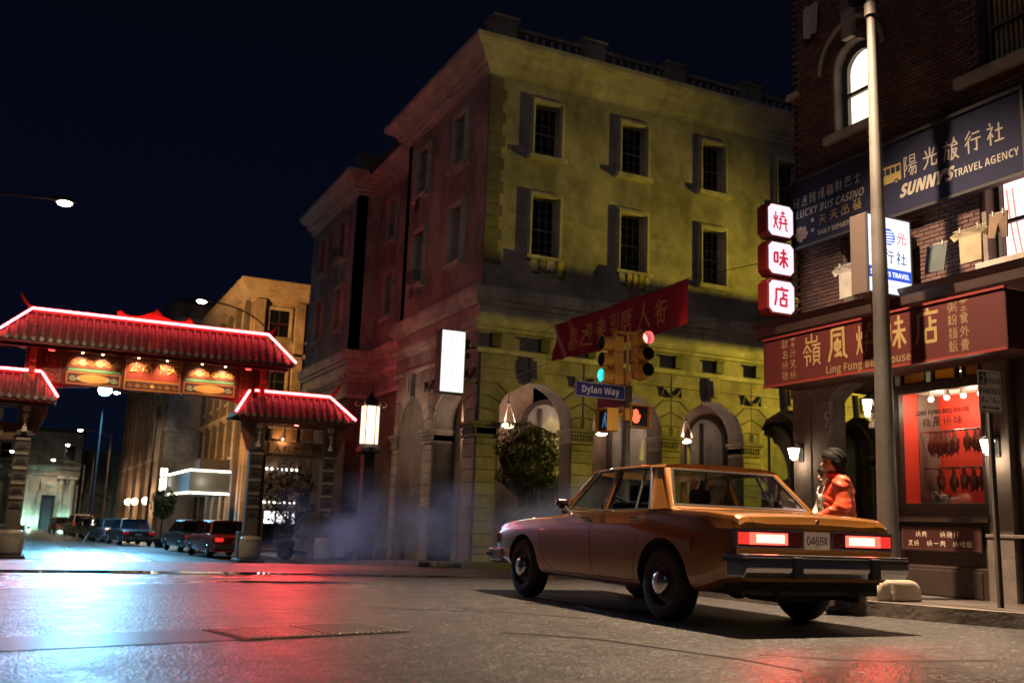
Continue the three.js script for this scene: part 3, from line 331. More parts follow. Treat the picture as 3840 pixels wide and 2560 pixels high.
// ---------- brick building with the restaurant ----------
const FX = 10.1, BRK = basis([FX, 0, 0], [0, 0, 1], [-1, 0, 0]);   // local s = world z, out = -x
const bk = thing('brick_building', 'dark red brick building with a restaurant on its ground floor', 'building');
{
  const rect = (a, b, y0, y1) => [[a, y0], [b, y0], [b, y1], [a, y1]], at = (d) => BRK.clone().multiply(M4().makeTranslation(0, 0, d));
  const archHole = (a, b, y0, sp) => { const c = (a + b) / 2, r = (b - a) / 2; return [[a, y0], [b, y0], ...Array.from({ length: 13 }, (_, i) => [c + r * Math.cos(Math.PI * i / 12), sp + r * Math.sin(Math.PI * i / 12)])]; };
  const ARCH = [-10.47, -9.73, 6.6, 7.58], W2 = [-8.0, -6.9, 6.58, 8.5], WL = [-8.02, -6.9, 4.12, 5.4], WD = [-10.38, -9.6, 4.05, 5.4], WT = [-10.32, -9.72, 8.42, 9.8];
  const holes = [archHole(...ARCH), rect(...W2), rect(...WL), rect(...WD), rect(...WT)];
  mb().extr(rect(-11.35, -3.0, 3.6, 12.5), 0.3, at(-0.33), 0, holes).box(FX + 0.03, FX + 9, 3.6, 12.5, -11.35, -11.05).box(FX + 0.3, FX + 9, 3.6, 3.75, -11.35, -3).box(FX + 0.3, FX + 9, 12.3, 12.5, -11.35, -3).build('wall', M.mortar, bk);
  // running bond, each brick a piece of its own
  const L = 0.172, C = 0.0565, J = 0.011, inHole = (s, y) => { const [a, b, y0, sp] = ARCH, c = (a + b) / 2, r = (b - a) / 2; if (s > a && s < b && y > y0 && y < sp) return true; if (y >= sp && Math.hypot(s - c, y - sp) < r) return true; return [W2, WL, WD, WT].some(([p, q, u, v]) => s > p && s < q && y > u && y < v); };
  const geos = [1, 0.5].map((k) => { const g = mb().box(-L * k / 2 + J / 2, L * k / 2 - J / 2, -C / 2 + J / 2, C / 2 - J / 2, -0.03, 0).geo(); triUV(g); return g; }), mats = [M.brickA, M.brickB, M.brickA, M.brickC], list = [];
  for (let r = 0, y = 4.0; y < 9.4; y += C, r++) for (let s = -11.35 + (r % 2 ? L / 2 : 0); s < -6.2; s += L) {
    const c = s + L / 2, yc = y + C / 2; if ([-0.5, 0, 0.5].some((k) => inHole(c + k * L * 0.9, yc))) { if (!inHole(c - L * 0.45, yc) && !inHole(c, yc)) list.push([c - L / 4, yc, 1]); else if (!inHole(c + L * 0.45, yc) && !inHole(c, yc)) list.push([c + L / 4, yc, 1]); continue; }
    list.push([c, yc, 0]);
  }
  const hidden = (s, y) => (y > 5.05 && y < 6.08) || y < 3.95;
  list.sort((p, q) => (hidden(p[0], p[1]) - hidden(q[0], q[1])) || Math.hypot(p[0], p[1] - 2.5) - Math.hypot(q[0], q[1] - 2.5));
  const rest = mats.slice(1).map(() => mb());
  list.forEach(([s, y, h], i) => { const m = at(rr(-0.004, 0.003)).multiply(M4().makeTranslation(s, y, 0)), k = Math.floor(rnd() * 4); if (i < 296) { const o = shadowed(new THREE.Mesh(geos[h], mats[k])); o.name = 'brick'; o.applyMatrix4(m); bk.add(o); } else rest[k % 3].add(geos[h].clone(), m); });
  rest.forEach((b, i) => { const o = b.build('bricks', mats[i + 1], bk); o.userData.kind = 'stuff'; });
  // window surrounds, sashes and what glows behind them
  const lit = (c, k) => glow(c, k), reveal = (pts, inner, d) => mb().extr(pts, d, at(-d), 0, [inner.slice().reverse()]);
  const aw = mb().extr(archHole(-10.47, -9.73, 6.6, 7.58), 0.06, at(-0.24), 0, [archHole(-10.38, -9.82, 6.68, 7.56).reverse()]).extr(rect(-10.4, -9.8, 7.18, 7.235), 0.05, at(-0.22)).build('arched_window', M.bronze, bk);
  mb().extr(archHole(-10.39, -9.81, 6.67, 7.56), 0.01, at(-0.27)).build('lit_window_blind', glow([1, 0.86, 0.66], 2.4), aw);
  mb().extr(archHole(-10.56, -9.64, 6.5, 7.58), 0.02, at(-0.02), 0, [archHole(-10.47, -9.73, 6.6, 7.58).reverse()]).build('brick_surround', M.brickC, aw);
  mb().extr(rect(-10.64, -9.56, 6.48, 6.6), 0.1, at(-0.02), 0.008).build('sill', M.concrete, aw);
  { const hood = mb(), c = -10.1; const pts = Array.from({ length: 19 }, (_, i) => { const a = Math.PI * i / 18; return [c + 0.62 * Math.cos(a), 7.6 + 0.66 * Math.sin(a), 0.03]; }); hood.tube(pts, 0.04, 30, 6).box(c - 0.1, c + 0.1, 7.95, 8.4, 0, 0.1, 0.01); const o = hood.build('hood_mould', M.concrete, aw); o.applyMatrix4(BRK); }
  const win = ([a, b, y0, y1], name, mat, glassName, rail) => { const f = mb().extr(rect(a, b, y0, y1), 0.07, at(-0.26), 0, [rect(a + 0.07, b - 0.07, y0 + 0.07, y1 - 0.07).reverse()]).extr(rect(a + 0.05, b - 0.05, rail - 0.022, rail + 0.022), 0.05, at(-0.23)).build(name, M.darkTrim, bk); mb().extr(rect(a + 0.06, b - 0.06, y0 + 0.06, y1 - 0.06), 0.01, at(-0.3)).build(glassName, mat, f); return f; };
  const curtain = stained([0.42, 0.30, 0.20], 0.9);
  const w2 = win(W2, 'sash_window', curtain, 'curtain', 7.17); mb().extr(rect(-8.3, -6.8, 6.42, 6.56), 0.12, at(-0.02), 0.01).build('sill', M.concrete, w2);
  { const p = mb(); for (let s = -7.9; s < -6.95; s += 0.07) p.cyl([0, 6.65, s], [0, 8.45, s], 0.026, 0.022, 6); const o = p.build('curtain_folds', curtain, w2); o.position.x = FX + 0.25; }
  const wl = win(WL, 'sash_window', glow([1, 0.62, 0.55], 2.6), 'lit_window_curtain', 4.62); mb().extr(rect(-8.12, -6.8, 4.0, 4.11), 0.1, at(-0.02), 0.01).build('sill', M.concrete, wl);
  { const fm = glow([1, 0.3, 0.24], 1.3); for (const s of [-7.86, -7.78, -7.45, -7.38, -7.05]) { const o = mb().tube([[0, 4.16, s + 0.05], [0.01, 4.6, s - 0.02], [0, 5.05, s - 0.05]], 0.012, 10, 5).build('lit_window_fold', fm, wl); o.position.x = FX + 0.275; } }
  win(WD, 'sash_window', M.pane, 'pane', 4.6); win(WT, 'sash_window', M.pane, 'pane', 9.1);
  mb().box(FX - 0.06, FX + 0.2, 7.5, 7.58, -11.45, -11.2).build('corbel', M.concrete, bk);
  // storefront: cornice, corner pier, entrance arch, pilasters, bulkhead
  const shop = (name, b, mat = M.shopWood) => b.build(name, mat, bk);
  shop('shop_cornice', mb().add(moulding([[0, 3.56], [0.3, 3.6], [0.34, 3.68], [0.4, 3.72], [0.42, 3.84], [0.46, 3.92], [0, 3.97]], [[FX, -3.2], [FX, -11.4], [FX + 3, -11.4]].map(([x, z]) => [x, z]).reverse().map(([x, z]) => [x, z]))));
  shop('lintel', mb().box(FX, FX + 0.35, 3.005, 3.62, -11.4, -3.2));
  shop('corner_pier', mb().box(FX - 0.02, FX + 0.36, 0.14, 3.0, -11.45, -11.08, 0.01).box(FX - 0.05, FX + 0.38, 0.14, 0.5, -11.48, -11.05, 0.01).box(FX - 0.04, FX + 0.36, 2.8, 2.98, -11.47, -11.06, 0.01), M.shopStone);
  { const a = -10.76, b = -9.86, c = (a + b) / 2, arc = Array.from({ length: 13 }, (_, i) => { const t = lerp(b, a, i / 12); return [t, 2.72 + 0.2 * (1 - ((t - c) / (b - c)) ** 2)]; }); shop('entrance_arch', mb().extr([[-11.08, 0.14], [a, 0.14], [a, 2.72], ...arc.slice().reverse(), [b, 2.72], [b, 0.14], [-9.8, 0.14], [-9.8, 3.0], [-11.08, 3.0]], 0.34, at(-0.34)), M.shopStone);
    for (const s of [a + 0.03, b - 0.03]) shop('scroll_bracket', mb().add(new THREE.TorusGeometry(0.055, 0.028, 6, 14), M4().makeTranslation(FX - 0.02, 2.5, s)).add(new THREE.TorusGeometry(0.04, 0.022, 6, 14), M4().makeTranslation(FX - 0.02, 2.37, s)).box(FX - 0.06, FX + 0.02, 2.55, 2.7, s - 0.07, s + 0.07, 0.01).box(FX - 0.05, FX + 0.02, 2.25, 2.33, s - 0.05, s + 0.05, 0.01), M.shopStone); }
  shop('porch_back_wall', mb().box(FX + 2.0, FX + 2.15, 0.14, 3.0, -11.3, -9.5).box(FX + 0.35, FX + 2.1, 0.14, 3.0, -9.6, -9.46), M.shopStone);
  shop('porch_ceiling', mb().box(FX + 0.34, FX + 2.1, 2.98, 3.08, -11.4, -9.5), M.shopStone);
  shop('pilaster', mb().box(FX - 0.03, FX + 0.3, 0.14, 3.0, -9.8, -9.5, 0.008).box(FX - 0.06, FX, 0.14, 0.9, -9.82, -9.48, 0.008));
  shop('pilaster', mb().box(FX - 0.02, FX + 0.3, 0.14, 3.0, -8.16, -7.84, 0.008).box(FX - 0.05, FX, 0.14, 0.86, -8.18, -7.82, 0.008).box(FX - 0.06, FX, 0.86, 0.9, -8.19, -7.6, 0.008), M.shopStone);
  shop('pilaster', mb().box(FX - 0.03, FX + 0.3, 0.14, 3.0, -7.5, -7.25, 0.008)); shop('shop_wall', mb().box(FX + 0.05, FX + 0.3, 0.14, 3.0, -7.25, -3.2).box(FX + 0.08, FX + 0.3, 0.14, 3.0, -7.84, -7.5));
  shop('bulkhead', mb().box(FX + 0.02, FX + 0.3, 0.14, 1.06, -9.5, -8.16).box(FX - 0.04, FX + 0.02, 0.14, 0.5, -9.5, -8.16, 0.006).box(FX - 0.07, FX + 0.3, 1.03, 1.1, -9.52, -8.14, 0.008).box(FX - 0.03, FX + 0.3, 1.1, 1.24, -9.5, -8.16));
  for (const [y0, y1] of [[0.16, 0.46]]) shop('bulkhead_panel', mb().box(FX - 0.06, FX - 0.03, y0, y1, -9.4, -8.26, 0.006));
  // menu board on the bulkhead
  const menu = canvasTex(512, 128, (c) => { c.fillStyle = '#3a1712'; c.fillRect(0, 0, 512, 128); c.strokeStyle = '#5d3a2c'; c.lineWidth = 4; c.strokeRect(6, 6, 500, 116); const s = '#d8cdb8'; [...'燒肉'].forEach((g, i) => glyph(c, g, 96 + i * 42, 20, 34, 36, 4, s)); [...'燒臘仔'].forEach((g, i) => glyph(c, g, 260 + i * 44, 20, 36, 36, 4, s)); [...'叉燒'].forEach((g, i) => glyph(c, g, 40 + i * 42, 72, 34, 36, 4, s)); [...'燒一肉'].forEach((g, i) => glyph(c, g, 170 + i * 44, 72, 36, 36, 4, s)); [...'燒鴨飯'].forEach((g, i) => glyph(c, g, 340 + i * 44, 72, 36, 36, 4, s)); });
  const mbd = shop('menu_board', mb().box(FX - 0.035, FX + 0.02, 0.68, 0.98, -9.46, -8.26, 0.004)); sheet('menu_print', 1.16, 0.27, std(0xffffff, 0.6, { map: menu }), mbd, basis([FX - 0.037, 0.83, -8.86], [0, 0, 1], [-1, 0, 0]));
  // transom lights under the awning
  const tr = phys([0.5, 0.3, 0.07], 0.95, { transmission: 0.6, thickness: 0 }); { const l = new THREE.PointLight(rgb(1, 0.75, 0.4), 0.5); l.position.set(FX + 0.5, 2.92, -8.85); l.castShadow = true; bk.add(l); shop('ceiling_lamp', mb().cyl([FX + 0.5, 2.95, -8.85], [FX + 0.5, 3.0, -8.85], 0.05), M.white); }
  for (const [a, b] of [[-9.42, -9.0], [-8.92, -8.54], [-8.46, -8.2]]) { const f = shop('transom_window', mb().extr(rect(a, b, 2.76, 3.0), 0.06, at(-0.06), 0, [rect(a + 0.03, b - 0.03, 2.79, 2.98).reverse()])); mb().extr(rect(a + 0.02, b - 0.02, 2.78, 2.99), 0.01, at(-0.05)).build('transom_pane', tr, f); }
  shop('window_head', mb().box(FX - 0.03, FX + 0.1, 2.66, 2.77, -9.5, -8.16, 0.006));
  // display window: box lined in red, glass, frame
  const red = std([0.62, 0.055, 0.03], 0.55);
  shop('display_lining', mb().box(FX + 0.72, FX + 0.75, 1.2, 2.75, -9.5, -8.1).box(FX + 0.02, FX + 0.73, 1.2, 2.7, -9.5, -9.47).box(FX + 0.02, FX + 0.73, 1.2, 2.7, -8.18, -8.15), red); shop('display_ceiling', mb().box(FX + 0.05, FX + 0.75, 2.7, 2.76, -9.5, -8.15), M.white); shop('display_shelf', mb().box(FX + 0.0, FX + 0.75, 1.2, 1.25, -9.5, -8.15), M.steel);
  const dw = shop('display_window', mb().extr(rect(-9.5, -8.15, 1.2, 2.72), 0.08, at(-0.05), 0.005, [rect(-9.43, -8.2, 1.26, 2.65).reverse()]));
  sheet('glass', 1.25, 1.41, M.glass, dw, basis([FX + 0.02, 1.955, -8.815], [0, 0, 1], [-1, 0, 0]));
  const logo = canvasTex(1024, 320, (c) => { c.clearRect(0, 0, 1024, 320); latin(c, 'LING FUNG BBQ HOUSE', 512, 110, 86, '#1c0808', { align: 'center', stroke: 3 }); [...'嶺風燒味'].forEach((g, i) => glyph(c, g, 150 + i * 190, 150, 150, 150, 15, '#4a1420')); });
  sheet('window_lettering', 0.86, 0.27, new THREE.MeshStandardMaterial({ map: logo, transparent: true, roughness: 0.6 }), dw, basis([FX + 0.014, 2.32, -8.79], [0, 0, 1], [-1, 0, 0]));
  for (const [y, x] of [[2.19, 0.38], [1.72, 0.42]]) shop('hanging_rail', mb().cyl([FX + x, y, -9.46], [FX + x, y, -8.2], 0.012), M.steel);
  const bulbs = [-9.2, -8.95, -8.7, -8.45];
  for (const z of bulbs) { const f = shop('display_lamp', mb().cyl([FX + 0.3, 2.7, z], [FX + 0.3, 2.62, z], 0.03, 0.045), M.steel); mb().ball(FX + 0.3, 2.6, z, 0.035).build('lamp_bulb', glow([1, 0.8, 0.55], 10), f); }
  for (const z of [-9.1, -8.55]) { const l = new THREE.PointLight(rgb(1, 0.72, 0.48), 0.75); l.position.set(FX + 0.3, 2.5, z); l.shadow.radius = 3; l.castShadow = true; bk.add(l); }
}
// roast ducks on the rails
{
  const skin = std([0.10, 0.022, 0.012], 0.35, { bumpMap: T.soft, bumpScale: 0.01 }), hook = M.steel;
  const duck = (x, y, z, t, s, label) => { const d = thing('roast_duck', label, 'duck', [x, y, z], t, 'roast ducks hanging in the restaurant window'); d.scale.setScalar(s); mb().lathe([[0, 0], [0.03, -0.01], [0.035, -0.09], [0.07, -0.16], [0.085, -0.25], [0.06, -0.33], [0.02, -0.37], [0, -0.375]], [0, -0.03, 0], 12).build('body', skin, d); mb().tube([[0, -0.03, 0], [0.02, 0.0, 0.0], [0.05, -0.03, 0]], 0.02, 8, 6).build('neck', skin, d); for (const k of [-1, 1]) { mb().cyl([0.03 * k, -0.33, 0], [0.05 * k, -0.44, 0.01], 0.024, 0.012, 8).build('leg', skin, d); mb().ball(0.075 * k, -0.2, 0, 0.03, 0.5, 1.9, 1).build('wing', skin, d); } mb().path([[0, 0.005, 0], [0, -0.04, 0]], 0.006, 5).build('hook', hook, d); };
  [-9.28, -9.22, -9.16, -9.1, -9.03, -8.93, -8.74, -8.62, -8.55, -8.48].forEach((z) => duck(FX + 0.38, 2.19, z, 1.57 + rr(-0.5, 0.5), rr(0.62, 0.78), 'dark glazed roast duck hanging from the upper rail'));
  [-9.2, -9.0, -8.84, -8.7, -8.58, -8.46, -8.36].forEach((z) => duck(FX + 0.42, 1.72, z, 1.57 + rr(-0.6, 0.6), rr(0.6, 0.78), 'dark glazed roast duck hanging from the lower rail'));
  const pot = (z, r, h) => { const p = thing('steel_pot', 'brushed steel pot standing on the display shelf', 'pot', [FX + 0.3, 1.25, z], 0, 'steel pots in the restaurant window'); mb().lathe([[0, 0], [r, 0], [r, h], [r - 0.008, h], [r - 0.008, 0.01], [0, 0.01]], [0, 0, 0], 18).build('pot_body', M.steel, p); mb().add(new THREE.TorusGeometry(r, 0.008, 6, 20), M4().makeRotationX(Math.PI / 2).setPosition(0, h, 0)).build('rim', M.steel, p); };
  pot(-9.2, 0.07, 0.16); pot(-9.05, 0.08, 0.12); pot(-8.28, 0.06, 0.1);
}
// wall lamps of the restaurant
function sconce(x, y, z, label, k = 1, tall = false) {
  const s = thing('wall_lamp', label, 'lamp', [x, y, z], 0, 'restaurant wall lamps');
  mb().box(-0.01, 0.03, -0.12, 0.14, -0.05, 0.05, 0.008).tube([[0, 0.08, 0], [-0.06, 0.16, 0], [-0.13, 0.16, 0], [-0.14, 0.1, 0]], 0.012, 16, 6).build('bracket', M.blackMetal, s);
  mb().lathe([[0.02, 0.12], [0.05, 0.1], [0.1, 0.085], [0.1, 0.07], [0, 0.07]], [-0.14, 0, 0], 6).lathe([[0, -0.105], [0.055, -0.1], [0.055, -0.085], [0, -0.085]], [-0.14, 0, 0], 6).build('cap', M.blackMetal, s);
  mb().lathe(tall ? [[0.03, -0.16], [0.065, 0.07]] : [[0.05, -0.085], [0.088, 0.07]], [-0.14, 0, 0], 6).build('lantern_glass', glow([1, 0.83, 0.6], 7), s);
  const l = new THREE.PointLight(rgb(1, 0.74, 0.5), 0.7 * k); l.position.set(-0.14, -0.13, 0); l.shadow.radius = 3; l.castShadow = true; s.add(l);
}
sconce(FX - 0.03, 1.98, -11.27, 'small lit lantern on the corner pier of the restaurant'); sconce(FX - 0.04, 1.9, -8.0, 'lit wall lantern on the pilaster beside the duck window', 1.2); sconce(FX - 0.02, 2.55, -9.84, 'tall narrow wall lantern beside the arched entrance', 0.5, true);
// ---------- signs ----------
const AX = 9.43;
{   // restaurant fascia box with gold characters
  const t = canvasTex(2048, 330, (c, w, h) => {
    c.fillStyle = '#421310'; c.fillRect(0, 0, w, h); const gold = '#836f42', pale = '#6f5f3d', X = (z) => (z + 12.12) / 4.32 * w, Y = (y) => (3.77 - y) / 0.7 * h;
    [...'嶺風燒味店'].forEach((g, i) => { const cz = [-11.05, -10.53, -9.98, -9.47, -8.94][i]; glyph(c, g, X(cz) - 92, Y(3.74), 184, 226, 21, gold); });
    latin(c, 'Ling Fung BBQ House', (X(-10.75) + X(-9.24)) / 2, Y(3.1) - 2, 74, pale, { align: 'center', sx: 0.98 });
    ['馳名燒臘', '蜜汁叉燒'].forEach((s, k) => [...s].forEach((g, i) => glyph(c, g, X(-11.7) + k * 84, 16 + i * 76, 64, 66, 7, pale)));
    ['粥粉麵飯', '堂食外賣'].forEach((s, k) => [...s].forEach((g, i) => glyph(c, g, X(-8.62) + k * 82, 8 + i * 78, 66, 70, 7, pale)));
    for (let i = 0; i < 2600; i++) { c.fillStyle = `rgba(20,4,3,${rnd() * 0.1})`; c.fillRect(rnd() * w, rnd() * h, 2 + rnd() * 6, 2 + rnd() * 22); }
  });
  const s = thing('restaurant_fascia_sign', 'dark red box sign with gold Chinese characters over the restaurant', 'sign'), z0 = -11.32, z1 = -7.28, y0 = 2.9, y1 = 3.575, body = std([0.06, 0.008, 0.006], 0.6, { map: T.stain });
  mb().box(AX + 0.004, FX - 0.02, y0, y1, z0, z1, 0.012).build('sign_box', body, s);
  sheet('sign_face', z1 - z0 - 0.03, y1 - y0 - 0.02, std(0xffffff, 0.55, { map: t }), s, basis([AX, (y0 + y1) / 2, (z0 + z1) / 2], [0, 0, 1], [-1, 0, 0]));
  for (const y of [y0 - 0.006, y1 + 0.006]) mb().box(AX - 0.012, AX + 0.02, y - 0.014, y + 0.014, z0, z1).build('edge_trim', std([0.16, 0.02, 0.015], 0.5), s);
}
{   // travel agency board
  const t = canvasTex(2048, 512, (c, w, h) => {
    c.fillStyle = '#0b1030'; c.fillRect(0, 0, w, h); const ink = '#9a9384', gold = '#97844c', X = (z) => (z + 11.36) / 3.93 * w, Y = (y) => (6.06 - y) / 0.99 * h;
    [...'好運賭場發財巴士'].forEach((g, i) => glyph(c, g, 24 + i * 92, 120 - i * 3, 74, 86, 8, ink));
    latin(c, 'LUCKY BUS CASINO', 50, 290, 84, ink, { skew: 0.25, sx: 0.92 });
    [...'天天出發'].forEach((g, i) => glyph(c, g, 300 + i * 118, 316 - i * 6, 84, 84, 8, gold, 'round')); latin(c, 'DAILY DEPARTURE', 290, 476, 52, ink, { sx: 0.9 });
    for (const [x, y, s] of [[238, 340, 1], [238, 420, -1]]) { c.fillStyle = ink; c.beginPath(); c.moveTo(x, y - 22 * s); c.bezierCurveTo(x + 34, y + 6 * s, x + 12, y + 26 * s, x, y + 8 * s); c.bezierCurveTo(x - 12, y + 26 * s, x - 34, y + 6 * s, x, y - 22 * s); c.fill(); }
    c.fillStyle = '#a58c74'; for (let i = 0; i < 22; i++) { const a = i * 2.4, r = 12 * Math.sqrt(i); c.beginPath(); c.arc(110 + r * Math.cos(a) * 1.1, 420 + r * Math.sin(a), 17, 0, 7); c.fill(); c.strokeStyle = '#3a3040'; c.lineWidth = 3; c.stroke(); }
    // the little bus
    c.save(); c.translate(870, 150); c.fillStyle = gold; c.beginPath(); c.moveTo(0, 20); c.lineTo(40, 0); c.lineTo(240, 8); c.lineTo(240, 130); c.lineTo(10, 130); c.lineTo(-6, 70); c.closePath(); c.fill(); c.fillStyle = '#161a33'; for (let i = 0; i < 5; i++) c.fillRect(16 + i * 45, 22, 36, 44); for (const x of [46, 196]) { c.beginPath(); c.arc(x, 132, 20, 0, 7); c.fill(); c.fillStyle = gold; c.beginPath(); c.arc(x, 132, 9, 0, 7); c.fill(); c.fillStyle = '#161a33'; } c.restore();
    [...'陽光旅行社'].forEach((g, i) => glyph(c, g, 1130 + i * 168, 130, 120, 150, 12, ink, 'round'));
    latin(c, 'SUNNY’S', 1090, 410, 118, ink, { skew: 0.3, stroke: 8, sx: 0.9 }); latin(c, 'TRAVEL AGENCY', 1540, 405, 72, ink, { sx: 0.86 });
    for (let i = 0; i < 3000; i++) { c.fillStyle = `rgba(0,0,8,${rnd() * 0.12})`; c.fillRect(rnd() * w, rnd() * h, 2 + rnd() * 8, 2 + rnd() * 12); }
  });
  const s = thing('travel_agency_board', 'long navy board with travel agency lettering and a yellow bus', 'sign');
  mb().box(10.0, 10.09, 5.05, 6.06, -11.33, -7.36, 0.008).build('board', std([0.012, 0.014, 0.035], 0.6), s);
  sheet('board_print', 3.95, 0.98, std(0xffffff, 0.9, { map: t }), s, basis([9.996, 5.555, -9.345], [0, 0, 1], [-1, 0, 0]));
  mb().box(9.97, 10.09, 6.06, 6.1, -11.36, -7.33).box(9.97, 10.09, 5.01, 5.05, -11.36, -7.33).box(9.97, 10.09, 5.05, 6.06, -7.36, -7.32).build('frame', M.darkTrim, s);
}
// an emissive print as a map of what glows; the lettering is painted on the acrylic
const litPrint = (t, k) => new THREE.MeshStandardMaterial({ color: 0x222222, roughness: 0.5, emissive: 0xffffff, emissiveMap: t, emissiveIntensity: k });
{   // travel agency light box, sticking out over the pavement
  const t = canvasTex(512, 720, (c, w, h) => {
    c.fillStyle = '#eef2fb'; c.fillRect(0, 0, w, h); const redI = '#d8404a', bl = '#24407f';
    glyph(c, '陽', 40, 110, 120, 130, 11, redI, 'round'); glyph(c, '光', 345, 110, 120, 130, 11, '#e2767c', 'round');
    c.fillStyle = '#2b5fd0'; c.beginPath(); c.arc(252, 180, 78, 0, 7); c.fill(); c.fillStyle = '#eef2fb'; for (let i = 0; i < 5; i++) { c.beginPath(); c.ellipse(252, 132 + i * 26, 74, 8, -0.08, 0, 7); c.fill(); }
    [...'旅行社'].forEach((g, i) => glyph(c, g, 40 + i * 150, 300, 118, 130, 10, bl, 'round'));
    c.fillStyle = '#1d50c8'; c.fillRect(0, 480, w, 108); latin(c, "SUNNY'S TRAVEL", w / 2, 556, 62, '#ffffff', { align: 'center', stroke: 2, sx: 0.94 }); [...'士街行士'].forEach((g, i) => glyph(c, g, 150 + i * 60, 622, 42, 44, 4, '#9aa2b4', 'round'));
  });
  const s = thing('travel_light_box', 'lit white blade sign with blue band beside the tall lamp post', 'sign'), z = -8.99;
  mb().box(9.15, 9.92, 3.82, 4.86, z - 0.28, z - 0.012, 0.01).build('sign_box', std([0.12, 0.09, 0.075], 0.5, { metalness: 0.3 }), s);
  sheet('sign_light_face', 0.74, 1.0, litPrint(t, 1.25), s, M4().makeTranslation(9.535, 4.34, z));
  mb().box(9.15, 9.17, 3.82, 4.86, z - 0.02, z + 0.012).box(9.9, 9.92, 3.82, 4.86, z - 0.02, z + 0.012).box(9.17, 9.9, 3.82, 3.84, z - 0.02, z + 0.012).box(9.17, 9.9, 4.84, 4.86, z - 0.02, z + 0.012).build('frame', M.darkTrim, s);
  for (const y of [4.02, 4.6]) mb().box(9.92, 10.12, y - 0.09, y + 0.09, z - 0.24, z - 0.06, 0.01).build('wall_bracket', M.blackMetal, s);
  const l = new THREE.RectAreaLight(rgb(0.85, 0.9, 1), 0.8, 0.72, 0.98); l.position.set(9.535, 4.34, z + 0.03); l.lookAt(9.535, 4.34, z + 1); s.add(l);
}
{   // three stacked characters
  const s = thing('roast_meat_light_sign', 'vertical red sign of three glowing white character boxes', 'sign'), z = -11.22, oct = (w, h, k) => [[-w + k, -h], [w - k, -h], [w, -h + k], [w, h - k], [w - k, h], [-w + k, h], [-w, h - k], [-w, -h + k]], redBox = std([0.20, 0.012, 0.012], 0.45);
  [...'燒味店'].forEach((g, i) => {
    const y = 5.43 - i * 0.585, t = canvasTex(256, 256, (c) => { const q = c.createRadialGradient(140, 140, 8, 140, 140, 150); c.fillStyle = '#efe9f6'; c.fillRect(0, 0, 256, 256); glyph(c, g, 52, 44, 150, 164, 20, '#c8203a'); });
    const b = mb().extr(oct(0.265, 0.27, 0.075), 0.2, M4().makeTranslation(9.71, y, z - 0.215), 0.006).build('character_box', redBox, s);
    const f = new THREE.ShapeGeometry(new THREE.Shape(oct(0.235, 0.24, 0.065).map(([a, c]) => new THREE.Vector2(a, c)))); const p = f.attributes.position, uv = f.attributes.uv; for (let k = 0; k < p.count; k++) uv.setXY(k, (p.getX(k) + 0.24) / 0.48, (p.getY(k) + 0.245) / 0.49); f.translate(9.71, y, z - 0.002);
    const o = shadowed(new THREE.Mesh(f, litPrint(t, 1.15))); o.name = 'sign_light_face'; b.add(o);
    mb().box(9.95, 10.12, y - 0.03, y + 0.03, z - 0.16, z - 0.08).build('wall_bracket', std([0.3, 0.24, 0.1], 0.5), b);
    const l = new THREE.RectAreaLight(rgb(1, 0.86, 0.95), 0.7, 0.4, 0.4); l.position.set(9.71, y, z + 0.03); l.lookAt(9.71, y, z + 1); s.add(l);
  });
}
{   // white vertical sign on the corner of the arcade
  const t = canvasTex(256, 640, (c, w, h) => { c.fillStyle = '#ffffff'; c.fillRect(0, 0, w, h); c.strokeStyle = '#55555f'; c.lineWidth = 5; c.strokeRect(18, 18, w - 36, h - 36); c.strokeStyle = '#77777f'; c.lineWidth = 5; c.strokeRect(100, 50, 56, 70); c.lineWidth = 3; c.strokeRect(112, 64, 32, 40); [...'下士巴出下'].forEach((g, i) => glyph(c, g, 96, 150 + i * 88, 64, 66, 5, '#80808c')); });
  const s = thing('bank_light_sign', 'bright white vertical sign on the corner of the arcaded building', 'sign'), z = -23.0;
  mb().box(8.95, 9.63, 4.02, 5.63, z - 0.35, z - 0.01, 0.01).build('sign_box', M.darkTrim, s); sheet('sign_light_face', 0.62, 1.55, litPrint(t, 1.35), s, M4().makeTranslation(9.29, 4.825, z));
  for (const y of [4.4, 5.3]) mb().cyl([9.6, y, z - 0.2], [10.2, y, z - 0.42], 0.025).build('wall_bracket', M.blackMetal, s); mb().ball(9.78, 5.35, z - 0.25, 0.11, 1, 1.2, 1).ball(9.8, 5.05, z - 0.25, 0.08).build('scroll', M.blackMetal, s);
  const l = new THREE.RectAreaLight(rgb(1, 0.97, 0.95), 1.2, 0.6, 1.5); l.position.set(9.29, 4.825, z + 0.03); l.lookAt(9.29, 4.825, z + 1); s.add(l);
}
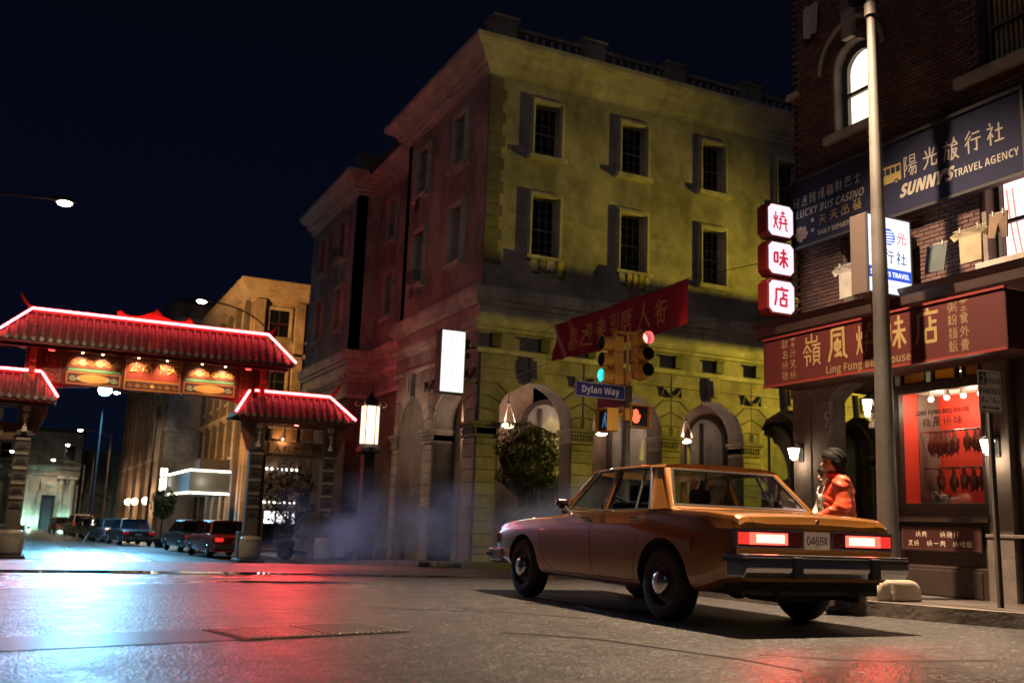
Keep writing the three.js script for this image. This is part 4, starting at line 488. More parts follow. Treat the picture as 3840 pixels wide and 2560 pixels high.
{   // red cloth banner on wires across the side street
  const t = canvasTex(1024, 160, (c, w, h) => { c.fillStyle = '#8e1226'; c.fillRect(0, 0, w, h); [...'歡迎來到唐人街'].forEach((g, i) => glyph(c, g, 150 + i * 108, 30, 82, 100, 9, '#c08a4a', 'round')); });
  const s = thing('street_banner', 'red cloth banner with gold characters strung across the side street', 'banner'), g = new THREE.PlaneGeometry(4.72, 0.74, 90, 10), p = g.attributes.position;
  for (let i = 0; i < p.count; i++) { const x = p.getX(i), y = p.getY(i), k = smooth(-x, -0.2, 2.4), q = (x + 2.36) / 4.72; p.setZ(i, 0.05 * k * Math.sin((x + y * 0.8) * 9) + 0.018 * Math.sin(x * 21 + y * 5) * (1 - Math.abs(2 * q - 1)) + 0.03 * Math.sin(x * 3)); p.setY(i, y - 0.05 * Math.sin(Math.PI * q) * (0.5 - y / 0.74)); }
  g.computeVertexNormals(); const o = shadowed(new THREE.Mesh(g, std(0xffffff, 0.75, { map: t }))); o.name = 'cloth'; o.applyMatrix4(basis([9.4, 4.52, -15.46], [0, 0, 1], [-1, 0, 0])); s.add(o);
  mb().path([[10.1, 4.98, -11.4], [9.4, 4.9, -13.1]], 0.006, 5).path([[9.4, 4.9, -13.1], [9.4, 4.86, -15.4], [9.4, 4.88, -17.82]], 0.006, 5).path([[9.4, 4.88, -17.82], [10.6, 5.05, -23.3]], 0.006, 5).path([[10.1, 4.05, -11.4], [9.4, 4.15, -13.1]], 0.006, 5).path([[9.4, 4.14, -17.82], [10.6, 4.4, -23.3]], 0.006, 5).build('wire', M.wire, s);
}
// ---------- cars ----------
const curve = (pts) => (z) => { if (z <= pts[0][0]) return pts[0][1]; for (let i = 1; i < pts.length; i++) if (z <= pts[i][0]) { const t = (z - pts[i - 1][0]) / (pts[i][0] - pts[i - 1][0]); return lerp(pts[i - 1][1], pts[i][1], t * t * (3 - 2 * t) * 0.5 + t * 0.5); } return pts[pts.length - 1][1]; };
function loft(zs, half, crease = 0.34) {   // half(z) -> [[x, y], ...] from the bottom middle round to the top middle
  const rings = zs.map((z) => { const h = half(z), r = h.map(([x, y]) => [x, y, z]); for (let i = h.length - 2; i > 0; i--) r.push([-h[i][0], h[i][1], z]); return r; }), n = rings[0].length, pos = [];
  for (let k = 0; k < rings.length - 1; k++) for (let i = 0; i < n; i++) { const j = (i + 1) % n, a = rings[k][i], b = rings[k][j], c = rings[k + 1][j], d = rings[k + 1][i]; pos.push(...a, ...c, ...b, ...a, ...d, ...c); }
  for (const [k, flip] of [[0, false], [rings.length - 1, true]]) { const c = [0, rings[k].reduce((s, p) => s + p[1], 0) / n, rings[k][0][2]]; for (let i = 0; i < n; i++) { const a = rings[k][i], b = rings[k][(i + 1) % n]; pos.push(...c, ...(flip ? b : a), ...(flip ? a : b)); } }
  const g = new THREE.BufferGeometry(); g.setAttribute('position', new THREE.Float32BufferAttribute(pos, 3));
  let vol = 0; for (let i = 0; i < pos.length; i += 9) vol += pos[i] * (pos[i + 4] * pos[i + 8] - pos[i + 5] * pos[i + 7]) - pos[i + 1] * (pos[i + 3] * pos[i + 8] - pos[i + 5] * pos[i + 6]) + pos[i + 2] * (pos[i + 3] * pos[i + 7] - pos[i + 4] * pos[i + 6]);
  if (vol < 0) { const q = g.attributes.position.array; for (let i = 0; i < q.length; i += 9) for (let k = 0; k < 3; k++) { const t = q[i + 3 + k]; q[i + 3 + k] = q[i + 6 + k]; q[i + 6 + k] = t; } }
  return toCreasedNormals(g, crease);
}
// a panel between corner points (in order), with thickness t inwards
function quadPanel(q, t = 0.012) { const P = q.map((p) => V(...p)), n = P[1].clone().sub(P[0]).cross(P[2].clone().sub(P[0])).normalize(), B = P.map((p) => p.clone().addScaledVector(n, -t)), pos = [], tri = (a, b, c) => pos.push(...a.toArray(), ...b.toArray(), ...c.toArray()), m = P.length; for (let i = 1; i < m - 1; i++) { tri(P[0], P[i], P[i + 1]); tri(B[0], B[i + 1], B[i]); } for (let i = 0; i < m; i++) { const j = (i + 1) % m; tri(P[i], B[i], B[j]); tri(P[i], B[j], P[j]); } const g = new THREE.BufferGeometry(); g.setAttribute('position', new THREE.Float32BufferAttribute(pos, 3)); g.computeVertexNormals(); return g; }
const ringPanel = (o, i, t) => { const b = mb(); for (let k = 0; k < 4; k++) { const j = (k + 1) % 4; b.add(quadPanel([o[k], o[j], i[j], i[k]], t)); } return b; };
const mirX = (q) => q.map(([x, y, z]) => [-x, y, z]).reverse();
function wheel(parent, x, y, z, side, r, w, capR, rimMat, capMat) {
  const prof = [[r * 0.6, -w / 2], [r * 0.8, -w / 2 - 0.006], [r * 0.94, -w / 2 + 0.012], [r, -w / 2 + 0.045], [r, w / 2 - 0.045], [r * 0.94, w / 2 - 0.012], [r * 0.8, w / 2 + 0.006], [r * 0.6, w / 2]];
  const turn = M4().makeRotationZ(-Math.PI / 2 * side).setPosition(x, y, z), t = mb().lathe(prof, [0, 0, 0], 36); const o = mb().add(t.geo(), turn).build('wheel', M.rubber, parent);
  mb().add(mb().lathe([[r * 0.62, w / 2], [r * 0.6, w / 2 - 0.03], [r * 0.52, w / 2 - 0.05], [r * 0.42, w / 2 - 0.02], [0, w / 2 - 0.03], [0, -w / 2 + 0.02], [r * 0.6, -w / 2 + 0.01]], [0, 0, 0], 32).geo(), turn).build('rim', rimMat, o);
  mb().add(mb().lathe([[capR, w / 2 - 0.02], [capR * 0.98, w / 2 + 0.012], [capR * 0.86, w / 2 + 0.03], [capR * 0.8, w / 2 + 0.032], [capR * 0.5, w / 2 + 0.042], [0, w / 2 + 0.045]], [0, 0, 0], 28).geo(), turn).build('hubcap', capMat, o);
  return o;
}
const car = thing('sedan', 'orange brown four door sedan with glowing tail lights and chrome bumper', 'car', [6.17, 0, -7.8]);
{
  const paint = phys([0.30, 0.122, 0.022], 0.34, { metalness: 0.35, clearcoat: 1, clearcoatRoughness: 0.04 }), dark = std([0.012, 0.011, 0.011], 0.85), vinyl = std([0.05, 0.022, 0.012], 0.7);
  const W = curve([[-3.66, 0.83], [-3.55, 0.862], [-3.2, 0.892], [-2.4, 0.905], [-0.2, 0.908], [0.5, 0.9], [1.0, 0.875], [1.07, 0.862]]), YS = curve([[-3.66, 0.755], [-3.6, 0.795], [-3.41, 0.858], [-2.74, 0.903], [-2.28, 0.92], [-2.0, 0.95], [-1.74, 0.978], [-0.2, 1.0], [0.13, 1.012], [0.58, 0.998], [0.98, 0.965], [1.04, 0.94], [1.07, 0.9]]), YC = curve([[-3.66, 0.72], [-3.4, 0.79], [-2.9, 0.835], [-2.1, 0.856], [-0.2, 0.868], [1.07, 0.84]]), YB = curve([[-3.66, 0.4], [-3.4, 0.36], [-3.1, 0.28], [-0.5, 0.27], [0.5, 0.3], [0.87, 0.4], [1.07, 0.42]]), YT = curve([[-3.66, 0.765], [-3.58, 0.815], [-3.4, 0.88], [-2.74, 0.928], [-2.1, 0.965], [-1.9, 0.985], [0.1, 1.03], [0.6, 1.015], [0.98, 0.99], [1.03, 0.975], [1.07, 0.9]]);
  const half = (z) => { const w = W(z), s = YS(z), c = Math.min(YC(z), s - 0.04), b = YB(z), t = YT(z); return [[0, b], [w * 0.6, b], [w - 0.12, b], [w - 0.055, b + 0.035], [w - 0.03, Math.max(b + 0.08, 0.325)], [w - 0.008, Math.max(b + 0.12, 0.43)], [w, 0.56], [w + 0.002, 0.66], [w - 0.004, lerp(0.66, c, 0.6)], [w - 0.014, c - 0.015], [w - 0.024, c + 0.004], [w - 0.036, lerp(c, s, 0.6)], [w - 0.055, s - 0.012], [w - 0.085, s], [w - 0.14, s + 0.006], [w * 0.6, t - 0.006], [w * 0.3, t], [0, t + 0.004]]; };
  const zs = [-3.66, -3.63, -3.6, -3.55, -3.48, -3.41, -3.3, -3.15, -3, -2.8, -2.6, -2.4, -2.25, -2.1, -2, -1.9, -1.8, -1.7, -1.5, -1.2, -0.9, -0.6, -0.35, -0.2, -0.05, 0.1, 0.2, 0.35, 0.5, 0.65, 0.8, 0.9, 0.98, 1.01, 1.04, 1.06, 1.07];
  const ev = new Evaluator(); ev.attributes = ['position', 'normal']; ev.useGroups = true;
  const brush = (g, m) => { g = g.clone(); if (!g.index) g = g.clone(); for (const k of Object.keys(g.attributes)) if (k !== 'position' && k !== 'normal') g.deleteAttribute(k); g.clearGroups(); const b = new Brush(g, m); b.updateMatrixWorld(); return b; };
  const boxB = (x0, x1, y0, y1, z0, z1, m) => brush(mb().box(x0, x1, y0, y1, z0, z1).geo(), m), prism = (pts, x0, x1, m) => { const g = mb().extr(pts.map(([z, y]) => [z, y]), x1 - x0, basis([x0, 0, 0], [0, 0, 1], [-1, 0, 0])).geo(); g.translate(x1 - x0, 0, 0); return brush(g, m); };
  const cylB = (x0, x1, y, z, r, m) => { const g = new THREE.CylinderGeometry(r, r, x1 - x0, 40); g.rotateZ(Math.PI / 2); g.translate((x0 + x1) / 2, y, z); return brush(plain(g), m); };
  let body = brush(loft(zs, half), paint); const sub = (b) => { body = ev.evaluate(body, b, SUBTRACTION); };
  for (const s of [-1, 1]) { const a = s < 0 ? -1.2 : 0.56, e = a + 0.64; sub(cylB(a, e, 0.34, 0.03, 0.405, dark)); sub(cylB(a, e, 0.315, -2.83, 0.4, dark)); }
  sub(boxB(-0.77, 0.77, 0.5, 1.3, -1.72, -0.02, vinyl)); sub(boxB(-0.72, 0.72, 0.9, 1.3, -1.95, -1.68, vinyl));
  const FD = [[-2.09, 0.335], [-2.3, 0.47], [-2.38, 0.63], [-2.376, 1.2], [-1.285, 1.2], [-1.28, 0.8], [-1.222, 0.335]], RD = [[-1.216, 0.335], [-1.274, 0.8], [-1.279, 1.2], [-0.2, 1.2], [-0.22, 0.97], [-0.3, 0.8], [-0.4, 0.66], [-0.46, 0.335]];
  const inset = (p, d) => { const cx = p.reduce((a, q) => a + q[0], 0) / p.length, cy = p.reduce((a, q) => a + q[1], 0) / p.length; return p.map(([x, y]) => [x + Math.sign(cx - x) * d, y + Math.sign(cy - y) * d]); };
  const panels = [];
  for (const s of [-1, 1]) for (const [poly, n] of [[FD, 'front_door'], [RD, 'rear_door']]) { const a = s < 0 ? -1.2 : 0.79, pb = prism(poly, a, a + 0.41, dark), ps = prism(inset(poly, 0.005), a, a + 0.41, dark); panels.push([n, ev.evaluate(body, ps, INTERSECTION), s]); sub(pb); }
  { const lid = [boxB(-0.69, 0.69, 0.852, 1.3, 0.2, 1.3, dark), boxB(-0.685, 0.685, 0.857, 1.3, 0.205, 1.3, dark)]; panels.push(['boot_lid', ev.evaluate(body, lid[1], INTERSECTION), 0]); sub(lid[0]); const hood = [boxB(-0.72, 0.72, 0.81, 1.3, -3.52, -2.02, dark), boxB(-0.715, 0.715, 0.815, 1.3, -3.515, -2.025, dark)]; panels.push(['bonnet', ev.evaluate(body, hood[1], INTERSECTION), 0]); sub(hood[0]); }
  const keep = (r, name, parent) => { const o = shadowed(new THREE.Mesh(r.geometry, Array.isArray(r.material) ? r.material : r.material)); o.name = name; parent.add(o); return o; };
  keep(body, 'body', car); const parts = {}; for (const [n, r, s] of panels) { const o = keep(r, n, car); parts[n + s] = o; }
  // roof, pillars, glass
  const roofHalf = (z) => { const k = curve([[-1.56, 0], [-1.3, 0.8], [-0.9, 1], [-0.5, 0.98], [-0.24, 0.82]])(z), t = 1.405 + 0.062 * k, e = 1.388 + 0.03 * k; return [[0, t - 0.05], [0.4, t - 0.055], [0.62, e - 0.015], [0.682, e - 0.012], [0.69, e], [0.672, e + 0.014], [0.62, lerp(e, t, 0.62)], [0.5, lerp(e, t, 0.88)], [0.25, t], [0, t + 0.006]]; };
  mb().add(loft([-1.56, -1.5, -1.4, -1.25, -1.05, -0.85, -0.65, -0.45, -0.32, -0.24], roofHalf)).build('roof', paint, car);
  for (const s of [-1, 1]) {
    const q = (p) => (s > 0 ? p : mirX(p));
    mb().add(quadPanel(q([[0.868, 1.002, -0.19], [0.672, 1.398, -0.43], [0.664, 1.41, -0.24], [0.856, 1.012, 0.115]]), 0.05)).build('rear_pillar', paint, car);
    mb().add(quadPanel(q([[0.862, 0.99, -1.09], [0.684, 1.4, -1.1], [0.684, 1.4, -1.02], [0.862, 0.992, -1.0]]), 0.045)).build('door_pillar', paint, car);
    for (const z of [-1.062, -1.042]) mb().cyl([s * 0.868, 0.995, z], [s * 0.69, 1.4, z - 0.01], 0.006).build('pillar_trim', M.chrome, car);
    mb().path([[s * 0.82, 0.975, -2.0], [s * 0.655, 1.395, -1.53]], 0.026).build('windscreen_pillar', paint, car);
    mb().path([[s * 0.84, 0.985, -1.96], [s * 0.68, 1.4, -1.52], [s * 0.698, 1.418, -1.1], [s * 0.698, 1.417, -0.44], [s * 0.866, 1.006, -0.19]], 0.007, 6).build('drip_rail', M.chrome, car);
    const belt = mb().path([[s * 0.872, 0.987, -1.74], [s * 0.876, 1.005, -0.2]], 0.008, 6).build('belt_trim', M.chrome, car);
    const g1 = mb().add(quadPanel(q([[0.856, 0.99, -1.75], [0.676, 1.395, -1.38], [0.68, 1.398, -1.1], [0.858, 0.99, -1.09]]), 0.002)).build('front_side_glass', M.tint, car), g2 = mb().add(quadPanel(q([[0.858, 0.992, -1.0], [0.68, 1.398, -1.02], [0.674, 1.396, -0.46], [0.86, 1.0, -0.24]]), 0.002)).build('rear_side_glass', M.tint, car);
    mb().path([[s * 0.862, 0.99, -1.77], [s * 0.682, 1.398, -1.4], [s * 0.686, 1.402, -1.1]], 0.014, 6).path([[s * 0.686, 1.402, -1.02], [s * 0.678, 1.4, -0.45], [s * 0.864, 1.0, -0.215]], 0.014, 6).path([[s * 0.86, 0.995, -0.46], [s * 0.68, 1.396, -0.56]], 0.013, 6).build('window_frame', M.darkTrim, car);
    // handles, mirror
    for (const [z, y, d] of [[-1.367, 0.9, 'front_door'], [-0.441, 0.908, 'rear_door']]) mb().box(s * 0.878, s * 0.905, y - 0.005, y + 0.018, z - 0.075, z + 0.075, 0.008).box(s * 0.86, s * 0.884, y - 0.03, y - 0.005, z - 0.07, z + 0.07, 0.006).build('handle', M.chrome, parts[d + s]);
  }
  { const m = mb().cyl([-0.89, 0.95, -1.72], [-0.93, 1.03, -1.76], 0.022, 0.016).box(-1.02, -0.88, 1.0, 1.11, -1.83, -1.75, 0.035).build('door_mirror', M.chrome, car); mb().box(-1.005, -0.895, 1.015, 1.095, -1.752, -1.746).build('mirror_glass', std([0.8, 0.8, 0.8], 0.02, { metalness: 1 }), m); }
  const wsO = [[-0.8, 0.965, -2.02], [0.8, 0.965, -2.02], [0.645, 1.41, -1.53], [-0.645, 1.41, -1.53]], wsI = [[-0.76, 0.995, -1.985], [0.76, 0.995, -1.985], [0.61, 1.385, -1.555], [-0.61, 1.385, -1.555]];
  const ws = ringPanel(wsO, wsI, -0.012).build('windscreen_frame', paint, car); mb().add(quadPanel(wsI, 0.002)).build('windscreen', M.tint, ws);
  const rwO = [[-0.858, 1.008, 0.13], [0.858, 1.008, 0.13], [0.668, 1.432, -0.262], [-0.668, 1.432, -0.262]], rwM = [[-0.795, 1.046, 0.07], [0.795, 1.046, 0.07], [0.618, 1.405, -0.235], [-0.618, 1.405, -0.235]], rwI = [[-0.765, 1.062, 0.055], [0.765, 1.062, 0.055], [0.6, 1.388, -0.222], [-0.6, 1.388, -0.222]];
  const rw = ringPanel(rwO, rwM, 0.02).build('rear_window_surround', paint, car); ringPanel(rwM.map(([x, y, z]) => [x, y, z + 0.012]), rwI.map(([x, y, z]) => [x, y, z + 0.012]), 0.015).build('bright_trim', M.chrome, rw); mb().add(quadPanel(rwI, 0.002)).build('rear_glass', M.tint, rw);
  mb().box(-0.78, 0.78, 0.95, 1.02, -0.06, 0.14).build('parcel_shelf', vinyl, car);
  // cabin
  const seat = (x, w) => { const s = mb().box(x - w / 2, x + w / 2, 0.55, 1.08, -1.2, -1.06, 0.05).box(x - w / 2, x + w / 2, 0.5, 0.66, -1.6, -1.1, 0.05).build('front_seat', vinyl, car); mb().box(x - 0.13, x + 0.13, 1.1, 1.26, -1.17, -1.07, 0.045).cyl([x, 1.05, -1.12], [x, 1.12, -1.12], 0.012).build('headrest', vinyl, s); }; seat(-0.38, 0.62); seat(0.38, 0.62);
  mb().box(-0.72, 0.72, 0.52, 1.0, -0.42, -0.26, 0.05).box(-0.72, 0.72, 0.5, 0.66, -0.85, -0.35, 0.05).build('rear_seat', vinyl, car); mb().add(new THREE.TorusGeometry(0.19, 0.014, 8, 30), M4().makeRotationX(-0.45).setPosition(-0.38, 0.98, -1.56)).cyl([-0.38, 0.98, -1.56], [-0.38, 0.86, -1.75], 0.02).build('steering_wheel', dark, car); mb().box(-0.76, 0.76, 0.8, 0.965, -1.94, -1.68, 0.03).build('dashboard', vinyl, car);
  // tail: lamps, plate, bumper
  const ZR = 1.072, bright = std([0.45, 0.42, 0.4], 0.25, { metalness: 0.9 }), hot = glow([1, 0.3, 0.22], 4.2), mid = glow([1, 0.09, 0.06], 2.6), warm = glow([1, 0.04, 0.03], 0.9), smoked = std([0.08, 0.012, 0.012], 0.2);
  for (const s of [-1, 1]) {
    const fr = mb().box(s * 0.155, s * 0.868, 0.69, 0.705, ZR - 0.03, ZR + 0.012).box(s * 0.155, s * 0.868, 0.835, 0.85, ZR - 0.03, ZR + 0.012).box(s * 0.155, s * 0.17, 0.705, 0.835, ZR - 0.03, ZR + 0.012).box(s * 0.852, s * 0.868, 0.705, 0.835, ZR - 0.05, ZR + 0.008).build('tail_lamp_bezel', bright, car);
    mb().box(s * 0.17, s * 0.32, 0.722, 0.82, ZR - 0.03, ZR + 0.004).build('reverse_lens', smoked, fr); mb().box(s * 0.36, s * 0.66, 0.737, 0.806, ZR - 0.03, ZR + 0.006).build('tail_light_lens', hot, fr); mb().box(s * 0.325, s * 0.73, 0.722, 0.737, ZR - 0.03, ZR + 0.005).box(s * 0.325, s * 0.73, 0.806, 0.82, ZR - 0.03, ZR + 0.005).box(s * 0.325, s * 0.36, 0.737, 0.806, ZR - 0.03, ZR + 0.005).box(s * 0.66, s * 0.73, 0.737, 0.806, ZR - 0.03, ZR + 0.005).build('tail_light_surround', mid, fr); mb().box(s * 0.732, s * 0.852, 0.722, 0.82, ZR - 0.05, ZR + 0.003).build('tail_light_corner', warm, fr); mb().box(s * 0.155, s * 0.855, 0.705, 0.722, ZR - 0.03, ZR).box(s * 0.155, s * 0.855, 0.82, 0.835, ZR - 0.03, ZR).build('lens_border', smoked, fr);
    const l = new THREE.SpotLight(rgb(1, 0.06, 0.035), 4, 0, 1.15, 0.8); l.position.set(s * 0.55, 0.77, ZR + 0.05); l.target.position.set(s * 0.55, 0.3, ZR + 4); l.shadow.radius = 6; l.castShadow = true; car.add(l, l.target);
  }
  const pt = canvasTex(256, 128, (c) => { c.fillStyle = '#b9a9a6'; c.fillRect(0, 0, 256, 128); latin(c, '0469X', 128, 94, 84, '#2c2430', { align: 'center', sx: 0.92, bold: false, stroke: 4 }); c.fillStyle = '#6a5a5a'; c.fillRect(104, 108, 48, 6); });
  const plate = mb().box(-0.15, 0.15, 0.68, 0.845, ZR - 0.03, ZR - 0.004).build('plate_recess', dark, car); sheet('number_plate', 0.285, 0.148, std(0xffffff, 0.5, { map: pt }), plate, M4().makeTranslation(0, 0.766, ZR + 0.002));
  mb().cyl([0.015, 0.928, 1.04], [0.015, 0.928, 1.075], 0.014).build('lock', M.chrome, parts['boot_lid0']);
  const bump = mb().extr([[1.06, 0.455], [1.19, 0.455], [1.228, 0.5], [1.238, 0.535], [1.228, 0.588], [1.06, 0.588]], 1.78, basis([0.89, 0, 0], [0, 0, 1], [-1, 0, 0]), 0.004).box(-0.9, 0.9, 0.61, 0.645, 1.04, 1.235, 0.014).box(-0.885, 0.885, 0.535, 0.545, 1.12, 1.238, 0.004).build('rear_bumper', M.chrome, car); for (const s of [-1, 1]) mb().box(s * 0.86, s * 0.9, 0.46, 0.585, 0.98, 1.2, 0.012).box(s * 0.87, s * 0.91, 0.612, 0.642, 0.95, 1.22, 0.008).build('bumper_end', M.chrome, bump);
  mb().box(-0.897, 0.897, 0.588, 0.611, 1.1, 1.24, 0.006).box(-0.915, -0.89, 0.582, 0.615, 0.95, 1.2).box(0.89, 0.915, 0.582, 0.615, 0.95, 1.2).build('rubber_strip', M.rubber, bump); for (const x of [-0.36, 0.5]) mb().box(x - 0.05, x + 0.05, 0.453, 0.63, 1.15, 1.256, 0.014).build('bumper_guard', M.rubber, bump);
  mb().box(-0.72, 0.72, 0.4, 0.47, 0.9, 1.06).box(-0.75, 0.75, 0.3, 0.42, -3.0, 1.0).build('underbody', dark, car); mb().cyl([-0.7, 0.34, 0], [0.7, 0.34, 0], 0.05).ball(0, 0.34, 0, 0.14).build('rear_axle', dark, car); mb().tube([[0.35, 0.26, 0.2], [0.36, 0.25, 0.6], [0.42, 0.28, 0.8], [0.5, 0.27, 1.02]], 0.028, 20, 8).box(-0.35, 0.1, 0.24, 0.4, 0.5, 0.95, 0.05).build('exhaust', dark, car);
  const fb = mb().box(-0.88, 0.88, 0.38, 0.53, -3.82, -3.66, 0.02).build('front_bumper', M.chrome, car); mb().box(-0.9, 0.9, 0.44, 0.475, -3.835, -3.65, 0.006).build('rubber_strip', M.rubber, fb); for (const s of [-1, 1]) mb().box(s * 0.86, s * 0.895, 0.385, 0.525, -3.75, -3.42, 0.012).build('bumper_end', M.chrome, fb);
  mb().box(-0.55, 0.55, 0.56, 0.74, -3.7, -3.64, 0.01).build('grille', bright, car); for (const s of [-1, 1]) { mb().box(s * 0.58, s * 0.82, 0.58, 0.74, -3.69, -3.62, 0.015).build('headlamp', M.glass.clone(), car); mb().box(s * 0.83, s * 0.872, 0.6, 0.72, -3.6, -3.5, 0.006).build('side_marker', std([0.35, 0.12, 0.02], 0.2), car); }
  mb().box(-0.908, -0.89, 0.65, 0.76, 0.335, 0.495, 0.003).build('fuel_flap', paint, car);
  for (const s of [-1, 1]) { wheel(car, s * 0.775, 0.342, 0, s, 0.342, 0.2, 0.115, std([0.03, 0.028, 0.028], 0.5, { metalness: 0.3 }), M.chrome); wheel(car, s * 0.775, 0.342, -2.865, s, 0.342, 0.2, 0.115, std([0.03, 0.028, 0.028], 0.5, { metalness: 0.3 }), M.chrome); }
}
// parked cars down the street, simpler
function parkedCar(kind, colour, label, pos, turn, tail = 0.25) {
  const c = thing('parked_car', label, 'car', pos, turn, 'cars parked along the street'), p = phys(colour, 0.3, { clearcoat: 0.7, clearcoatRoughness: 0.1 }), tall = kind === 'tall', H = tall ? 1.62 : 1.38, B = tall ? 1.0 : 0.9;
  const S = curve([[-2.2, 0.62], [-2.05, 0.76], [-1.1, B - 0.06], [0.8, B], [2.0, B - (tall ? 0.02 : 0.06)], [2.2, B - 0.14]]), W = curve([[-2.2, 0.74], [-1.9, 0.85], [0, 0.88], [1.9, 0.86], [2.2, 0.8]]);
  const well = (z) => { const d = Math.min(Math.abs(z + 1.32), Math.abs(z - 1.32)); return d < 0.36 ? Math.sqrt(0.36 * 0.36 - d * d) : 0; };
  const zs = []; for (let z = -2.2; z <= 2.201; z += 0.1) zs.push(z);
  mb().add(loft(zs, (z) => { const w = W(z), s = S(z), b = 0.25 + well(z) * 0.95; return [[0, 0.25], [w - 0.25, 0.25], [w - 0.24, b], [w - 0.02, Math.min(b, s - 0.1)], [w, Math.max(0.5, Math.min(b + 0.02, s - 0.08))], [w, s - 0.12], [w - 0.04, s - 0.02], [w - 0.12, s], [0, s + 0.02]]; })).build('body', p, c);
  const zr = tall ? 2.02 : 1.35, top = tall ? 1.75 : 0.9, gh = (z) => { const t = z < -0.35 ? smooth(z, -1.05, -0.35) : 1 - smooth(z, top, zr + 0.01), y = lerp(B - 0.05, H - 0.03, t), w = lerp(0.78, 0.62, t); return [[0, B - 0.06], [0.79, B - 0.06], [w, y - 0.02], [w - 0.08, y], [0, y + 0.01]]; };
  mb().add(loft([-1.05, -0.9, -0.7, -0.5, -0.35, 0, 0.5, top, lerp(top, zr, 0.3), lerp(top, zr, 0.6), zr], gh)).build('windows', M.pane, c);
  mb().add(loft([-0.42, -0.3, 0, 0.5, top, top + 0.08], (z) => [[0, H - 0.06], [0.6, H - 0.07], [0.645, H - 0.06], [0.56, H], [0.3, H + 0.015], [0, H + 0.02]])).build('roof', p, c);
  for (const s of [-1, 1]) { mb().cyl([s * 0.77, B - 0.03, -1.0], [s * 0.64, H - 0.04, -0.38], 0.025).build('windscreen_pillar', p, c); mb().box(s * 0.69, s * 0.73, B - 0.05, H - 0.03, 0.28, 0.36).build('door_pillar', p, c); mb().cyl([s * 0.76, B - 0.03, zr - 0.03], [s * 0.63, H - 0.05, top], 0.045).build('rear_pillar', p, c);
    mb().box(s * 0.5, s * 0.8, tall ? 0.8 : 0.62, tall ? 1.0 : 0.76, 2.13, 2.205, 0.01).build('tail_light_lens', glow([1, 0.03, 0.03], tail), c); mb().box(s * 0.48, s * 0.74, 0.56, 0.68, -2.2, -2.12, 0.01).build('headlamp', M.chrome, c);
    for (const z of [-1.32, 1.32]) wheel(c, s * 0.75, 0.32, z, s, 0.32, 0.19, 0.17, M.steel, M.chrome); }
  mb().box(-0.84, 0.84, 0.36, 0.52, 2.12, 2.28, 0.02).build('rear_bumper', M.steel, c); mb().box(-0.82, 0.82, 0.36, 0.5, -2.28, -2.12, 0.02).build('front_bumper', M.steel, c); mb().box(-0.18, 0.18, 0.56, 0.66, 2.19, 2.215).build('number_plate', M.white, c);
  return c;
}
// ---------- people: bodies as one skin of blended capsules ----------
function field(prims, lo, hi, cell, k = 0.04) {   // prims: [ax,ay,az, bx,by,bz, ra, rb]
  const size = Math.max(hi[0] - lo[0], hi[1] - lo[1], hi[2] - lo[2]), n = Math.min(150, Math.ceil(size / cell)), mc = new MarchingCubes(n, new THREE.MeshBasicMaterial(), false, false, 400000), c = [(lo[0] + hi[0]) / 2, (lo[1] + hi[1]) / 2, (lo[2] + hi[2]) / 2], f = mc.field;
  mc.isolation = 0;
  const half = size / 2, lim = [0, 1, 2].map((a) => [lo[a], hi[a]]);
  for (let z = 0; z < n; z++) { const pz = c[2] + (z - n / 2) / (n / 2) * half; for (let y = 0; y < n; y++) { const py = c[1] + (y - n / 2) / (n / 2) * half; for (let x = 0; x < n; x++) {
    const px = c[0] + (x - n / 2) / (n / 2) * half, i = x + y * n + z * n * n; if (px < lo[0] || px > hi[0] || py < lo[1] || py > hi[1] || pz < lo[2] || pz > hi[2]) { f[i] = -1; continue; }
    f[i] = -prims(px, py, pz); } } }
  mc.update(); const m = mc.count, g = new THREE.BufferGeometry(), P = new Float32Array(m * 3); for (let i = 0; i < m; i++) for (let a = 0; a < 3; a++) P[i * 3 + a] = mc.positionArray[i * 3 + a] * half + c[a];
  g.setAttribute('position', new THREE.BufferAttribute(P, 3)); const N = new Float32Array(m * 3), e = 0.004; for (let i = 0; i < m; i++) { const [x, y, z] = [P[i * 3], P[i * 3 + 1], P[i * 3 + 2]], v = V(prims(x + e, y, z) - prims(x - e, y, z), prims(x, y + e, z) - prims(x, y - e, z), prims(x, y, z + e) - prims(x, y, z - e)).normalize(); N[i * 3] = v.x; N[i * 3 + 1] = v.y; N[i * 3 + 2] = v.z; }
  g.setAttribute('normal', new THREE.BufferAttribute(N, 3)); return triUV(g);
}
const cap = (a, b, ra, rb = ra) => { const [ax, ay, az] = a, dx = b[0] - ax, dy = b[1] - ay, dz = b[2] - az, L = dx * dx + dy * dy + dz * dz || 1e-9; return (x, y, z) => { const t = clamp(((x - ax) * dx + (y - ay) * dy + (z - az) * dz) / L, 0, 1); return Math.hypot(x - ax - dx * t, y - ay - dy * t, z - az - dz * t) - (ra + (rb - ra) * t); }; };
const ell = (c, r) => (x, y, z) => { const p = (x - c[0]) / r[0], q = (y - c[1]) / r[1], s = (z - c[2]) / r[2], l = Math.hypot(p, q, s), m = Math.min(...r); return (l - 1) * m; };
const blend = (list, k) => (x, y, z) => { let d = list[0](x, y, z); for (let i = 1; i < list.length; i++) { const e = list[i](x, y, z), h = clamp(0.5 + 0.5 * (e - d) / k, 0, 1); d = lerp(e, d, h) - k * h * (1 - h); } return d; };
const wrinkle = vnoise(16, 404);
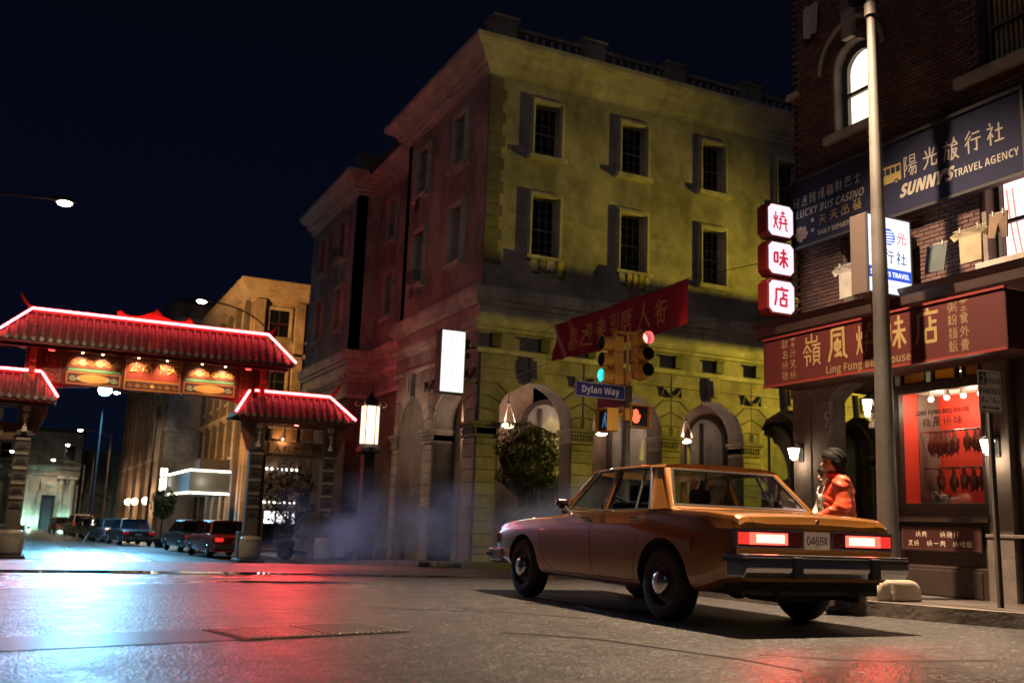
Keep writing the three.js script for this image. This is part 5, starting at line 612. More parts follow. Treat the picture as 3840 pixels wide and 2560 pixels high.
function person(label, pos, turn, o) {   // local: faces -z, right is +x
  const P = thing('person', label, 'person', pos, turn), H = o.H ?? 1.735, s = H / 1.735, sc = (p) => p.map((v) => v * s), j = Object.fromEntries(Object.entries(o.joints).map(([k, v]) => [k, sc(v)])), r = (v) => v * s;
  const skin = std([0.42, 0.24, 0.16], 0.55), lo = (g, d = 0.1) => g;
  // head and neck
  const h = j.head, at = (x, y, z) => [h[0] + x * s, h[1] + y * s, h[2] + z * s];
  const headSDF = blend([ell(at(0, 0.02, 0.012), [r(0.078), r(0.108), r(0.096)]), ell(at(0, -0.05, -0.028), [r(0.06), r(0.072), r(0.066)]), cap(at(0, -0.105, -0.062), at(0, -0.09, -0.05), r(0.022), r(0.03)), cap(j.neck, at(0, -0.06, 0.02), r(0.056), r(0.054))], 0.03);
  const face = blend([headSDF, cap(at(0, 0.012, -0.088), at(0, -0.03, -0.112), r(0.009), r(0.015)), cap(at(-0.024, -0.063, -0.086), at(0.024, -0.063, -0.086), r(0.009)), cap(at(-0.022, -0.076, -0.084), at(0.022, -0.076, -0.084), r(0.008)), cap(at(-0.05, 0.03, -0.07), at(-0.016, 0.028, -0.086), r(0.009)), cap(at(0.05, 0.03, -0.07), at(0.016, 0.028, -0.086), r(0.009)), ell(at(-0.079, -0.01, 0.012), [r(0.012), r(0.032), r(0.02)]), ell(at(0.079, -0.01, 0.012), [r(0.012), r(0.032), r(0.02)])], 0.012);
  const geos = [field(face, at(-0.12, -0.24, -0.16), at(0.12, 0.16, 0.16), 0.0045)];
  // body under the clothes
  const B = [cap(j.chest, j.belly, r(0.13), r(0.12)), cap(j.belly, j.hip, r(0.12), r(0.125))];
  for (const k of ['L', 'R']) { B.push(cap(j['shoulder' + k], j['elbow' + k], r(0.048), r(0.038)), cap(j['elbow' + k], j['wrist' + k], r(0.037), r(0.026)), cap(j['hip' + k], j['knee' + k], r(0.075), r(0.052)), cap(j['knee' + k], j['ankle' + k], r(0.05), r(0.036)), cap(j.neck, j['shoulder' + k], r(0.06), r(0.05))); }
  geos.push(field(blend(B, 0.04), sc([-0.5, 0.03, -0.55]), sc([0.5, 1.52, 0.4]), 0.0145));
  for (const k of ['L', 'R']) { const w = V(...j['wrist' + k]), e = V(...j['elbow' + k]), d = w.clone().sub(e).normalize(), side = k === 'L' ? -1 : 1, up = V(0, 1, 0).addScaledVector(d, -d.y).normalize(), out = d.clone().cross(up).normalize(), pt = (a, b, c) => w.clone().addScaledVector(d, a * s).addScaledVector(out, b * s).addScaledVector(up, c * s).toArray();
    const L = [cap(pt(-0.01, 0, 0), pt(0.05, 0, 0), r(0.026), r(0.03)), cap(pt(0.03, 0.02, 0), pt(0.08, 0.024, 0), r(0.016)), cap(pt(0.03, -0.02, 0), pt(0.08, -0.024, 0), r(0.016))]; [[-0.03, 0.055], [-0.01, 0.068], [0.011, 0.064], [0.031, 0.05]].forEach(([b, l]) => { L.push(cap(pt(0.08, b, 0), pt(0.08 + l * 0.5, b, -0.008), r(0.0095), r(0.009)), cap(pt(0.08 + l * 0.5, b, -0.008), pt(0.08 + l, b, -0.028), r(0.009), r(0.0075))); }); L.push(cap(pt(0.02, side * -0.03, 0), pt(0.06, side * -0.058, -0.01), r(0.012), r(0.01)), cap(pt(0.06, side * -0.058, -0.01), pt(0.088, side * -0.06, -0.022), r(0.01), r(0.008)));
    const c = w.clone().addScaledVector(d, 0.06 * s).toArray(); geos.push(field(blend(L, 0.006), c.map((v) => v - 0.12), c.map((v) => v + 0.12), 0.0045)); }
  const bodyM = shadowed(new THREE.Mesh(mergeGeometries(geos), skin)); bodyM.name = 'body'; P.add(bodyM);
  for (const x of [-0.031, 0.031]) mb().ball(...at(x, 0.008, -0.081), r(0.011)).build('eye', std([0.03, 0.025, 0.02], 0.2), bodyM);
  // hair: a cap over the skull, open at the face
  const hairD = (x, y, z) => { const n = (0.018 * wrinkle(x * 3 + z * 1.2, y * 2 + z * 1.6) + 0.006 * wrinkle(x * 8 + y, z * 6 + y * 2)) * s, yy = (y - h[1]) / s, cut = h[2] + s * lerp(lerp(0.03, -0.025, smooth(yy, -0.09, 0.0)), -0.15, smooth(yy, 0.03, 0.075)); return Math.max(Math.min(ell(at(0, 0.035, 0.022), [r(0.102), r(0.12), r(0.124)])(x, y, z), o.longHair ? cap(at(0, -0.02, 0.07), at(0, -0.3, 0.09), r(0.08), r(0.06))(x, y, z) : blend([cap(at(0, -0.03, 0.07), at(0, -0.125, 0.07), r(0.075), r(0.055)), cap(at(-0.075, 0.0, 0.03), at(-0.07, -0.045, 0.035), r(0.03), r(0.022)), cap(at(0.075, 0.0, 0.03), at(0.07, -0.045, 0.035), r(0.03), r(0.022))], 0.02)(x, y, z)) - n, (cut - z) * 0.8); };
  const hair = shadowed(new THREE.Mesh(field(hairD, at(-0.16, o.longHair ? -0.42 : -0.2, -0.17), at(0.16, 0.18, 0.2), 0.006), phys([0.008, 0.0075, 0.008], 0.7, { specularIntensity: 0.35 }))); hair.name = 'hair'; P.add(hair);
  // jacket or blouse
  const J = [cap(j.chest, j.belly, r(0.15), r(0.142)), cap(j.belly, sc([o.joints.belly[0], 0.86, o.joints.belly[2]]), r(0.142), r(0.15)), cap(j.neck, j.chest, r(0.07), r(0.14))];
  for (const k of ['L', 'R']) J.push(cap(j['shoulder' + k], j['elbow' + k], r(0.072), r(0.064)), cap(j['elbow' + k], j['wrist' + k], r(0.062), r(0.042)), cap(j.chest, j['shoulder' + k], r(0.11), r(0.072)));
  const jb = blend(J, 0.045), jk = (x, y, z) => Math.max(jb(x, y, z) + 0.012 - 0.03 * wrinkle(x * 0.55 + y * 0.3, y * 0.34 + z * 0.4) - 0.02 * Math.pow(wrinkle(x * 0.5 - y * 1.1, z * 0.7 + y * 0.9), 2), y - j.neck[1] - 0.02 * s, 0.8 * s - y);
  const top = shadowed(new THREE.Mesh(field(jk, sc([-0.55, 0.78, -0.6]), sc([0.55, 1.52, 0.42]), 0.0105), o.top)); top.name = o.topName; P.add(top);
  if (o.collar) { const g = mb().add(new THREE.TorusGeometry(r(0.082), r(0.036), 10, 26), M4().makeRotationX(Math.PI / 2 + 0.25).setPosition(j.neck[0], j.neck[1] + 0.015 * s, j.neck[2] - 0.004)).build('collar', o.collar, top); g.scale.y = 1; }
  if (o.zip) { const x = j.chest; mb().tube([[j.neck[0] - 0.03, j.neck[1] - 0.02, j.neck[2] - 0.105], [x[0] - 0.045, x[1] - 0.04, x[2] - 0.185], [x[0] - 0.05, x[1] - 0.25, x[2] - 0.19], [x[0] - 0.045, 0.86, x[2] - 0.178]], 0.007, 30, 6).build('zip', std([0.7, 0.55, 0.4], 0.4, { metalness: 0.3 }), top); }
  const T3 = [cap(j.hip, sc([0, 1.0, 0]), r(0.14), r(0.14))]; for (const k of ['L', 'R']) T3.push(cap(j['hip' + k], j['knee' + k], r(0.1), r(0.076)), cap(j['knee' + k], j['ankle' + k], r(0.075), r(0.07)));
  const tb = blend(T3, 0.03), tr = shadowed(new THREE.Mesh(field((x, y, z) => Math.max(tb(x, y, z) - 0.014 * wrinkle(x * 3 + y * 2.4, z * 3 + y), y - 0.98 * s, 0.055 * s - y), sc([-0.4, 0.02, -0.5]), sc([0.4, 1.02, 0.5]), 0.0135), o.trousers)); tr.name = 'trousers'; P.add(tr);
  for (const k of ['L', 'R']) { const a = j['ankle' + k]; mb().add(field(blend([cap([a[0], a[1] - 0.02 * s, a[2]], [a[0], 0.045 * s, a[2] - 0.14 * s], r(0.05), r(0.036)), cap([a[0], 0.042 * s, a[2] + 0.04 * s], [a[0], 0.036 * s, a[2] - 0.15 * s], r(0.042), r(0.036))], 0.02), [a[0] - 0.1, 0, a[2] - 0.25], [a[0] + 0.1, 0.16, a[2] + 0.12], 0.006)).build('shoe', std([0.015, 0.013, 0.012], 0.5), P); }
  return P;
}
const standing = { head: [0, 1.61, -0.06], neck: [0, 1.45, -0.015], chest: [0, 1.28, 0], belly: [0, 1.08, 0.01], hip: [0, 0.95, 0.01], shoulderL: [-0.17, 1.38, 0.005], shoulderR: [0.17, 1.38, 0.005], elbowL: [-0.25, 1.12, -0.02], elbowR: [0.27, 1.12, 0.02], wristL: [-0.2, 0.98, -0.26], wristR: [0.24, 0.97, -0.2], hipL: [-0.095, 0.92, 0.01], hipR: [0.095, 0.92, 0.01], kneeL: [-0.1, 0.5, -0.1], kneeR: [0.1, 0.5, 0.03], ankleL: [-0.1, 0.085, 0.0], ankleR: [0.1, 0.085, 0.1] };
const orange = std([0.66, 0.082, 0.022], 0.5, { bumpMap: rep(T.soft, 3), bumpScale: 0.004 });
person('person in an orange jacket with a red collar standing beside the orange brown sedan', [8.02, 0, -8.4], R(58), { joints: standing, top: std([0.62, 0.075, 0.018], 0.5), topName: 'jacket', collar: std([0.42, 0.018, 0.012], 0.7), zip: true, trousers: std([0.016, 0.015, 0.018], 0.8) });
person('person in a pale blouse with long dark hair behind the person in orange', [9.02, 0.146, -9.6], R(80), { H: 1.52, joints: standing, top: std([0.5, 0.46, 0.42], 0.8), topName: 'blouse', longHair: true, trousers: std([0.02, 0.018, 0.02], 0.8) });
// ---------- street furniture ----------
function rebase(g, x, y, z) { g.position.set(x, y, z); for (const c of g.children) { c.position.x -= x; c.position.y -= y; c.position.z -= z; if (c.target) { /* targets are children too */ } } return g; }
for (const b of [bld, bk]) rebase(b, b === bld ? 16 : 13, 0, b === bld ? -30 : -8);
const lampCol = rgb(1, 0.74, 0.48);
function streetLamp(x, z, H, armTo, k, label, colour = lampCol, bare = false) {
  const y0 = bare ? 0.145 : roadY(z) + 0.12, p = thing('street_lamp', label, 'street lamp', [x, y0, z], 0, bare ? undefined : 'cobra head lamps along the street'), hx = armTo[0] - x, hy = armTo[1] - y0, top = H - y0;
  mb().cyl([0, 0, 0], [0, top + 0.25, 0], bare ? 0.125 : 0.11, bare ? 0.055 : 0.055, 20).ball(0, top + 0.25, 0, bare ? 0.06 : 0.055).build('pole', M.galv, p);
  mb().tube([[0, top, 0], [hx * 0.25, lerp(top, hy, 0.55), 0], [hx * 0.6, lerp(top, hy, 0.9), 0], [hx, hy + 0.04, 0]], 0.032, 24, 8).cyl([0, top - 0.08, 0], [0, top + 0.08, 0], 0.085).build('arm', M.galv, p);
  const d = Math.sign(hx), head = mb().ball(hx + d * 0.22, hy + 0.04, 0, 0.3, 1, 0.3, 0.5, 16).build('lamp_head', M.galv, p); mb().ball(hx + d * 0.25, hy - 0.03, 0, 0.19, 1, 0.45, 0.72, 16).build('lamp_lens', glow([1, 0.88, 0.68], bare ? 30 : 45), head);
  const l = bare ? new THREE.SpotLight(colour, k, 0, 0.8, 1) : new THREE.SpotLight(colour, k, 0, 1.3, 0.45); l.position.set(hx + d * 0.25, hy - 0.14, 0); l.castShadow = true; l.shadow.radius = 3; p.add(l); l.target.position.set(hx + d * 0.25 - (bare ? 0.15 : 0), 0, bare ? 0.2 : 0); p.add(l.target);
  return p;
}
const nearLamp = streetLamp(8.85, -8.5, 7.3, [7.65, 9.05], 1150, 'tall grey steel lamp post in front of the restaurant', rgb(1, 0.7, 0.46), true);
{
  const b = thing('concrete_guard', 'rounded two piece concrete block around the foot of the lamp post', 'bollard', [8.64, 0.146, -8.44]);
  const g = (z0, z1, x0, x1) => { const r = 0.16, s = new THREE.Shape(); s.moveTo(x0, 0); s.lineTo(x0, 0.09); s.quadraticCurveTo(x0 + 0.01, 0.22, x0 + r, 0.225); s.lineTo(x1 - 0.03, 0.225); s.lineTo(x1, 0.2); s.lineTo(x1, 0); const e = new THREE.ExtrudeGeometry(s, { depth: z1 - z0, bevelEnabled: true, bevelSize: 0.05, bevelThickness: 0.05, bevelOffset: -0.05, bevelSegments: 4, curveSegments: 10 }); e.translate(0, 0, z0); return e; };
  mb().add(g(-0.3, 0.26, -0.36, -0.14)).build('concrete_half', M.guard, b); mb().add(g(-0.26, 0.3, -0.22, 0.22), M4().makeRotationY(Math.PI).setPosition(0.09, 0.0, 0)).build('concrete_half', M.guard, b);
}
{   // parking sign
  const t = canvasTex(256, 340, (c, w, h) => { c.fillStyle = '#b4aea4'; c.fillRect(0, 0, w, h); c.strokeStyle = '#2a2826'; c.lineWidth = 5; c.strokeRect(9, 9, w - 18, h - 18); c.fillStyle = '#232120'; c.fillRect(14, 14, 76, 100); latin(c, '2', 52, 102, 98, '#b4aea4', { align: 'center' }); latin(c, 'HOUR', 168, 100, 62, '#232120', { align: 'center', sx: 0.9 }); latin(c, 'PARKING', 128, 186, 66, '#232120', { align: 'center', sx: 0.82 }); latin(c, '8', 24, 258, 62, '#232120', { sx: 0.9 }); latin(c, 'AM', 60, 258, 30, '#232120'); latin(c, 'TO', 122, 232, 22, '#232120'); latin(c, '6', 158, 258, 62, '#232120', { sx: 0.9 }); latin(c, 'PM', 194, 258, 30, '#232120'); c.fillRect(44, 294, 168, 12); c.beginPath(); c.moveTo(24, 300); c.lineTo(58, 282); c.lineTo(58, 318); c.moveTo(232, 300); c.lineTo(198, 282); c.lineTo(198, 318); c.fill(); });
  const s = thing('parking_sign', 'two hour parking sign on a perforated steel post', 'sign', [9.21, 0.146, -7.36]);
  mb().box(-0.03, 0.03, 0, 2.46, -0.02, -0.014).box(-0.03, -0.024, 0, 2.46, -0.02, 0.012).box(0.024, 0.03, 0, 2.46, -0.02, 0.012).build('post', M.galv, s); const hb = mb(); for (let y = 0.06; y < 2.0; y += 0.05) hb.cyl([0, y, -0.0145], [0, y, -0.012], 0.008, 0.008, 8); hb.build('post_holes', M.wire, s);
  const pl = mb().box(-0.165, 0.165, 2.02, 2.475, 0.014, 0.02, 0.003).build('sign_plate', M.galv, s); sheet('sign_print', 0.325, 0.447, std(0xffffff, 0.5, { map: t }), pl, M4().makeTranslation(0, 2.2475, 0.0225)); s.rotation.y = R(-3); s.rotation.z = R(0.6);
}
{   // traffic signal with street name and pedestrian heads
  const x = 8.68, z = -13.8, s = thing('traffic_signal', 'yellow traffic signal post with street name sign and pedestrian signals', 'traffic signal', [x, 0.146, z]), Y = (y) => y - 0.146, lens = (r) => new THREE.CircleGeometry(r, 28);
  mb().cyl([0, 0, 0], [0, Y(3.2), 0], 0.057, 0.052, 18).cyl([0, 0, 0], [0, 0.3, 0], 0.1, 0.08, 18).build('pole', M.galv, s); mb().cyl([0, Y(3.15), 0], [0, Y(4.02), 0], 0.026).path([[-0.28, Y(3.96), 0], [-0.25, Y(4.0), 0], [0.25, Y(4.02), 0], [0.28, Y(3.97), 0]], 0.026).box(-0.05, 0.05, Y(3.05), Y(3.35), -0.05, 0.05, 0.01).build('frame', M.signal, s);
  const head = (hx, y, turn, on, name) => { const h = new THREE.Group(); h.position.set(hx, Y(y), 0); h.rotation.y = turn; const m = h.matrix.compose(h.position, h.quaternion, V(1, 1, 1)).clone(), put = (b) => mb().add(b.geo(), m); const bx = mb(); for (const k of [-1, 0, 1]) bx.box(-0.125, 0.125, k * 0.266 - 0.13, k * 0.266 + 0.13, -0.11, 0.06, 0.015); bx.cyl([0, 0.38, 0], [0, 0.44, 0], 0.03).cyl([0, -0.38, 0], [0, -0.43, 0], 0.03); const o = put(bx).build('signal_head', M.signal, s);
    [1, 0, -1].forEach((k, i) => { const vis = new THREE.CylinderGeometry(0.112, 0.112, 0.2, 24, 1, true, 0, Math.PI * 2); vis.rotateX(Math.PI / 2); vis.translate(0, k * 0.266, 0.15); const inner = new THREE.CylinderGeometry(0.108, 0.108, 0.198, 24, 1, true); inner.rotateX(Math.PI / 2); inner.translate(0, k * 0.266, 0.15); put(mb().add(vis)).build('visor', M.signal, o); put(mb().add(inner)).build('visor_inside', M.darkTrim, o); const c = lens(0.104); c.translate(0, k * 0.266, 0.066); const lit = on === i, col = [[1, 0.16, 0.14], [1, 0.6, 0.1], [0.05, 0.95, 0.85]][i]; put(mb().add(c)).build(lit ? 'signal_light_lens' : 'lens', lit ? glow(col, i === 0 ? 5 : 1.6) : std([[0.06, 0.01, 0.01], [0.06, 0.035, 0.008], [0.008, 0.04, 0.035]][i], 0.2), o); if (lit) { const l = new THREE.PointLight(rgb(...col), 0.7); l.position.set(0, k * 0.266, 0.2).applyMatrix4(m); l.castShadow = true; s.add(l); } }); };
  head(0.24, 3.66, 0, 0); head(-0.26, 3.52, -Math.PI / 2, 2);
  const st = canvasTex(512, 140, (c, w, h) => { c.fillStyle = '#27357f'; c.fillRect(0, 0, w, h); c.strokeStyle = '#b9bdd0'; c.lineWidth = 6; c.strokeRect(5, 5, w - 10, h - 10); latin(c, 'Dylan Way', w / 2, 98, 88, '#d6d8e4', { align: 'center', sx: 0.88 }); });
  const sg = mb().box(-1.0, -0.06, Y(2.87), Y(3.12), 0.02, 0.032, 0.003).box(-0.07, 0.06, Y(2.86), Y(3.13), -0.06, 0.06, 0.01).build('street_name_sign', M.galv, s); sheet('sign_print', 0.93, 0.245, std(0xffffff, 0.4, { map: st }), sg, M4().makeTranslation(-0.53, Y(2.995), 0.034));
  const sg2 = mb().box(-0.006, 0.006, Y(2.8), Y(3.03), -0.95, -0.06, 0.003).build('street_name_sign', std([0.1, 0.02, 0.12], 0.5), s);
  // pedestrian heads
  const hand = canvasTex(128, 128, (c) => { c.fillStyle = '#000'; c.fillRect(0, 0, 128, 128); c.fillStyle = '#ff5038'; for (let y = 12; y < 118; y += 7) for (let x = 8; x < 76; x += 7) { const u = (x - 40) / 32, v = (y - 64) / 54, palm = Math.hypot(u * 1.05 + 0.02, (v - 0.4) * 1.6) < 0.92, fing = v < 0.3 && v > -0.95 + 0.5 * Math.abs(u + 0.1) && Math.abs(u) < 0.72, th = Math.hypot(x - 72, (y - 66) * 0.8) < 11; if (palm || fing || th) { c.beginPath(); c.arc(x, y, 3.3, 0, 7); c.fill(); } } });
  const walk = canvasTex(128, 128, (c) => { c.fillStyle = '#000'; c.fillRect(0, 0, 128, 128); c.fillStyle = '#3f7fc0'; const on = (x, y) => Math.hypot(x - 74, y - 24) < 11 || (x > 60 && x < 84 && y > 36 && y < 76) || Math.abs((x - 60) + (y - 76) * 0.45 + 4) < 7 && y >= 74 && y < 114 || Math.abs((x - 78) - (y - 76) * 0.35) < 7 && y >= 74 && y < 114 || Math.abs((x - 58) + (y - 42) * 0.5) < 5 && y > 40 && y < 72; for (let y = 8; y < 120; y += 6) for (let x = 36; x < 104; x += 6) if (on(x, y)) { c.beginPath(); c.arc(x, y, 2.6, 0, 7); c.fill(); } });
  const ped = (px, pz, y, turn, t, k) => { const q = new THREE.Quaternion().setFromAxisAngle(V(0, 1, 0), turn), m = M4().compose(V(px, Y(y), pz), q, V(1, 1, 1)); const o = mb().add(mb().box(-0.2, 0.2, -0.19, 0.19, -0.13, 0.02, 0.03).box(-0.19, 0.19, 0.17, 0.185, 0.0, 0.12).box(-0.19, -0.175, -0.18, 0.17, 0, 0.09).box(0.175, 0.19, -0.18, 0.17, 0, 0.09).geo(), m).build('pedestrian_signal', M.signal, s); mb().add(mb().box(-0.165, 0.165, -0.16, 0.16, 0.018, 0.028, 0.004).geo(), m).build('screen', M.wire, o); sheet('pedestrian_signal_light', 0.31, 0.3, litPrint(t, k), o, m.clone().multiply(M4().makeTranslation(0, 0, 0.03))); };
  ped(0.2, 0.02, 2.64, 0, hand, 5); ped(-0.4, 0.0, 2.53, -Math.PI / 2, walk, 1.6); mb().path([[-0.3, Y(2.64), 0], [0.2, Y(2.64), -0.1]], 0.03).box(-0.07, 0.07, Y(2.55), Y(2.75), -0.07, 0.07, 0.01).build('clamp', M.signal, s);
}
{   // grating in the road
  const g = thing('road_grating', 'pair of ribbed steel gratings set into the wet asphalt', 'grating', [1.94, 0.004, -7.35], R(15)), iron = std([0.22, 0.2, 0.19], 0.4, { metalness: 0.7 });
  for (const k of [-1, 1]) { const p = mb().box(k * 0.32 - 0.315, k * 0.32 + 0.315, -0.02, 0.002, -0.31, 0.31).build('grating_panel', M.wire, g); for (let i = 0; i < 13; i++) { const x = k * 0.32 - 0.305 + i * 0.048; mb().box(x, x + 0.026, 0.001, 0.012, -0.31, 0.31, 0.003).build('rib', iron, p); } }
  mb().box(-0.655, 0.655, -0.02, 0.006, 0.315, 0.333).box(-0.655, 0.655, -0.02, 0.006, -0.333, -0.315).box(-0.655, -0.64, -0.02, 0.006, -0.315, 0.315).box(0.64, 0.655, -0.02, 0.006, -0.315, 0.315).build('frame', iron, g);
}
// foliage: many small leaves through the volume of a lobed crown
function crown(parent, c, r, n, mat, size, sd) { const no = vnoise(8, sd), pos = [], nor = []; for (let i = 0; i < n; i++) { let x, y, z, l; do { x = rr(-1, 1); y = rr(-1, 1); z = rr(-1, 1); l = Math.hypot(x, y, z); } while (l > 1 || l < 0.25); const a = Math.atan2(z, x) / 6.283, k = 0.72 + 0.5 * no(a + 0.5, y * 0.5 + 0.5), q = Math.pow(l, 0.45) / l * k, p = V(c[0] + x * r[0] * q, c[1] + y * r[1] * q, c[2] + z * r[2] * q), d = V(x, y + 0.3, z).normalize().add(V(rr(-0.8, 0.8), rr(-0.8, 0.8), rr(-0.8, 0.8))).normalize(), u = V(rr(-1, 1), rr(-1, 1), rr(-1, 1)).cross(d).normalize(), v = d.clone().cross(u), s = size * rr(0.6, 1.3), t = [p.clone().addScaledVector(u, -s), p.clone().addScaledVector(v, s * 0.45), p.clone().addScaledVector(u, s), p.clone().addScaledVector(v, -s * 0.45)]; for (const w of [0, 1, 2, 0, 2, 3]) { pos.push(...t[w].toArray()); nor.push(...d.toArray()); } } const g = new THREE.BufferGeometry(); g.setAttribute('position', new THREE.Float32BufferAttribute(pos, 3)); g.setAttribute('normal', new THREE.Float32BufferAttribute(nor, 3)); triUV(g); const o = shadowed(new THREE.Mesh(g, mat)); o.name = 'crown'; parent.add(o); return o; }
const leafA = phys([0.3, 0.32, 0.06], 0.6, { transmission: 0.35, thickness: 0 }), leafB = phys([0.04, 0.07, 0.02], 0.6, { transmission: 0.2, thickness: 0 });  // leafA is paler than real foliage, standing in for yellow light on the crown
function pottedTree(x, y, z, h, r, n, mat, label, sd, size = 0.045) { const t = thing('potted_tree', label, 'tree', [x, y, z]); mb().lathe([[0, 0], [0.22, 0], [0.3, 0.42], [0.33, 0.46], [0.28, 0.46], [0.26, 0.4], [0, 0.38]], [0, 0, 0], 20).build('planter', stained([0.1, 0.09, 0.085], 0.8), t); const b = mb().cyl([0, 0.35, 0], [0.02, h - r[1] * 0.4, 0.01], 0.05, 0.028, 8); for (let i = 0; i < 7; i++) { const a = i * 2.4, y0 = h - r[1] * 0.9 + i * 0.1; b.cyl([0.01, y0, 0.01], [Math.cos(a) * r[0] * 0.7, y0 + r[1] * 0.5, Math.sin(a) * r[2] * 0.7], 0.018, 0.006, 6); } b.build('trunk', stained([0.07, 0.05, 0.035], 0.9), t); crown(t, [0, h, 0], r, n, mat, size, sd); return t; }
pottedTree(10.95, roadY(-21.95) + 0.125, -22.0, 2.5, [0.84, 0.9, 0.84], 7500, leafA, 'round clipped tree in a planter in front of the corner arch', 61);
{   // tall lantern on a pier, by the gate
  const z = -28.4, y0 = roadY(z) + 0.13, s = thing('pier_lantern', 'tall six sided lantern with curled roof on a dark square post', 'lantern', [8.92, y0, z]), Y = (y) => y - y0, glassL = glow([1, 0.72, 0.46], 2.2);
  mb().box(-0.16, 0.16, 0, Y(2.78), -0.16, 0.16, 0.02).box(-0.3, 0.3, Y(2.78), Y(2.92), -0.3, 0.3, 0.02).box(-0.24, 0.24, 0, 0.35, -0.24, 0.24, 0.02).lathe([[0.34, Y(2.92)], [0.3, Y(3.02)], [0, Y(3.02)]], [0, 0, 0], 6).build('pier', stained([0.04, 0.038, 0.045], 0.8), s);
  for (let i = 0; i < 6; i++) { const a = i * Math.PI / 3 + 0.2, b = a + Math.PI / 3, r = 0.27; mb().add(quadPanel([[r * Math.cos(a), Y(3.04), r * Math.sin(a)], [r * Math.cos(a), Y(4.14), r * Math.sin(a)], [r * Math.cos(b), Y(4.14), r * Math.sin(b)], [r * Math.cos(b), Y(3.04), r * Math.sin(b)]], 0.006)).build('lantern_pane', glassL, s); mb().cyl([r * 1.02 * Math.cos(a), Y(3.02), r * 1.02 * Math.sin(a)], [r * 1.02 * Math.cos(a), Y(4.16), r * 1.02 * Math.sin(a)], 0.016, 0.016, 6).build('post', M.blackMetal, s); mb().tube([[0.3 * Math.cos(a), Y(4.2), 0.3 * Math.sin(a)], [0.4 * Math.cos(a), Y(4.14), 0.4 * Math.sin(a)], [0.47 * Math.cos(a), Y(4.2), 0.47 * Math.sin(a)], [0.42 * Math.cos(a), Y(4.27), 0.42 * Math.sin(a)]], 0.018, 12, 6).build('roof_curl', std([0.25, 0.12, 0.07], 0.5), s); }
  mb().lathe([[0.36, Y(4.14)], [0.3, Y(4.2)], [0.15, Y(4.38)], [0.06, Y(4.52)], [0.03, Y(4.62)], [0.045, Y(4.66)], [0, Y(4.78)]], [0, 0, 0], 12).build('roof', M.blackMetal, s);
  const l = new THREE.PointLight(rgb(1, 0.76, 0.55), 3); l.position.set(0, Y(3.6), 0.45); l.castShadow = true; l.shadow.radius = 8; s.add(l);
}
{   // newspaper cabinet against the arcade
  const y0 = roadY(-30.6) + 0.13, n = thing('newspaper_box', 'rusty orange newspaper cabinet standing by the lantern pier', 'cabinet', [9.4, y0, -30.6]); mb().box(-0.25, 0.25, 0.3, 1.15, -0.22, 0.22, 0.02).build('cabinet', stained([0.28, 0.11, 0.05], 0.6), n); mb().box(-0.2, 0.2, 0.62, 1.05, 0.215, 0.232, 0.004).build('door', M.pane, n); for (const a of [-0.2, 0.2]) for (const b of [-0.16, 0.16]) mb().box(a - 0.02, a + 0.02, 0, 0.31, b - 0.02, b + 0.02).build('leg', M.blackMetal, n);
}
// window air conditioners on the street side of the corner building
for (const [z, y, what] of [[-28.15, 8.0, 'below the dark red cloth'], [-37.1, 10.86, 'in the upper window of the far pavilion']]) { const a = thing('air_conditioner', 'boxy window air conditioner ' + what, 'air conditioner', [BX - 0.12, y, z], 0, 'window air conditioners'); mb().box(-0.22, 0.25, 0, 0.36, -0.3, 0.3, 0.015).build('casing', stained([0.2, 0.19, 0.18], 0.6), a); for (let i = 0; i < 7; i++) mb().box(-0.235, -0.215, 0.05 + i * 0.04, 0.065 + i * 0.04, -0.26, 0.26).build('louvre', M.darkTrim, a); }
// washing
function cloth(w, h, colour, label, pos, turn, shape = 'rect') {
  const o = thing('hanging_washing', label, 'laundry', pos, turn, 'washing hung out at the windows'), pts = shape === 'shirt' ? [[-w / 2, -h * 0.3], [-w / 2 - w * 0.12, -h * 0.12], [-w * 0.3, 0], [w * 0.3, 0], [w / 2 + w * 0.12, -h * 0.12], [w / 2, -h * 0.3], [w * 0.36, -h * 0.22], [w * 0.34, -h], [-w * 0.34, -h], [-w * 0.36, -h * 0.22]] : shape === 'legs' ? [[-w / 2, 0], [w / 2, 0], [w * 0.42, -h], [w * 0.12, -h * 0.97], [0, -h * 0.4], [-w * 0.16, -h], [-w * 0.48, -h * 0.95]] : [[-w / 2, 0], [w / 2, 0], [w * 0.46, -h], [-w * 0.48, -h * 0.94]];
  const g = new THREE.ExtrudeGeometry(new THREE.Shape(pts.map(([a, b]) => new THREE.Vector2(a, b))), { depth: 0.012, bevelEnabled: true, bevelSize: 0.004, bevelThickness: 0.004, steps: 1, curveSegments: 4 }); let q = plain(g); const p = q.attributes.position, ph = rr(0, 6); for (let i = 0; i < p.count; i++) { const x = p.getX(i), y = p.getY(i); p.setZ(i, p.getZ(i) + 0.03 * Math.sin(x * 22 + ph) * (0.3 - y / h) + 0.02 * Math.sin(y * 9 + ph)); } q.computeVertexNormals();
  mb().add(q).build('cloth', std(colour, 0.9, { map: T.stain }), o); mb().path([[-w * 0.55, 0.004, 0.005], [w * 0.55, 0.004, 0.005]], 0.004, 5).build('line', M.rope, o); for (const x of [-w * 0.3, w * 0.3]) mb().box(x - 0.008, x + 0.008, -0.03, 0.035, -0.005, 0.02).build('peg', M.rope, o);
}
const zy = BZ + 0.24; [[11.55, 0.2, 0.34, [0.5, 0.42, 0.2]], [11.8, 0.18, 0.3, [0.2, 0.19, 0.17]], [12.05, 0.22, 0.26, [0.55, 0.5, 0.42]], [12.35, 0.16, 0.4, [0.5, 0.4, 0.12]]].forEach(([x, w, h, c], i) => cloth(w, h, c, ['mustard cloth', 'charcoal cloth', 'cream cloth', 'long ochre cloth'][i] + ' hung below the lower window next to the quoins', [x, 7.86, zy], 0));
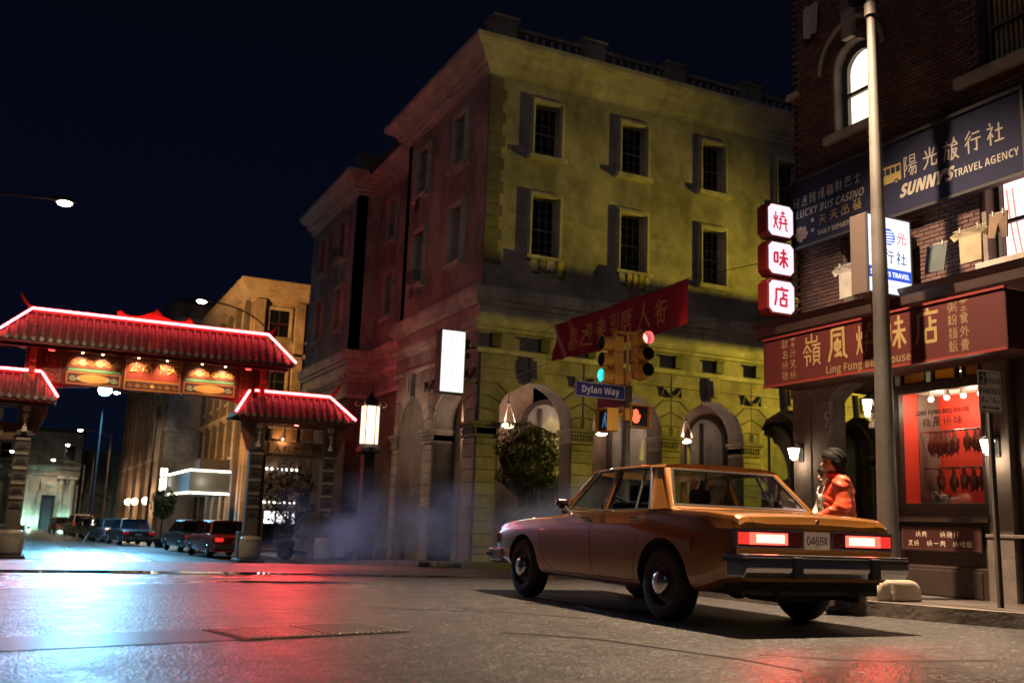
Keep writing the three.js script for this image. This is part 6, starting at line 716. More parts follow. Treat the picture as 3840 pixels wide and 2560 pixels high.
[[14.3, 0.2, 0.3, [0.45, 0.42, 0.36]], [14.55, 0.16, 0.38, [0.55, 0.4, 0.08]], [14.75, 0.14, 0.42, [0.6, 0.45, 0.1]], [14.95, 0.14, 0.36, [0.5, 0.36, 0.08]], [15.15, 0.14, 0.42, [0.55, 0.48, 0.3]]].forEach(([x, w, h, c], i) => cloth(w, h, c, ['grey cloth', 'gold towel', 'long yellow towel', 'brown towel', 'cream towel'][i] + ' hung below the lower window above the banner', [x, 7.86, zy], 0));
cloth(0.3, 0.5, [0.05, 0.045, 0.05], 'dark garment hung from the upper street side window', [BX - 0.2, 10.75, -28.2], -Math.PI / 2, 'legs'); cloth(0.26, 0.36, [0.3, 0.28, 0.27], 'pale garment hung from the upper window by the corner', [BX - 0.2, 10.75, -25.4], -Math.PI / 2, 'shirt'); cloth(0.4, 0.34, [0.12, 0.04, 0.03], 'dark red cloth hung from the lower street side window', [BX - 0.2, 7.9, -28.3], -Math.PI / 2);
cloth(0.42, 0.46, [0.38, 0.37, 0.35], 'white shirt with a printed mark on a line by the blade sign', [9.82, 4.5, -10.02], -Math.PI / 2, 'shirt'); cloth(0.36, 0.34, [0.09, 0.12, 0.18], 'blue jeans on a line below the blade sign', [9.8, 4.28, -9.55], -Math.PI / 2, 'legs'); cloth(0.3, 0.36, [0.04, 0.055, 0.055], 'dark green towel on the line by the lit window', [9.62, 4.34, -8.32], -Math.PI / 2); cloth(0.42, 0.4, [0.28, 0.24, 0.15], 'cream T-shirt pegged on the line under the lit window', [9.62, 4.42, -7.85], -Math.PI / 2, 'shirt'); cloth(0.22, 0.3, [0.12, 0.08, 0.05], 'brown shorts pegged beside the cream T-shirt', [9.62, 4.5, -7.45], -Math.PI / 2, 'legs'); cloth(0.3, 0.5, [0.3, 0.3, 0.29], 'grey trousers hung above the arched window', [9.95, 8.75, -10.75], -Math.PI / 2, 'legs');
// ---------- the gate across the street ----------
const gate = thing('street_gate', 'red lit Chinese street gate with tiled roofs and neon tubes', 'gate');
const neonMat = glow([1, 0.06, 0.07], 32);
{
  const Z0 = -33, YB = -0.78, tile = stained([0.06, 0.05, 0.045], 0.5, 0.004), tileRed = std([0.03, 0.016, 0.014], 0.5), lacquer = std([0.13, 0.012, 0.011], 0.4), stoneD = stained([0.15, 0.135, 0.115], 0.75), stoneL = stained([0.45, 0.41, 0.36], 0.45), gold = std([0.62, 0.38, 0.11], 0.4, { metalness: 0.3 }), ivory = std([0.55, 0.47, 0.38], 0.6);
  const neon = (pts) => { mb().path(pts, 0.034, 8).build('neon_tube', neonMat, gate); };
  function roof(r0, r1, e0, e1, ry, ey, d, name) {
    const rf = mb().add(quadPanel([[r0, ry, Z0], [e0, ey, Z0 + d], [e1, ey, Z0 + d], [r1, ry, Z0]], 0.06)).add(quadPanel([[r1, ry, Z0], [e1, ey, Z0 - d], [e0, ey, Z0 - d], [r0, ry, Z0]], 0.06)).add(quadPanel([[r1, ry, Z0], [e1, ey, Z0 + d], [e1, ey, Z0 - d]], 0.06)).add(quadPanel([[r0, ry, Z0], [e0, ey, Z0 - d], [e0, ey, Z0 + d]], 0.06)).build(name, tileRed, gate);
    const n = Math.round((e1 - e0) / 0.232); for (let i = 0; i < n; i++) { const x = lerp(e0, e1, (i + 0.5) / n), t = x < r0 ? (x - e0) / (r0 - e0) : x > r1 ? (e1 - x) / (e1 - r1) : 1; if (t < 0.12) continue; const tr = mb(); for (const s of [1]) { const m = 7; for (let k = 0; k < m * t; k++) { const a = k / m, b = Math.min((k + 1.15) / m, t); tr.cyl([x, lerp(ey, ry, a) + 0.03, Z0 + s * d * (1 - a)], [x, lerp(ey, ry, b) + 0.025, Z0 + s * d * (1 - b)], 0.058, 0.05, 8); } } const o = tr.build('tile_row', tile, rf); mb().cyl([x, ey + 0.025, Z0 + d], [x, ey + 0.02, Z0 + d + 0.035], 0.066, 0.066, 10).build('tile_end', stained([0.24, 0.26, 0.22], 0.6), rf); }
    mb().box(e0 + 0.1, e1 - 0.1, ey - 0.1, ey - 0.03, Z0 + d - 0.12, Z0 + d - 0.02).box(e0 + 0.2, e1 - 0.2, ey - 0.2, ey - 0.1, Z0 + d - 0.3, Z0 + d - 0.16).build('eave_board', lacquer, gate);
    mb().box(r0, r1, ry - 0.02, ry + 0.1, Z0 - 0.06, Z0 + 0.06, 0.02).build('ridge', lacquer, gate);
    neon([[e0, ey + 0.1, Z0 + d + 0.02], [r0, ry + 0.1, Z0 + 0.16]]); neon([[r0, ry + 0.1, Z0 + 0.16], [r1, ry + 0.1, Z0 + 0.16]]); neon([[r1, ry + 0.1, Z0 + 0.16], [e1, ey + 0.1, Z0 + d + 0.02]]);
    return rf;
  }
  roof(-0.46, 6.64, -1.38, 7.42, 6.66, 5.68, 1.0, 'main_roof'); roof(6.19, 8.86, 5.68, 9.6, 4.77, 3.98, 0.85, 'side_roof'); roof(-2.68, -0.01, -3.42, 0.5, 4.77, 3.98, 0.85, 'side_roof');
  // ridge ornaments
  for (const [x, s] of [[-0.46, -1], [6.64, 1], [8.86, 1], [-2.68, -1]]) { const y = Math.abs(x - 3.1) > 4 ? 4.8 : 6.7; mb().tube([[x - s * 0.35, y + 0.06, Z0], [x, y + 0.1, Z0], [x + s * 0.2, y + 0.24, Z0], [x + s * 0.36, y + 0.5, Z0]], 0.055, 14, 6).build('ridge_tail', lacquer, gate); }
  mb().extr([[1.92, 6.72], [1.92, 6.98], [2.05, 7.06], [2.12, 6.95], [2.3, 6.9], [2.6, 6.92], [2.85, 7.05], [3.0, 7.12], [3.08, 7.22], [3.2, 7.12], [3.3, 7.0], [3.6, 6.9], [3.9, 6.9], [4.02, 6.94], [4.08, 7.05], [4.2, 6.98], [4.24, 6.72]], 0.14, M4().makeTranslation(0, 0, Z0 - 0.12), 0.03).build('dragon_ridge_ornament', std([0.42, 0.05, 0.03], 0.5), gate);
  // beam: lacquered core, painted boards
  mb().box(-0.2, 6.5, 4.62, 5.62, Z0 - 0.18, Z0 + 0.16, 0.01).build('beam', lacquer, gate); mb().box(-0.7, 6.95, 5.56, 5.68, Z0 - 0.3, Z0 + 0.3, 0.01).build('eave_beam', lacquer, gate);
  for (let i = 0; i < 26; i++) { const x = -0.5 + i * 0.288; mb().box(x, x + 0.1, 5.58, 5.68, Z0 + 0.28, Z0 + 0.62, 0.01).box(x - 0.03, x + 0.13, 5.63, 5.68, Z0 + 0.5, Z0 + 0.8, 0.01).build('eave_bracket', lacquer, gate); }
  const paint = (w, h, f) => canvasTex(w, h, (c) => { c.fillStyle = '#3a150e'; c.fillRect(0, 0, w, h); f(c, w, h); });
  const scroll = (c, x, y, s, col) => { c.strokeStyle = col; c.lineWidth = s * 0.16; c.lineCap = 'round'; c.beginPath(); for (let k = 0; k <= 30; k++) { const a = k * 0.32, r = s * (1 - k / 34); c.lineTo(x + r * Math.cos(a), y + r * Math.sin(a) * 0.8); } c.stroke(); };
  const centre = paint(512, 340, (c, w, h) => { c.fillStyle = '#7a2318'; c.fillRect(16, 20, w - 32, 200); c.strokeStyle = '#b9823e'; c.lineWidth = 6; c.strokeRect(12, 16, w - 24, 208); c.strokeRect(12, 236, w - 24, 90); for (let i = 0; i < 7; i++) { scroll(c, 60 + i * 66, 280, 26, i % 2 ? '#d2a04a' : '#a96f2c'); } c.fillStyle = '#d89b3a'; c.beginPath(); c.arc(w / 2, 280, 16, 0, 7); c.fill(); });
  const side = (flip) => paint(512, 300, (c, w, h) => { c.fillStyle = '#5a2a18'; c.fillRect(10, 14, w - 20, 116); for (let i = 0; i < 6; i++) { scroll(c, 70 + i * 76, 72, 38, i % 2 ? '#f0c070' : '#c98a3c'); } c.fillStyle = '#4d8a68'; c.fillRect(20, 138, w - 40, 22); c.strokeStyle = '#b07a3a'; c.lineWidth = 7; c.strokeRect(16, 176, w - 32, 108); c.fillStyle = '#c99a52'; c.beginPath(); c.ellipse(w / 2, 230, 150, 40, 0, 0, 7); c.fill(); c.strokeStyle = '#6b3a1c'; c.lineWidth = 5; for (let k = -8; k <= 8; k++) { c.beginPath(); c.moveTo(w / 2 + k * 16 - 24, 196); c.lineTo(w / 2 + k * 16 + 24, 264); c.stroke(); } for (const x of [70, w - 70]) { scroll(c, x, 230, 34, '#9fc0a8'); c.fillStyle = '#6f8f96'; c.beginPath(); c.arc(x + (x < 200 ? 46 : -46), 230, 12, 0, 7); c.fill(); } });
  const board = (x0, x1, y0, y1, t, n) => { const b = mb().box(x0, x1, y0, y1, Z0 + 0.16, Z0 + 0.2, 0.01).build(n, lacquer, gate); sheet('painted_ornament', x1 - x0 - 0.04, y1 - y0 - 0.04, std(0xffffff, 0.55, { map: t }), b, M4().makeTranslation((x0 + x1) / 2, (y0 + y1) / 2, Z0 + 0.204)); return b; };
  const cb = board(2.28, 4.03, 4.5, 5.52, centre, 'name_board'); board(0.62, 2.27, 4.52, 5.5, side(0), 'painted_board'); board(4.04, 5.74, 4.52, 5.5, side(1), 'painted_board'); const endT = paint(200, 300, (c) => { c.strokeStyle = '#8a4a24'; c.lineWidth = 6; for (const y of [20, 160]) { c.strokeRect(30, y, 140, 118); c.beginPath(); c.moveTo(100, y + 8); c.lineTo(160, y + 59); c.lineTo(100, y + 110); c.lineTo(40, y + 59); c.closePath(); c.stroke(); scroll(c, 100, y + 59, 26, '#a5622c'); } }); board(-0.02, 0.6, 4.54, 5.48, endT, 'end_board'); board(5.76, 6.34, 4.54, 5.48, endT, 'end_board');
  // the four raised characters
  [...'公為下天'].forEach((g, i) => { const x0 = 2.4 + i * 0.39, s = 0.34, b = mb(); for (const st of strokesOf(g)) for (let k = 1; k < st.length; k++) { const a = st[k - 1], e = st[k]; b.cyl([x0 + a[0] / 100 * s, 5.42 - a[1] / 100 * s, Z0 + 0.225], [x0 + e[0] / 100 * s, 5.42 - e[1] / 100 * s, Z0 + 0.225], 0.018, 0.018, 6); } b.build('character', gold, cb); });
  for (const [c, s] of [[6.36, -1], [-0.1, 1]]) { const pts = [[c, 4.62], [c + s * 1.5, 4.62], [c + s * 1.45, 4.5]]; for (let k = 0; k <= 8; k++) { const a = k / 8 * Math.PI / 2; pts.push([c + s * (1.4 - 1.3 * Math.sin(a)), 4.5 - 0.36 * (1 - Math.cos(a))]); } pts.push([c, 4.1]); mb().extr(s > 0 ? pts.reverse() : pts, 0.16, M4().makeTranslation(0, 0, Z0 - 0.08), 0.01).build('corbel_arch', lacquer, gate); }
  // little down lights over the boards
  for (const x of [1.05, 1.62, 2.66, 3.5, 4.56, 5.28]) { const f = mb().cyl([x, 5.52, Z0 + 0.52], [x, 5.58, Z0 + 0.5], 0.05, 0.04, 10).cyl([x, 5.57, Z0 + 0.5], [x, 5.7, Z0 + 0.46], 0.012, 0.012, 6).build('down_light', M.blackMetal, gate); mb().ball(x, 5.51, Z0 + 0.52, 0.032).build('lamp_bulb', glow([1, 0.7, 0.35], 25), f); const l = new THREE.SpotLight(rgb(1, 0.62, 0.3), 9, 0, 0.85, 0.7); l.position.set(x, 5.48, Z0 + 0.54); l.target.position.set(x, 4.95, Z0 + 0.2); l.castShadow = true; gate.add(l, l.target); }
  // columns
  function column(x, top, inner) {
    const w = 0.21, c = mb().box(x - w, x + w, YB + 0.4, top, Z0 - 0.22, Z0 + 0.14, 0.012).box(x - w - 0.12, x + w + 0.12, YB + 0.2, YB + 1.1, Z0 - 0.5, Z0 - 0.1, 0.01).box(x - w - 0.04, x + w + 0.04, 2.92, 2.98, Z0 - 0.25, Z0 + 0.19, 0.01).build('column', stoneD, gate);
    for (let k = 0; k < 5; k++) { const y = 2.88 - k * 0.43; mb().box(x - w + 0.03, x + w - 0.03, y - 0.36, y - 0.1, Z0 + 0.13, Z0 + 0.165, 0.01).build('column_panel', stoneD, c); mb().box(x - w + 0.02, x + w - 0.02, y - 0.1, y - 0.02, Z0 + 0.13, Z0 + 0.2, 0.01).build('column_band', stoneL, c); mb().box(x - 0.12, x + 0.12, y - 0.34, y - 0.24, Z0 + 0.16, Z0 + 0.17).build('column_inset', M.darkTrim, c); }
    mb().lathe([[0, YB + 0.24], [0.3, YB + 0.24], [0.335, YB + 0.34], [0.345, YB + 0.6], [0.335, YB + 0.86], [0.3, YB + 0.96], [0, YB + 0.98]], [x, 0, Z0 + 0.3], 26).build('drum_stone', stoneL, c); mb().box(x - 0.42, x + 0.42, YB - 0.1, YB + 0.26, Z0 - 0.5, Z0 + 0.72, 0.03).build('plinth', stained([0.06, 0.055, 0.055], 0.7), c);
    const or = mb().ball(x, 3.5, Z0 + 0.24, 0.07, 1.3, 0.9, 0.8, 10).ball(x, 3.36, Z0 + 0.26, 0.05, 1.2, 1, 1, 8).ball(x, 3.24, Z0 + 0.25, 0.045, 1, 1, 1, 8).cyl([x, 3.6, Z0 + 0.22], [x, 3.1, Z0 + 0.24], 0.025, 0.03, 8).cyl([x, 3.2, Z0 + 0.24], [x, 3.04, Z0 + 0.24], 0.05, 0.09, 10).build('carved_pendant', ivory, c); mb().box(x - 0.1, x + 0.1, 3.66, 3.84, Z0 + 0.12, Z0 + 0.22, 0.02).build('carved_block', ivory, c);
    if (top > 5) mb().box(x - 0.09, x + 0.09, 4.5, 5.6, Z0 + 0.14, Z0 + 0.22, 0.02).ball(x, 5.2, Z0 + 0.22, 0.08, 1, 1, 0.7, 8).ball(x, 4.85, Z0 + 0.22, 0.07, 1, 1, 0.7, 8).build('carved_strip', std([0.5, 0.08, 0.05], 0.4), c);
  }
  column(6.57, 5.6); column(-0.28, 5.6); column(8.98, 3.95); column(-2.72, 3.95);
  for (const [a, b] of [[6.78, 8.77], [-2.51, -0.49]]) {
    mb().box(a, b, 3.75, 3.98, Z0 - 0.14, Z0 + 0.1, 0.01).box(a, b, 2.78, 3.28, Z0 - 0.08, Z0 + 0.06, 0.01).build('tie_beam', stained([0.2, 0.12, 0.07], 0.6), gate); const p = mb().box(a + 0.2, b - 0.35, 2.86, 3.22, Z0 + 0.06, Z0 + 0.09, 0.01).build('side_name_board', stained([0.32, 0.2, 0.12], 0.6), gate); [...'人為士公'].forEach((g, i) => { const x0 = a + 0.34 + i * 0.28, s = 0.24, q = mb(); for (const st of strokesOf(g)) for (let k = 1; k < st.length; k++) q.cyl([x0 + st[k - 1][0] / 100 * s, 3.16 - st[k - 1][1] / 100 * s, Z0 + 0.1], [x0 + st[k][0] / 100 * s, 3.16 - st[k][1] / 100 * s, Z0 + 0.1], 0.012, 0.012, 5); q.build('character', std([0.06, 0.035, 0.02], 0.5), p); });
    for (let k = 0; k < 3; k++) mb().box(a + 0.25 + k * 0.5, a + 0.6 + k * 0.5, 3.34, 3.7, Z0 - 0.06, Z0 + 0.02, 0.01).build('fret_panel', stained([0.4, 0.22, 0.1], 0.6), gate);
    mb().ball(a + 0.6, 3.34, Z0 + 0.16, 0.03).build('lamp_bulb', glow([1, 0.62, 0.3], 14), gate); const l = new THREE.PointLight(rgb(1, 0.55, 0.25), 0.8); l.position.set(a + 0.6, 3.33, Z0 + 0.22); l.castShadow = true; gate.add(l);
    for (const x of [a - 0.5, b + 0.5]) mb().extr([[-0.06, 2.95], [0.08, 2.95], [0.32, 3.6], [0.36, 3.95], [0.1, 3.98], [-0.06, 3.98]].map(([u, v]) => [(x > (a + b) / 2 ? 1 : -1) * u, v]).map((p) => p), 0.1, M4().makeTranslation(x + (x > (a + b) / 2 ? -0.06 : 0.06), 0, Z0 - 0.05), 0.01).build('side_corbel', stained([0.4, 0.16, 0.1], 0.6), gate);
  }
  mb().box(5.55, 9.5, YB - 0.3, YB + 0.1, Z0 - 0.9, Z0 + 0.95, 0.03).box(-3.4, 0.35, YB - 0.35, YB + 0.06, Z0 - 0.9, Z0 + 0.95, 0.03).build('step', stained([0.13, 0.12, 0.11], 0.7), gate);
  for (const [x, y, zz] of [[0.3, 6.55, 0.6], [3.1, 6.55, 0.6], [5.9, 6.55, 0.6], [7.5, 4.7, 0.6], [-1.3, 4.7, 0.6]]) { const l = new THREE.PointLight(rgb(1, 0.03, 0.035), 0.2); l.position.set(x, y, Z0 + zz); l.castShadow = true; l.shadow.radius = 6; gate.add(l); }
  // red LED floods tucked under the eaves, shining down on the street
  for (const [x, y, tx, k] of [[7.7, 3.86, 4.6, 210], [-1.4, 3.86, -2.5, 90], [6.0, 5.5, 4, 60], [0.2, 5.5, -1, 60]]) { const f = mb().box(x - 0.09, x + 0.09, y - 0.03, y + 0.04, Z0 + 0.52, Z0 + 0.62, 0.01).build('flood_housing', M.blackMetal, gate); mb().box(x - 0.08, x + 0.08, y - 0.036, y - 0.028, Z0 + 0.53, Z0 + 0.61).build('flood_light_lens', glow([1, 0.05, 0.05], 12), f); const l = new THREE.SpotLight(rgb(1, 0.045, 0.04), k, 0, 0.62, 0.9); l.position.set(x, y - 0.06, Z0 + 0.58); l.target.position.set(tx, -0.5, Z0 + 12); l.shadow.radius = 5; l.castShadow = true; gate.add(l, l.target); }
  rebase(gate, 3.1, YB - 0.3, Z0);
}
{   // scooter inside the side bay
  const y0 = roadY(-34.6) + 0.14, s = thing('motor_scooter', 'dark motor scooter parked behind the side bay of the gate', 'scooter', [7.55, y0, -34.5], R(70)), bodyM = phys([0.1, 0.07, 0.06], 0.3, { clearcoat: 0.6 });
  for (const z of [-0.58, 0.58]) { const t = mb().add(new THREE.TorusGeometry(0.2, 0.055, 10, 26), M4().makeRotationY(Math.PI / 2).setPosition(0, 0.25, z)).build('wheel', M.rubber, s); mb().cyl([-0.05, 0.25, z], [0.05, 0.25, z], 0.14).build('rim', M.steel, t); }
  mb().box(-0.16, 0.16, 0.28, 0.36, -0.35, 0.25, 0.03).build('footboard', bodyM, s); mb().ball(0, 0.52, 0.5, 0.3, 0.62, 0.75, 1.25).build('engine_cover', bodyM, s); mb().box(-0.15, 0.15, 0.74, 0.84, 0.1, 0.75, 0.045).build('seat', M.rubber, s); mb().extr([[-0.4, 0.3], [-0.34, 0.3], [-0.48, 0.95], [-0.56, 0.95]], 0.3, basis([0.15, 0, 0], [0, 0, 1], [-1, 0, 0]), 0.01).build('leg_shield', bodyM, s); mb().path([[0, 0.25, -0.58], [0, 1.0, -0.5]], 0.03).path([[-0.3, 1.03, -0.45], [0.3, 1.03, -0.45]], 0.018).build('handlebar', M.chrome, s); mb().ball(0, 0.98, -0.58, 0.09).build('headlamp', M.chrome, s);
}
// ---------- buildings further down the street ----------
const cream = stained([0.42, 0.36, 0.28], 0.85, 0.01), tanM = stained([0.30, 0.21, 0.15], 0.9, 0.01), dusk = stained([0.12, 0.115, 0.125], 0.9, 0.01), pale = stained([0.5, 0.47, 0.46], 0.85);
const rectP = (a, b, y0, y1) => [[a, y0], [b, y0], [b, y1], [a, y1]];
function winPart(b, m, a, c, y0, y1, name = 'window', deep = 0.18) { const w = mb().extr(rectP(a - 0.16, c + 0.16, y0 - 0.16, y1 + 0.18), 0.1, m, 0.01, [rectP(a, c, y0, y1).reverse()]).build(name, b.userData.trim ?? M.trim, b); mb().extr(rectP(a, c, y0, y1), 0.02, m.clone().multiply(M4().makeTranslation(0, 0, 0.006))).build('pane', M.pane, w); mb().extr(rectP((a + c) / 2 - 0.03, (a + c) / 2 + 0.03, y0, y1), 0.04, m.clone().multiply(M4().makeTranslation(0, 0, 0.02))).extr(rectP(a, c, (y0 + y1) / 2 - 0.03, (y0 + y1) / 2 + 0.03), 0.04, m.clone().multiply(M4().makeTranslation(0, 0, 0.022))).build('glazing_bars', M.darkTrim, w); mb().extr(rectP(a - 0.22, c + 0.22, y0 - 0.3, y0 - 0.15), 0.22, m, 0.01).build('sill', M.trim, w); return w; }
{   // warm lit block beyond the corner building
  const b = thing('corner_block', 'orange lit stone block with heavy cornice beyond the arcaded building', 'building'), m = basis([10.15, 0, -55], [1, 0, 0], [0, 0, 1]), ms = basis([10.15, 0, -55], [0, 0, 1], [-1, 0, 0]);
  mb().box(10.15, 24, -1.2, 13.2, -70, -55).build('wall', cream, b); mb().box(10.1, 24, 13.2, 13.4, -70, -55).build('roof', M.roofTar, b);
  const mo = shadowed(new THREE.Mesh(moulding([[0, 12.6], [0.1, 12.65], [0.2, 12.9], [0.5, 13.1], [0.8, 13.35], [0.85, 13.7], [0, 13.75]], [[10.15, -70], [10.15, -55], [24, -55]]), cream)); mo.name = 'cornice'; b.add(mo);
  for (const y of [9.9, 6.6]) { const o = shadowed(new THREE.Mesh(moulding([[0, y - 0.5], [0.12, y - 0.45], [0.3, y - 0.25], [0.3, y - 0.1], [0, y]], [[10.15, -70], [10.15, -55], [24, -55]]), cream)); o.name = 'string_course'; b.add(o); }
  for (const s of [0.1, 2.35, 4.6, 6.9]) mb().extr(rectP(s, s + 0.55, -1, 12.7), 0.28, m, 0.02).build('pilaster', cream, b);
  for (const s of [0.95, 3.2, 5.45]) { winPart(b, m, s, s + 1.1, 10.7, 12.2); winPart(b, m, s, s + 1.1, 7.4, 9.0); winPart(b, m, s, s + 1.1, 3.4, 5.6); }
  for (const s of [-2.4, -5, -7.6, -10.2, -12.8]) { winPart(b, ms, s, s + 1.1, 10.7, 12.2); winPart(b, ms, s, s + 1.1, 7.4, 9.0); winPart(b, ms, s, s + 1.1, 4.2, 5.8); } for (const s of [-1, -3.6, -6.2, -8.8, -11.4, -14]) mb().extr(rectP(s, s + 0.5, -1, 12.7), 0.25, ms, 0.02).build('pilaster', dusk, b);
  rebase(b, 16, -0.9, -62);
}
{   // cinema marquee on its street side
  const s = thing('marquee', 'dark canopy outlined with two white light strips and lit letter boards', 'canopy'), strip = glow([1, 0.86, 0.6], 9), X0 = 7.9, X1 = 10.1, ZA = -57, ZB = -66.5;
  mb().box(X0, X1, 2.0, 3.2, ZB, ZA, 0.02).build('canopy_box', std([0.05, 0.065, 0.07], 0.5), s); for (const y of [1.98, 3.2]) mb().box(X0 - 0.04, X1, y - 0.045, y + 0.045, ZA - 0.02, ZA + 0.06).box(X0 - 0.06, X0 + 0.02, y - 0.045, y + 0.045, ZB, ZA + 0.06).build('light_strip', strip, s); mb().box(X0 + 0.6, X1, 3.2, 3.9, ZB + 1, ZA - 1).build('canopy_roof', M.roofTar, s);
  mb().box(X0 - 0.1, X1, 1.95, 2.0, ZB, ZA).build('soffit', M.white, s); const box = mb().box(X0 - 0.5, X0 - 0.06, 2.1, 3.7, -68, -66.4, 0.02).build('letter_board', M.darkTrim, s); for (const [y0, y1] of [[2.2, 3.0], [3.1, 3.6]]) for (const [x0, x1] of [[-0.48, -0.3], [-0.27, -0.08]]) mb().box(X0 + x0, X0 + x1, y0, y1, -66.42, -66.36).build('letter_light', glow([1, 0.93, 0.72], 5), box);
  const l = new THREE.RectAreaLight(rgb(1, 0.8, 0.55), 2.5, 2, 6); l.position.set(9.0, 1.9, -61); l.lookAt(9.0, 0, -61); s.add(l); const l2 = new THREE.PointLight(rgb(1, 0.82, 0.6), 3); l2.position.set(8.6, 2.6, -56.3); l2.castShadow = true; s.add(l2);
  for (const z of [-57.6, -59.4]) mb().box(10.0, 10.14, -0.8, 1.9, z - 0.3, z + 0.3, 0.01).build('pier', cream, s);
  rebase(s, 9, -0.85, -61.5);
}
{   // tan building nearer the bend, then the dark terraces
  const b = thing('tan_building', 'tall tan building with a pale end wall and wall lamps along the street', 'building'), ms = basis([7.6, 0, -70], [0, 0, 1], [-1, 0, 0]), me = basis([7.6, 0, -70], [1, 0, 0], [0, 0, 1]);
  mb().box(7.6, 24, -1.4, 15, -98, -70.02).build('wall', tanM, b); mb().box(7.9, 10.1, -1.2, 14, -70, -69.9).build('end_wall', pale, b); mb().box(7.5, 24, 15, 15.3, -98.2, -69.8).build('roof', M.roofTar, b);
  for (let k = 0; k < 8; k++) { const s = -3 - k * 3.2; winPart(b, ms, s, s + 1.2, 8.6, 11); winPart(b, ms, s, s + 1.2, 4.6, 7); mb().extr(rectP(s - 1.4, s - 0.9, -1, 14.8), 0.3, ms, 0.02).build('pilaster', tanM, b); } for (const y of [6.2, 9.4]) mb().extr(rectP(0.2, 2.4, y, y + 0.25), 0.12, me, 0.01).build('string_course', pale, b); winPart(b, me, 0.9, 1.9, 6.9, 8.9); winPart(b, me, 0.9, 1.9, 10.2, 12.4);
  for (const z of [-71.5, -79, -84.5]) { const f = mb().cyl([7.6, 1.5, z], [7.2, 1.5, z], 0.03).build('lamp_bracket', M.blackMetal, b); mb().ball(7.2, 1.6, z, 0.24).build('lamp_globe', glow([1, 0.82, 0.55], 9), f); const l = new THREE.PointLight(rgb(1, 0.66, 0.4), 22); l.position.set(6.85, 1.6, z); l.castShadow = true; b.add(l); }
  rebase(b, 16, -1, -84);
}
{   // classical front that closes the street
  const b = thing('portico_building', 'grey classical building with tall dark doorway closing the street', 'building'), z = -118, m = basis([0, 0, z], [1, 0, 0], [0, 0, 1]), st = stained([0.34, 0.35, 0.33], 0.85);
  mb().box(-30, 4.9, -2, 9, z - 8, z).build('wall', st, b); mb().box(4.9, 9.5, -2, 7.5, z - 9, z - 2).box(9.5, 26, -2, 12, z - 9, z + 1).build('side_wing', dusk, b); mb().box(-30.3, 5.2, 9, 9.4, z - 8.2, z + 0.3).build('roof', M.roofTar, b);
  const o = shadowed(new THREE.Mesh(moulding([[0, 4.3], [0.2, 4.4], [0.2, 4.9], [0.5, 5.1], [0.6, 5.4], [0, 5.5]], [[-30, z], [4.9, z]]), st)); o.name = 'entablature'; b.add(o);
  for (const x of [-8, -6.6, -4.4, -3.2, -1.6, -0.3, 3.2, 4.3]) { mb().cyl([x, -1.3, z + 0.3], [x, 4.3, z + 0.3], 0.36, 0.3, 16).box(x - 0.45, x + 0.45, 4.05, 4.35, z, z + 0.75, 0.02).build('column', st, b); }
  const d = mb().extr(rectP(1.0, 3.1, -1.6, 2.75), 0.3, m, 0.02, [rectP(1.4, 2.74, -1.3, 2.3).reverse()]).box(1.2, 2.9, 2.75, 4.0, z, z + 0.25, 0.02).build('doorway', st, b); mb().extr(rectP(1.4, 2.74, -1.3, 2.3), 0.04, m).build('door', std([0.012, 0.018, 0.03], 0.5), d); mb().ball(2.07, 3.4, z + 0.28, 0.4, 1, 0.7, 0.4).build('cartouche', st, d);
  for (const x of [-5.5, -2.5, 3.75]) winPart(b, m, x - 0.5, x + 0.5, 6, 7.6);
  for (const x of [0.55, 3.6]) { const f = mb().cyl([x, -1.3, z + 1.0], [x, -0.9, z + 1.0], 0.12).build('uplight', M.blackMetal, b); mb().ball(x, -0.88, z + 1.0, 0.09).build('lamp_lens', glow([0.55, 1, 0.8], 12), f); const l = new THREE.PointLight(rgb(0.5, 1, 0.78), 24); l.position.set(x, -0.6, z + 1.2); l.castShadow = true; b.add(l); }
  rebase(b, -8, -1.35, z - 3);
}
{   // dark terrace on the left of the street, mostly out of the picture
  const b = thing('left_terrace', 'dark terrace on the far side of the street behind the gate', 'building'), ms = basis([-9, 0, -40], [0, 0, -1], [1, 0, 0]);
  mb().box(-22, -9, -1.4, 12, -110, -38).build('wall', dusk, b); mb().box(-22.2, -8.8, 12, 12.3, -110, -37.8).build('roof', M.roofTar, b); for (let k = 0; k < 14; k++) for (const y of [2.5, 6, 9]) winPart(b, ms, 2 + k * 4.6, 3.2 + k * 4.6, y, y + 1.8); rebase(b, -15, -0.9, -70);
}
// lamps, parked cars, a potted tree by the canopy
streetLamp(8.29, -40, 7.96, [5.62, 9.11], 60, 'cobra head lamp rising behind the right end of the gate', rgb(1, 0.52, 0.2)); streetLamp(5.87, -90, 6.96, [3.66, 7.39], 110, 'far cobra head lamp on the double pole before the tan building'); streetLamp(5.94, -113, 6.58, [3.5, 7.43], 110, 'furthest cobra head lamp in front of the portico'); streetLamp(-7.5, -100, 5.4, [-1.84, 5.82], 60, 'far cobra head lamp on the left side of the street'); streetLamp(7.1, -69, 8.0, [4.76, 8.42], 90, 'cobra head lamp right beside the film flood lamp'); streetLamp(-4.9, -28, 7.6, [-0.2, 8.81], 130, 'cobra head lamp reaching over the street left of the gate');
streetLamp(5.2, -115.5, 5.3, [2.35, 5.95], 40, 'small cobra head lamp above the doorway of the portico');
const pc = (x, z, k, c, label, turn = 0, tail) => parkedCar(k, c, label, [x, roadY(z) + 0.005, z], turn, tail);
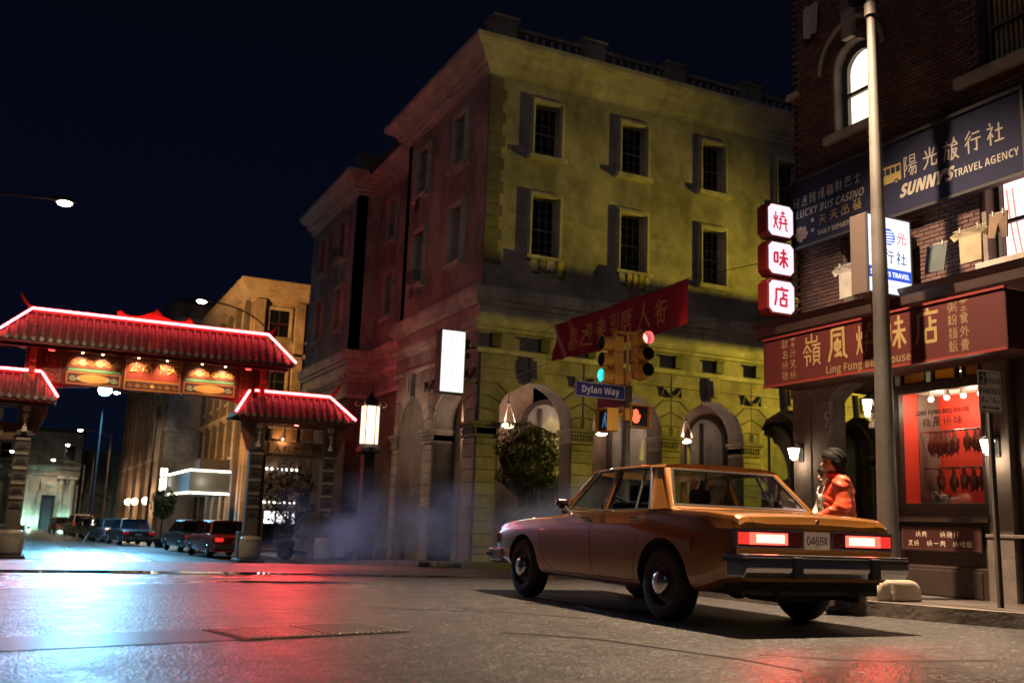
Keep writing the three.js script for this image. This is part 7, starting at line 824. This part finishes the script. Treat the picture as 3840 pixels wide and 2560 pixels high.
pc(7.0, -40.6, 'low', [0.5, 0.04, 0.035], 'red saloon car parked beside the gate column', 0.1, 1.0); pc(6.9, -47.6, 'low', [0.045, 0.03, 0.028], 'maroon black saloon parked behind the red saloon', 0.1); pc(5.2, -58, 'low', [0.02, 0.02, 0.025], 'black saloon parked in front of the potted tree', 0.12); pc(4.75, -64.5, 'low', [0.05, 0.055, 0.06], 'dark grey saloon parked beyond the black saloon', 0.12); pc(4.5, -71.5, 'low', [0.03, 0.035, 0.045], 'dark blue saloon parked beyond the grey saloon', 0.12); pc(4.3, -79, 'low', [0.035, 0.035, 0.04], 'charcoal car parked beyond the blue saloon', 0.12); pc(4.0, -88, 'tall', [0.5, 0.42, 0.35], 'pale beige car near the end of the row', 0.12); pc(3.0, -95, 'low', [0.04, 0.05, 0.06], 'last dark car of the row, before the portico', 0.12);
pottedTree(6.15, roadY(-52) + 0.02, -52.6, 2.2, [0.62, 0.85, 0.62], 1600, leafB, 'dark leafy tree in a planter at the canopy', 71, 0.06); pottedTree(8.7, roadY(-37) + 0.13, -37.2, 2.2, [0.95, 1.35, 0.6], 2600, leafB, 'dark leafy tree seen through the side bay of the gate', 83, 0.06);
{   // string of bulbs and a lit shop window behind the side bay
  const s = thing('shop_front', 'small shop front with a lit window and bulbs seen through the gate bay', 'shop'); mb().box(9.2, 12.2, -0.9, 3.6, -44.9, -44.5).build('wall', tanM, s); for (const [a, b] of [[9.4, 9.9], [9.95, 10.5], [10.6, 11.7]]) { const w = mb().box(a, b, -0.3, 1.1, -44.52, -44.46, 0.01).build('window', M.darkTrim, s); mb().box(a + 0.03, b - 0.03, 0.55, 1.07, -44.47, -44.445).build('window_light', glow([1, 0.93, 0.97], 2.4), w); mb().box(a + 0.03, b - 0.03, -0.27, 0.52, -44.47, -44.445).build('pane', M.pane, w); }
  for (const y of [2.9, 1.45]) for (let i = 0; i < 12; i++) mb().ball(9.35 + i * 0.22, y, -44.3, 0.05, 1, 1, 1, 8).build('bulb', glow([1, 0.95, 0.85], 8), s); mb().cyl([9.2, 2.96, -44.3], [12, 2.96, -44.3], 0.01).cyl([9.2, 1.51, -44.3], [12, 1.51, -44.3], 0.01).build('cable', M.wire, s); rebase(s, 10.7, -0.75, -44.7);
}
streetLamp(10.6, 7, 7.4, [8.6, 8.8], 220, 'added cobra head fill lamp on the right kerb behind the camera', rgb(1, 0.74, 0.54));  // added out of view as fill for surfaces that face the camera
// ---------- film lamps: the blue flood in view, a yellow one in the side street, a red one across the street; plus an added white fill and an added flag ----------
function filmLamp(pos, look, colour, k, angle, pen, label, radius = 6, lensR = 0.24, faceK = 20) {
  const f = thing('film_lamp', label, 'lamp', [pos[0], roadY(pos[2]), pos[2]]), y = pos[1] - roadY(pos[2]), d = V(...look).sub(V(...pos)).normalize(), q = new THREE.Quaternion().setFromUnitVectors(V(0, 0, 1), d), m = M4().compose(V(0, y, 0), q, V(1, 1, 1));
  mb().cyl([0, 0.3, 0], [0, y - 0.3, 0], 0.045, 0.03, 10).build('stand', M.blackMetal, f); for (let i = 0; i < 3; i++) { const a = i * 2.094; mb().cyl([0, 0.6, 0], [0.7 * Math.cos(a), 0.02, 0.7 * Math.sin(a)], 0.025).build('leg', M.blackMetal, f); }
  const h = mb().add(mb().lathe([[lensR * 0.5, -0.35], [lensR * 0.8, -0.3], [lensR * 1.06, 0.0], [lensR * 1.14, 0.02], [lensR * 1.04, 0.02]], [0, 0, 0], 20).geo(), m.clone().multiply(M4().makeRotationX(Math.PI / 2))).build('lamp_housing', M.blackMetal, f); const c = new THREE.CircleGeometry(lensR, 24); mb().add(c, m.clone().multiply(M4().makeTranslation(0, 0, -0.03))).build('lamp_lens', glow(colour, faceK), h);
  const l = new THREE.SpotLight(rgb(...colour), k, 0, angle, pen); l.position.copy(V(0, y, 0).addScaledVector(d, 0.1)); l.target.position.copy(V(0, y, 0).addScaledVector(d, 10)); l.castShadow = true; l.shadow.radius = radius; f.add(l, l.target); return f;
}
filmLamp([3.3, 7.5, -60], [1.6, -0.6, -32], [0.2, 0.62, 1], 2200, 0.26, 0.8, 'blue white film flood lamp on a tall stand down the street', 8, 0.34, 110);
{ const l = new THREE.SpotLight(rgb(0.2, 0.62, 1), 1000, 0, 1.15, 0.5); l.position.set(3.3, 7.0, -59); l.target.position.set(3.0, -1, -57); scene.add(l.target); l.castShadow = true; l.shadow.radius = 10; l.name = 'film_lamp_spill'; scene.add(l); }
filmLamp([29, 5.4, -17], [15.5, 5, -23.3], [1, 0.77, 0.06], 680, 0.66, 0.9, 'yellow film lamp on a stand in the side street', 1);
{ const f = thing('added_shade_flag', 'narrow black flag added in front of the yellow film lamp to shade a band of the facade', 'flag', [28.6, roadY(-17.76), -17.76]), y = -roadY(-17.76); mb().box(-2.8, -0.2, y + 5.49, y + 5.672, -0.005, 0.005).build('black_cloth', M.wire, f); mb().cyl([0, 0, 0], [0, y + 5.75, 0], 0.02).cyl([0, y + 5.58, 0], [-0.3, y + 5.58, 0], 0.012).build('stand', M.blackMetal, f); for (let i = 0; i < 3; i++) mb().cyl([0, 0.4, 0], [0.4 * Math.cos(i * 2.1), 0.02, 0.4 * Math.sin(i * 2.1)], 0.015).build('leg', M.blackMetal, f); }  // added out of view to cast the dark band above the ledge
filmLamp([-8, 8, 4], [14, 9.5, -25], [1, 0.84, 0.86], 150, 0.34, 0.8, 'added soft white fill lamp on a tall stand behind the camera', 10);  // added fill, out of view, to lift the shadows on the facade
filmLamp([-6, 5, -43], [12, 8.5, -55], [1, 0.45, 0.12], 2600, 0.5, 0.6, 'orange film lamp on a stand left of the gate', 2);
filmLamp([-4.5, 3.2, -30.2], [10.15, 6.8, -25.4], [1, 0.16, 0.12], 24, 0.32, 0.7, 'red film lamp on a stand across the street', 4);
// ---------- exhaust smoke drifting from the front of the car ----------
{
  const n1 = fbm(4, 6, 512), t = tex(256, (u, v) => { const e = smooth(Math.min(u, 1 - u), 0.02, 0.3) * smooth(Math.min(v, 1 - v), 0.02, 0.34); return e * 0.75 * Math.pow(smooth(n1(u * 0.9, v * 0.5), 0.26, 0.9), 1.1); }); t.wrapS = t.wrapT = THREE.ClampToEdgeWrapping;
  const sm = thing('exhaust_smoke', 'thin bluish exhaust smoke drifting across the street ahead of the sedan', 'smoke'); sm.userData.kind = 'stuff';
  [[7.3, 0.95, -14.6, 4.6, 1.5, 0.5, 0.8], [6.2, 0.8, -17.2, 4.2, 1.9, 0.3, 1], [7.9, 1.1, -16.2, 4.2, 1.2, 0.75, 1], [5.4, 0.65, -19, 3.6, 1.9, 0.4, 1]].forEach(([x, y, z, w, h, turn, k], i) => { const g = new THREE.PlaneGeometry(w, h, 40, 20), p = g.attributes.position; for (let j = 0; j < p.count; j++) { const a = p.getX(j), b = p.getY(j); p.setZ(j, 0.22 * Math.sin(a * 0.9 + i) + 0.1 * Math.sin(b * 1.6 + a * 0.7)); p.setY(j, b + 0.1 * Math.sin(a * 1.2 + i * 2)); } g.computeVertexNormals(); const o = new THREE.Mesh(g, new THREE.MeshPhysicalMaterial({ color: rgb(0.36, 0.5, 0.85), roughness: 1, transmission: 0.5, thickness: 0, specularIntensity: 0, transparent: true, alphaMap: t, opacity: k, side: THREE.DoubleSide, depthWrite: false })); o.name = 'smoke_wisp'; o.position.set(x, y, z); o.rotation.y = -turn; sm.add(o); });
}
renderer.setSize(1024, 682);
renderer.render(scene, camera);
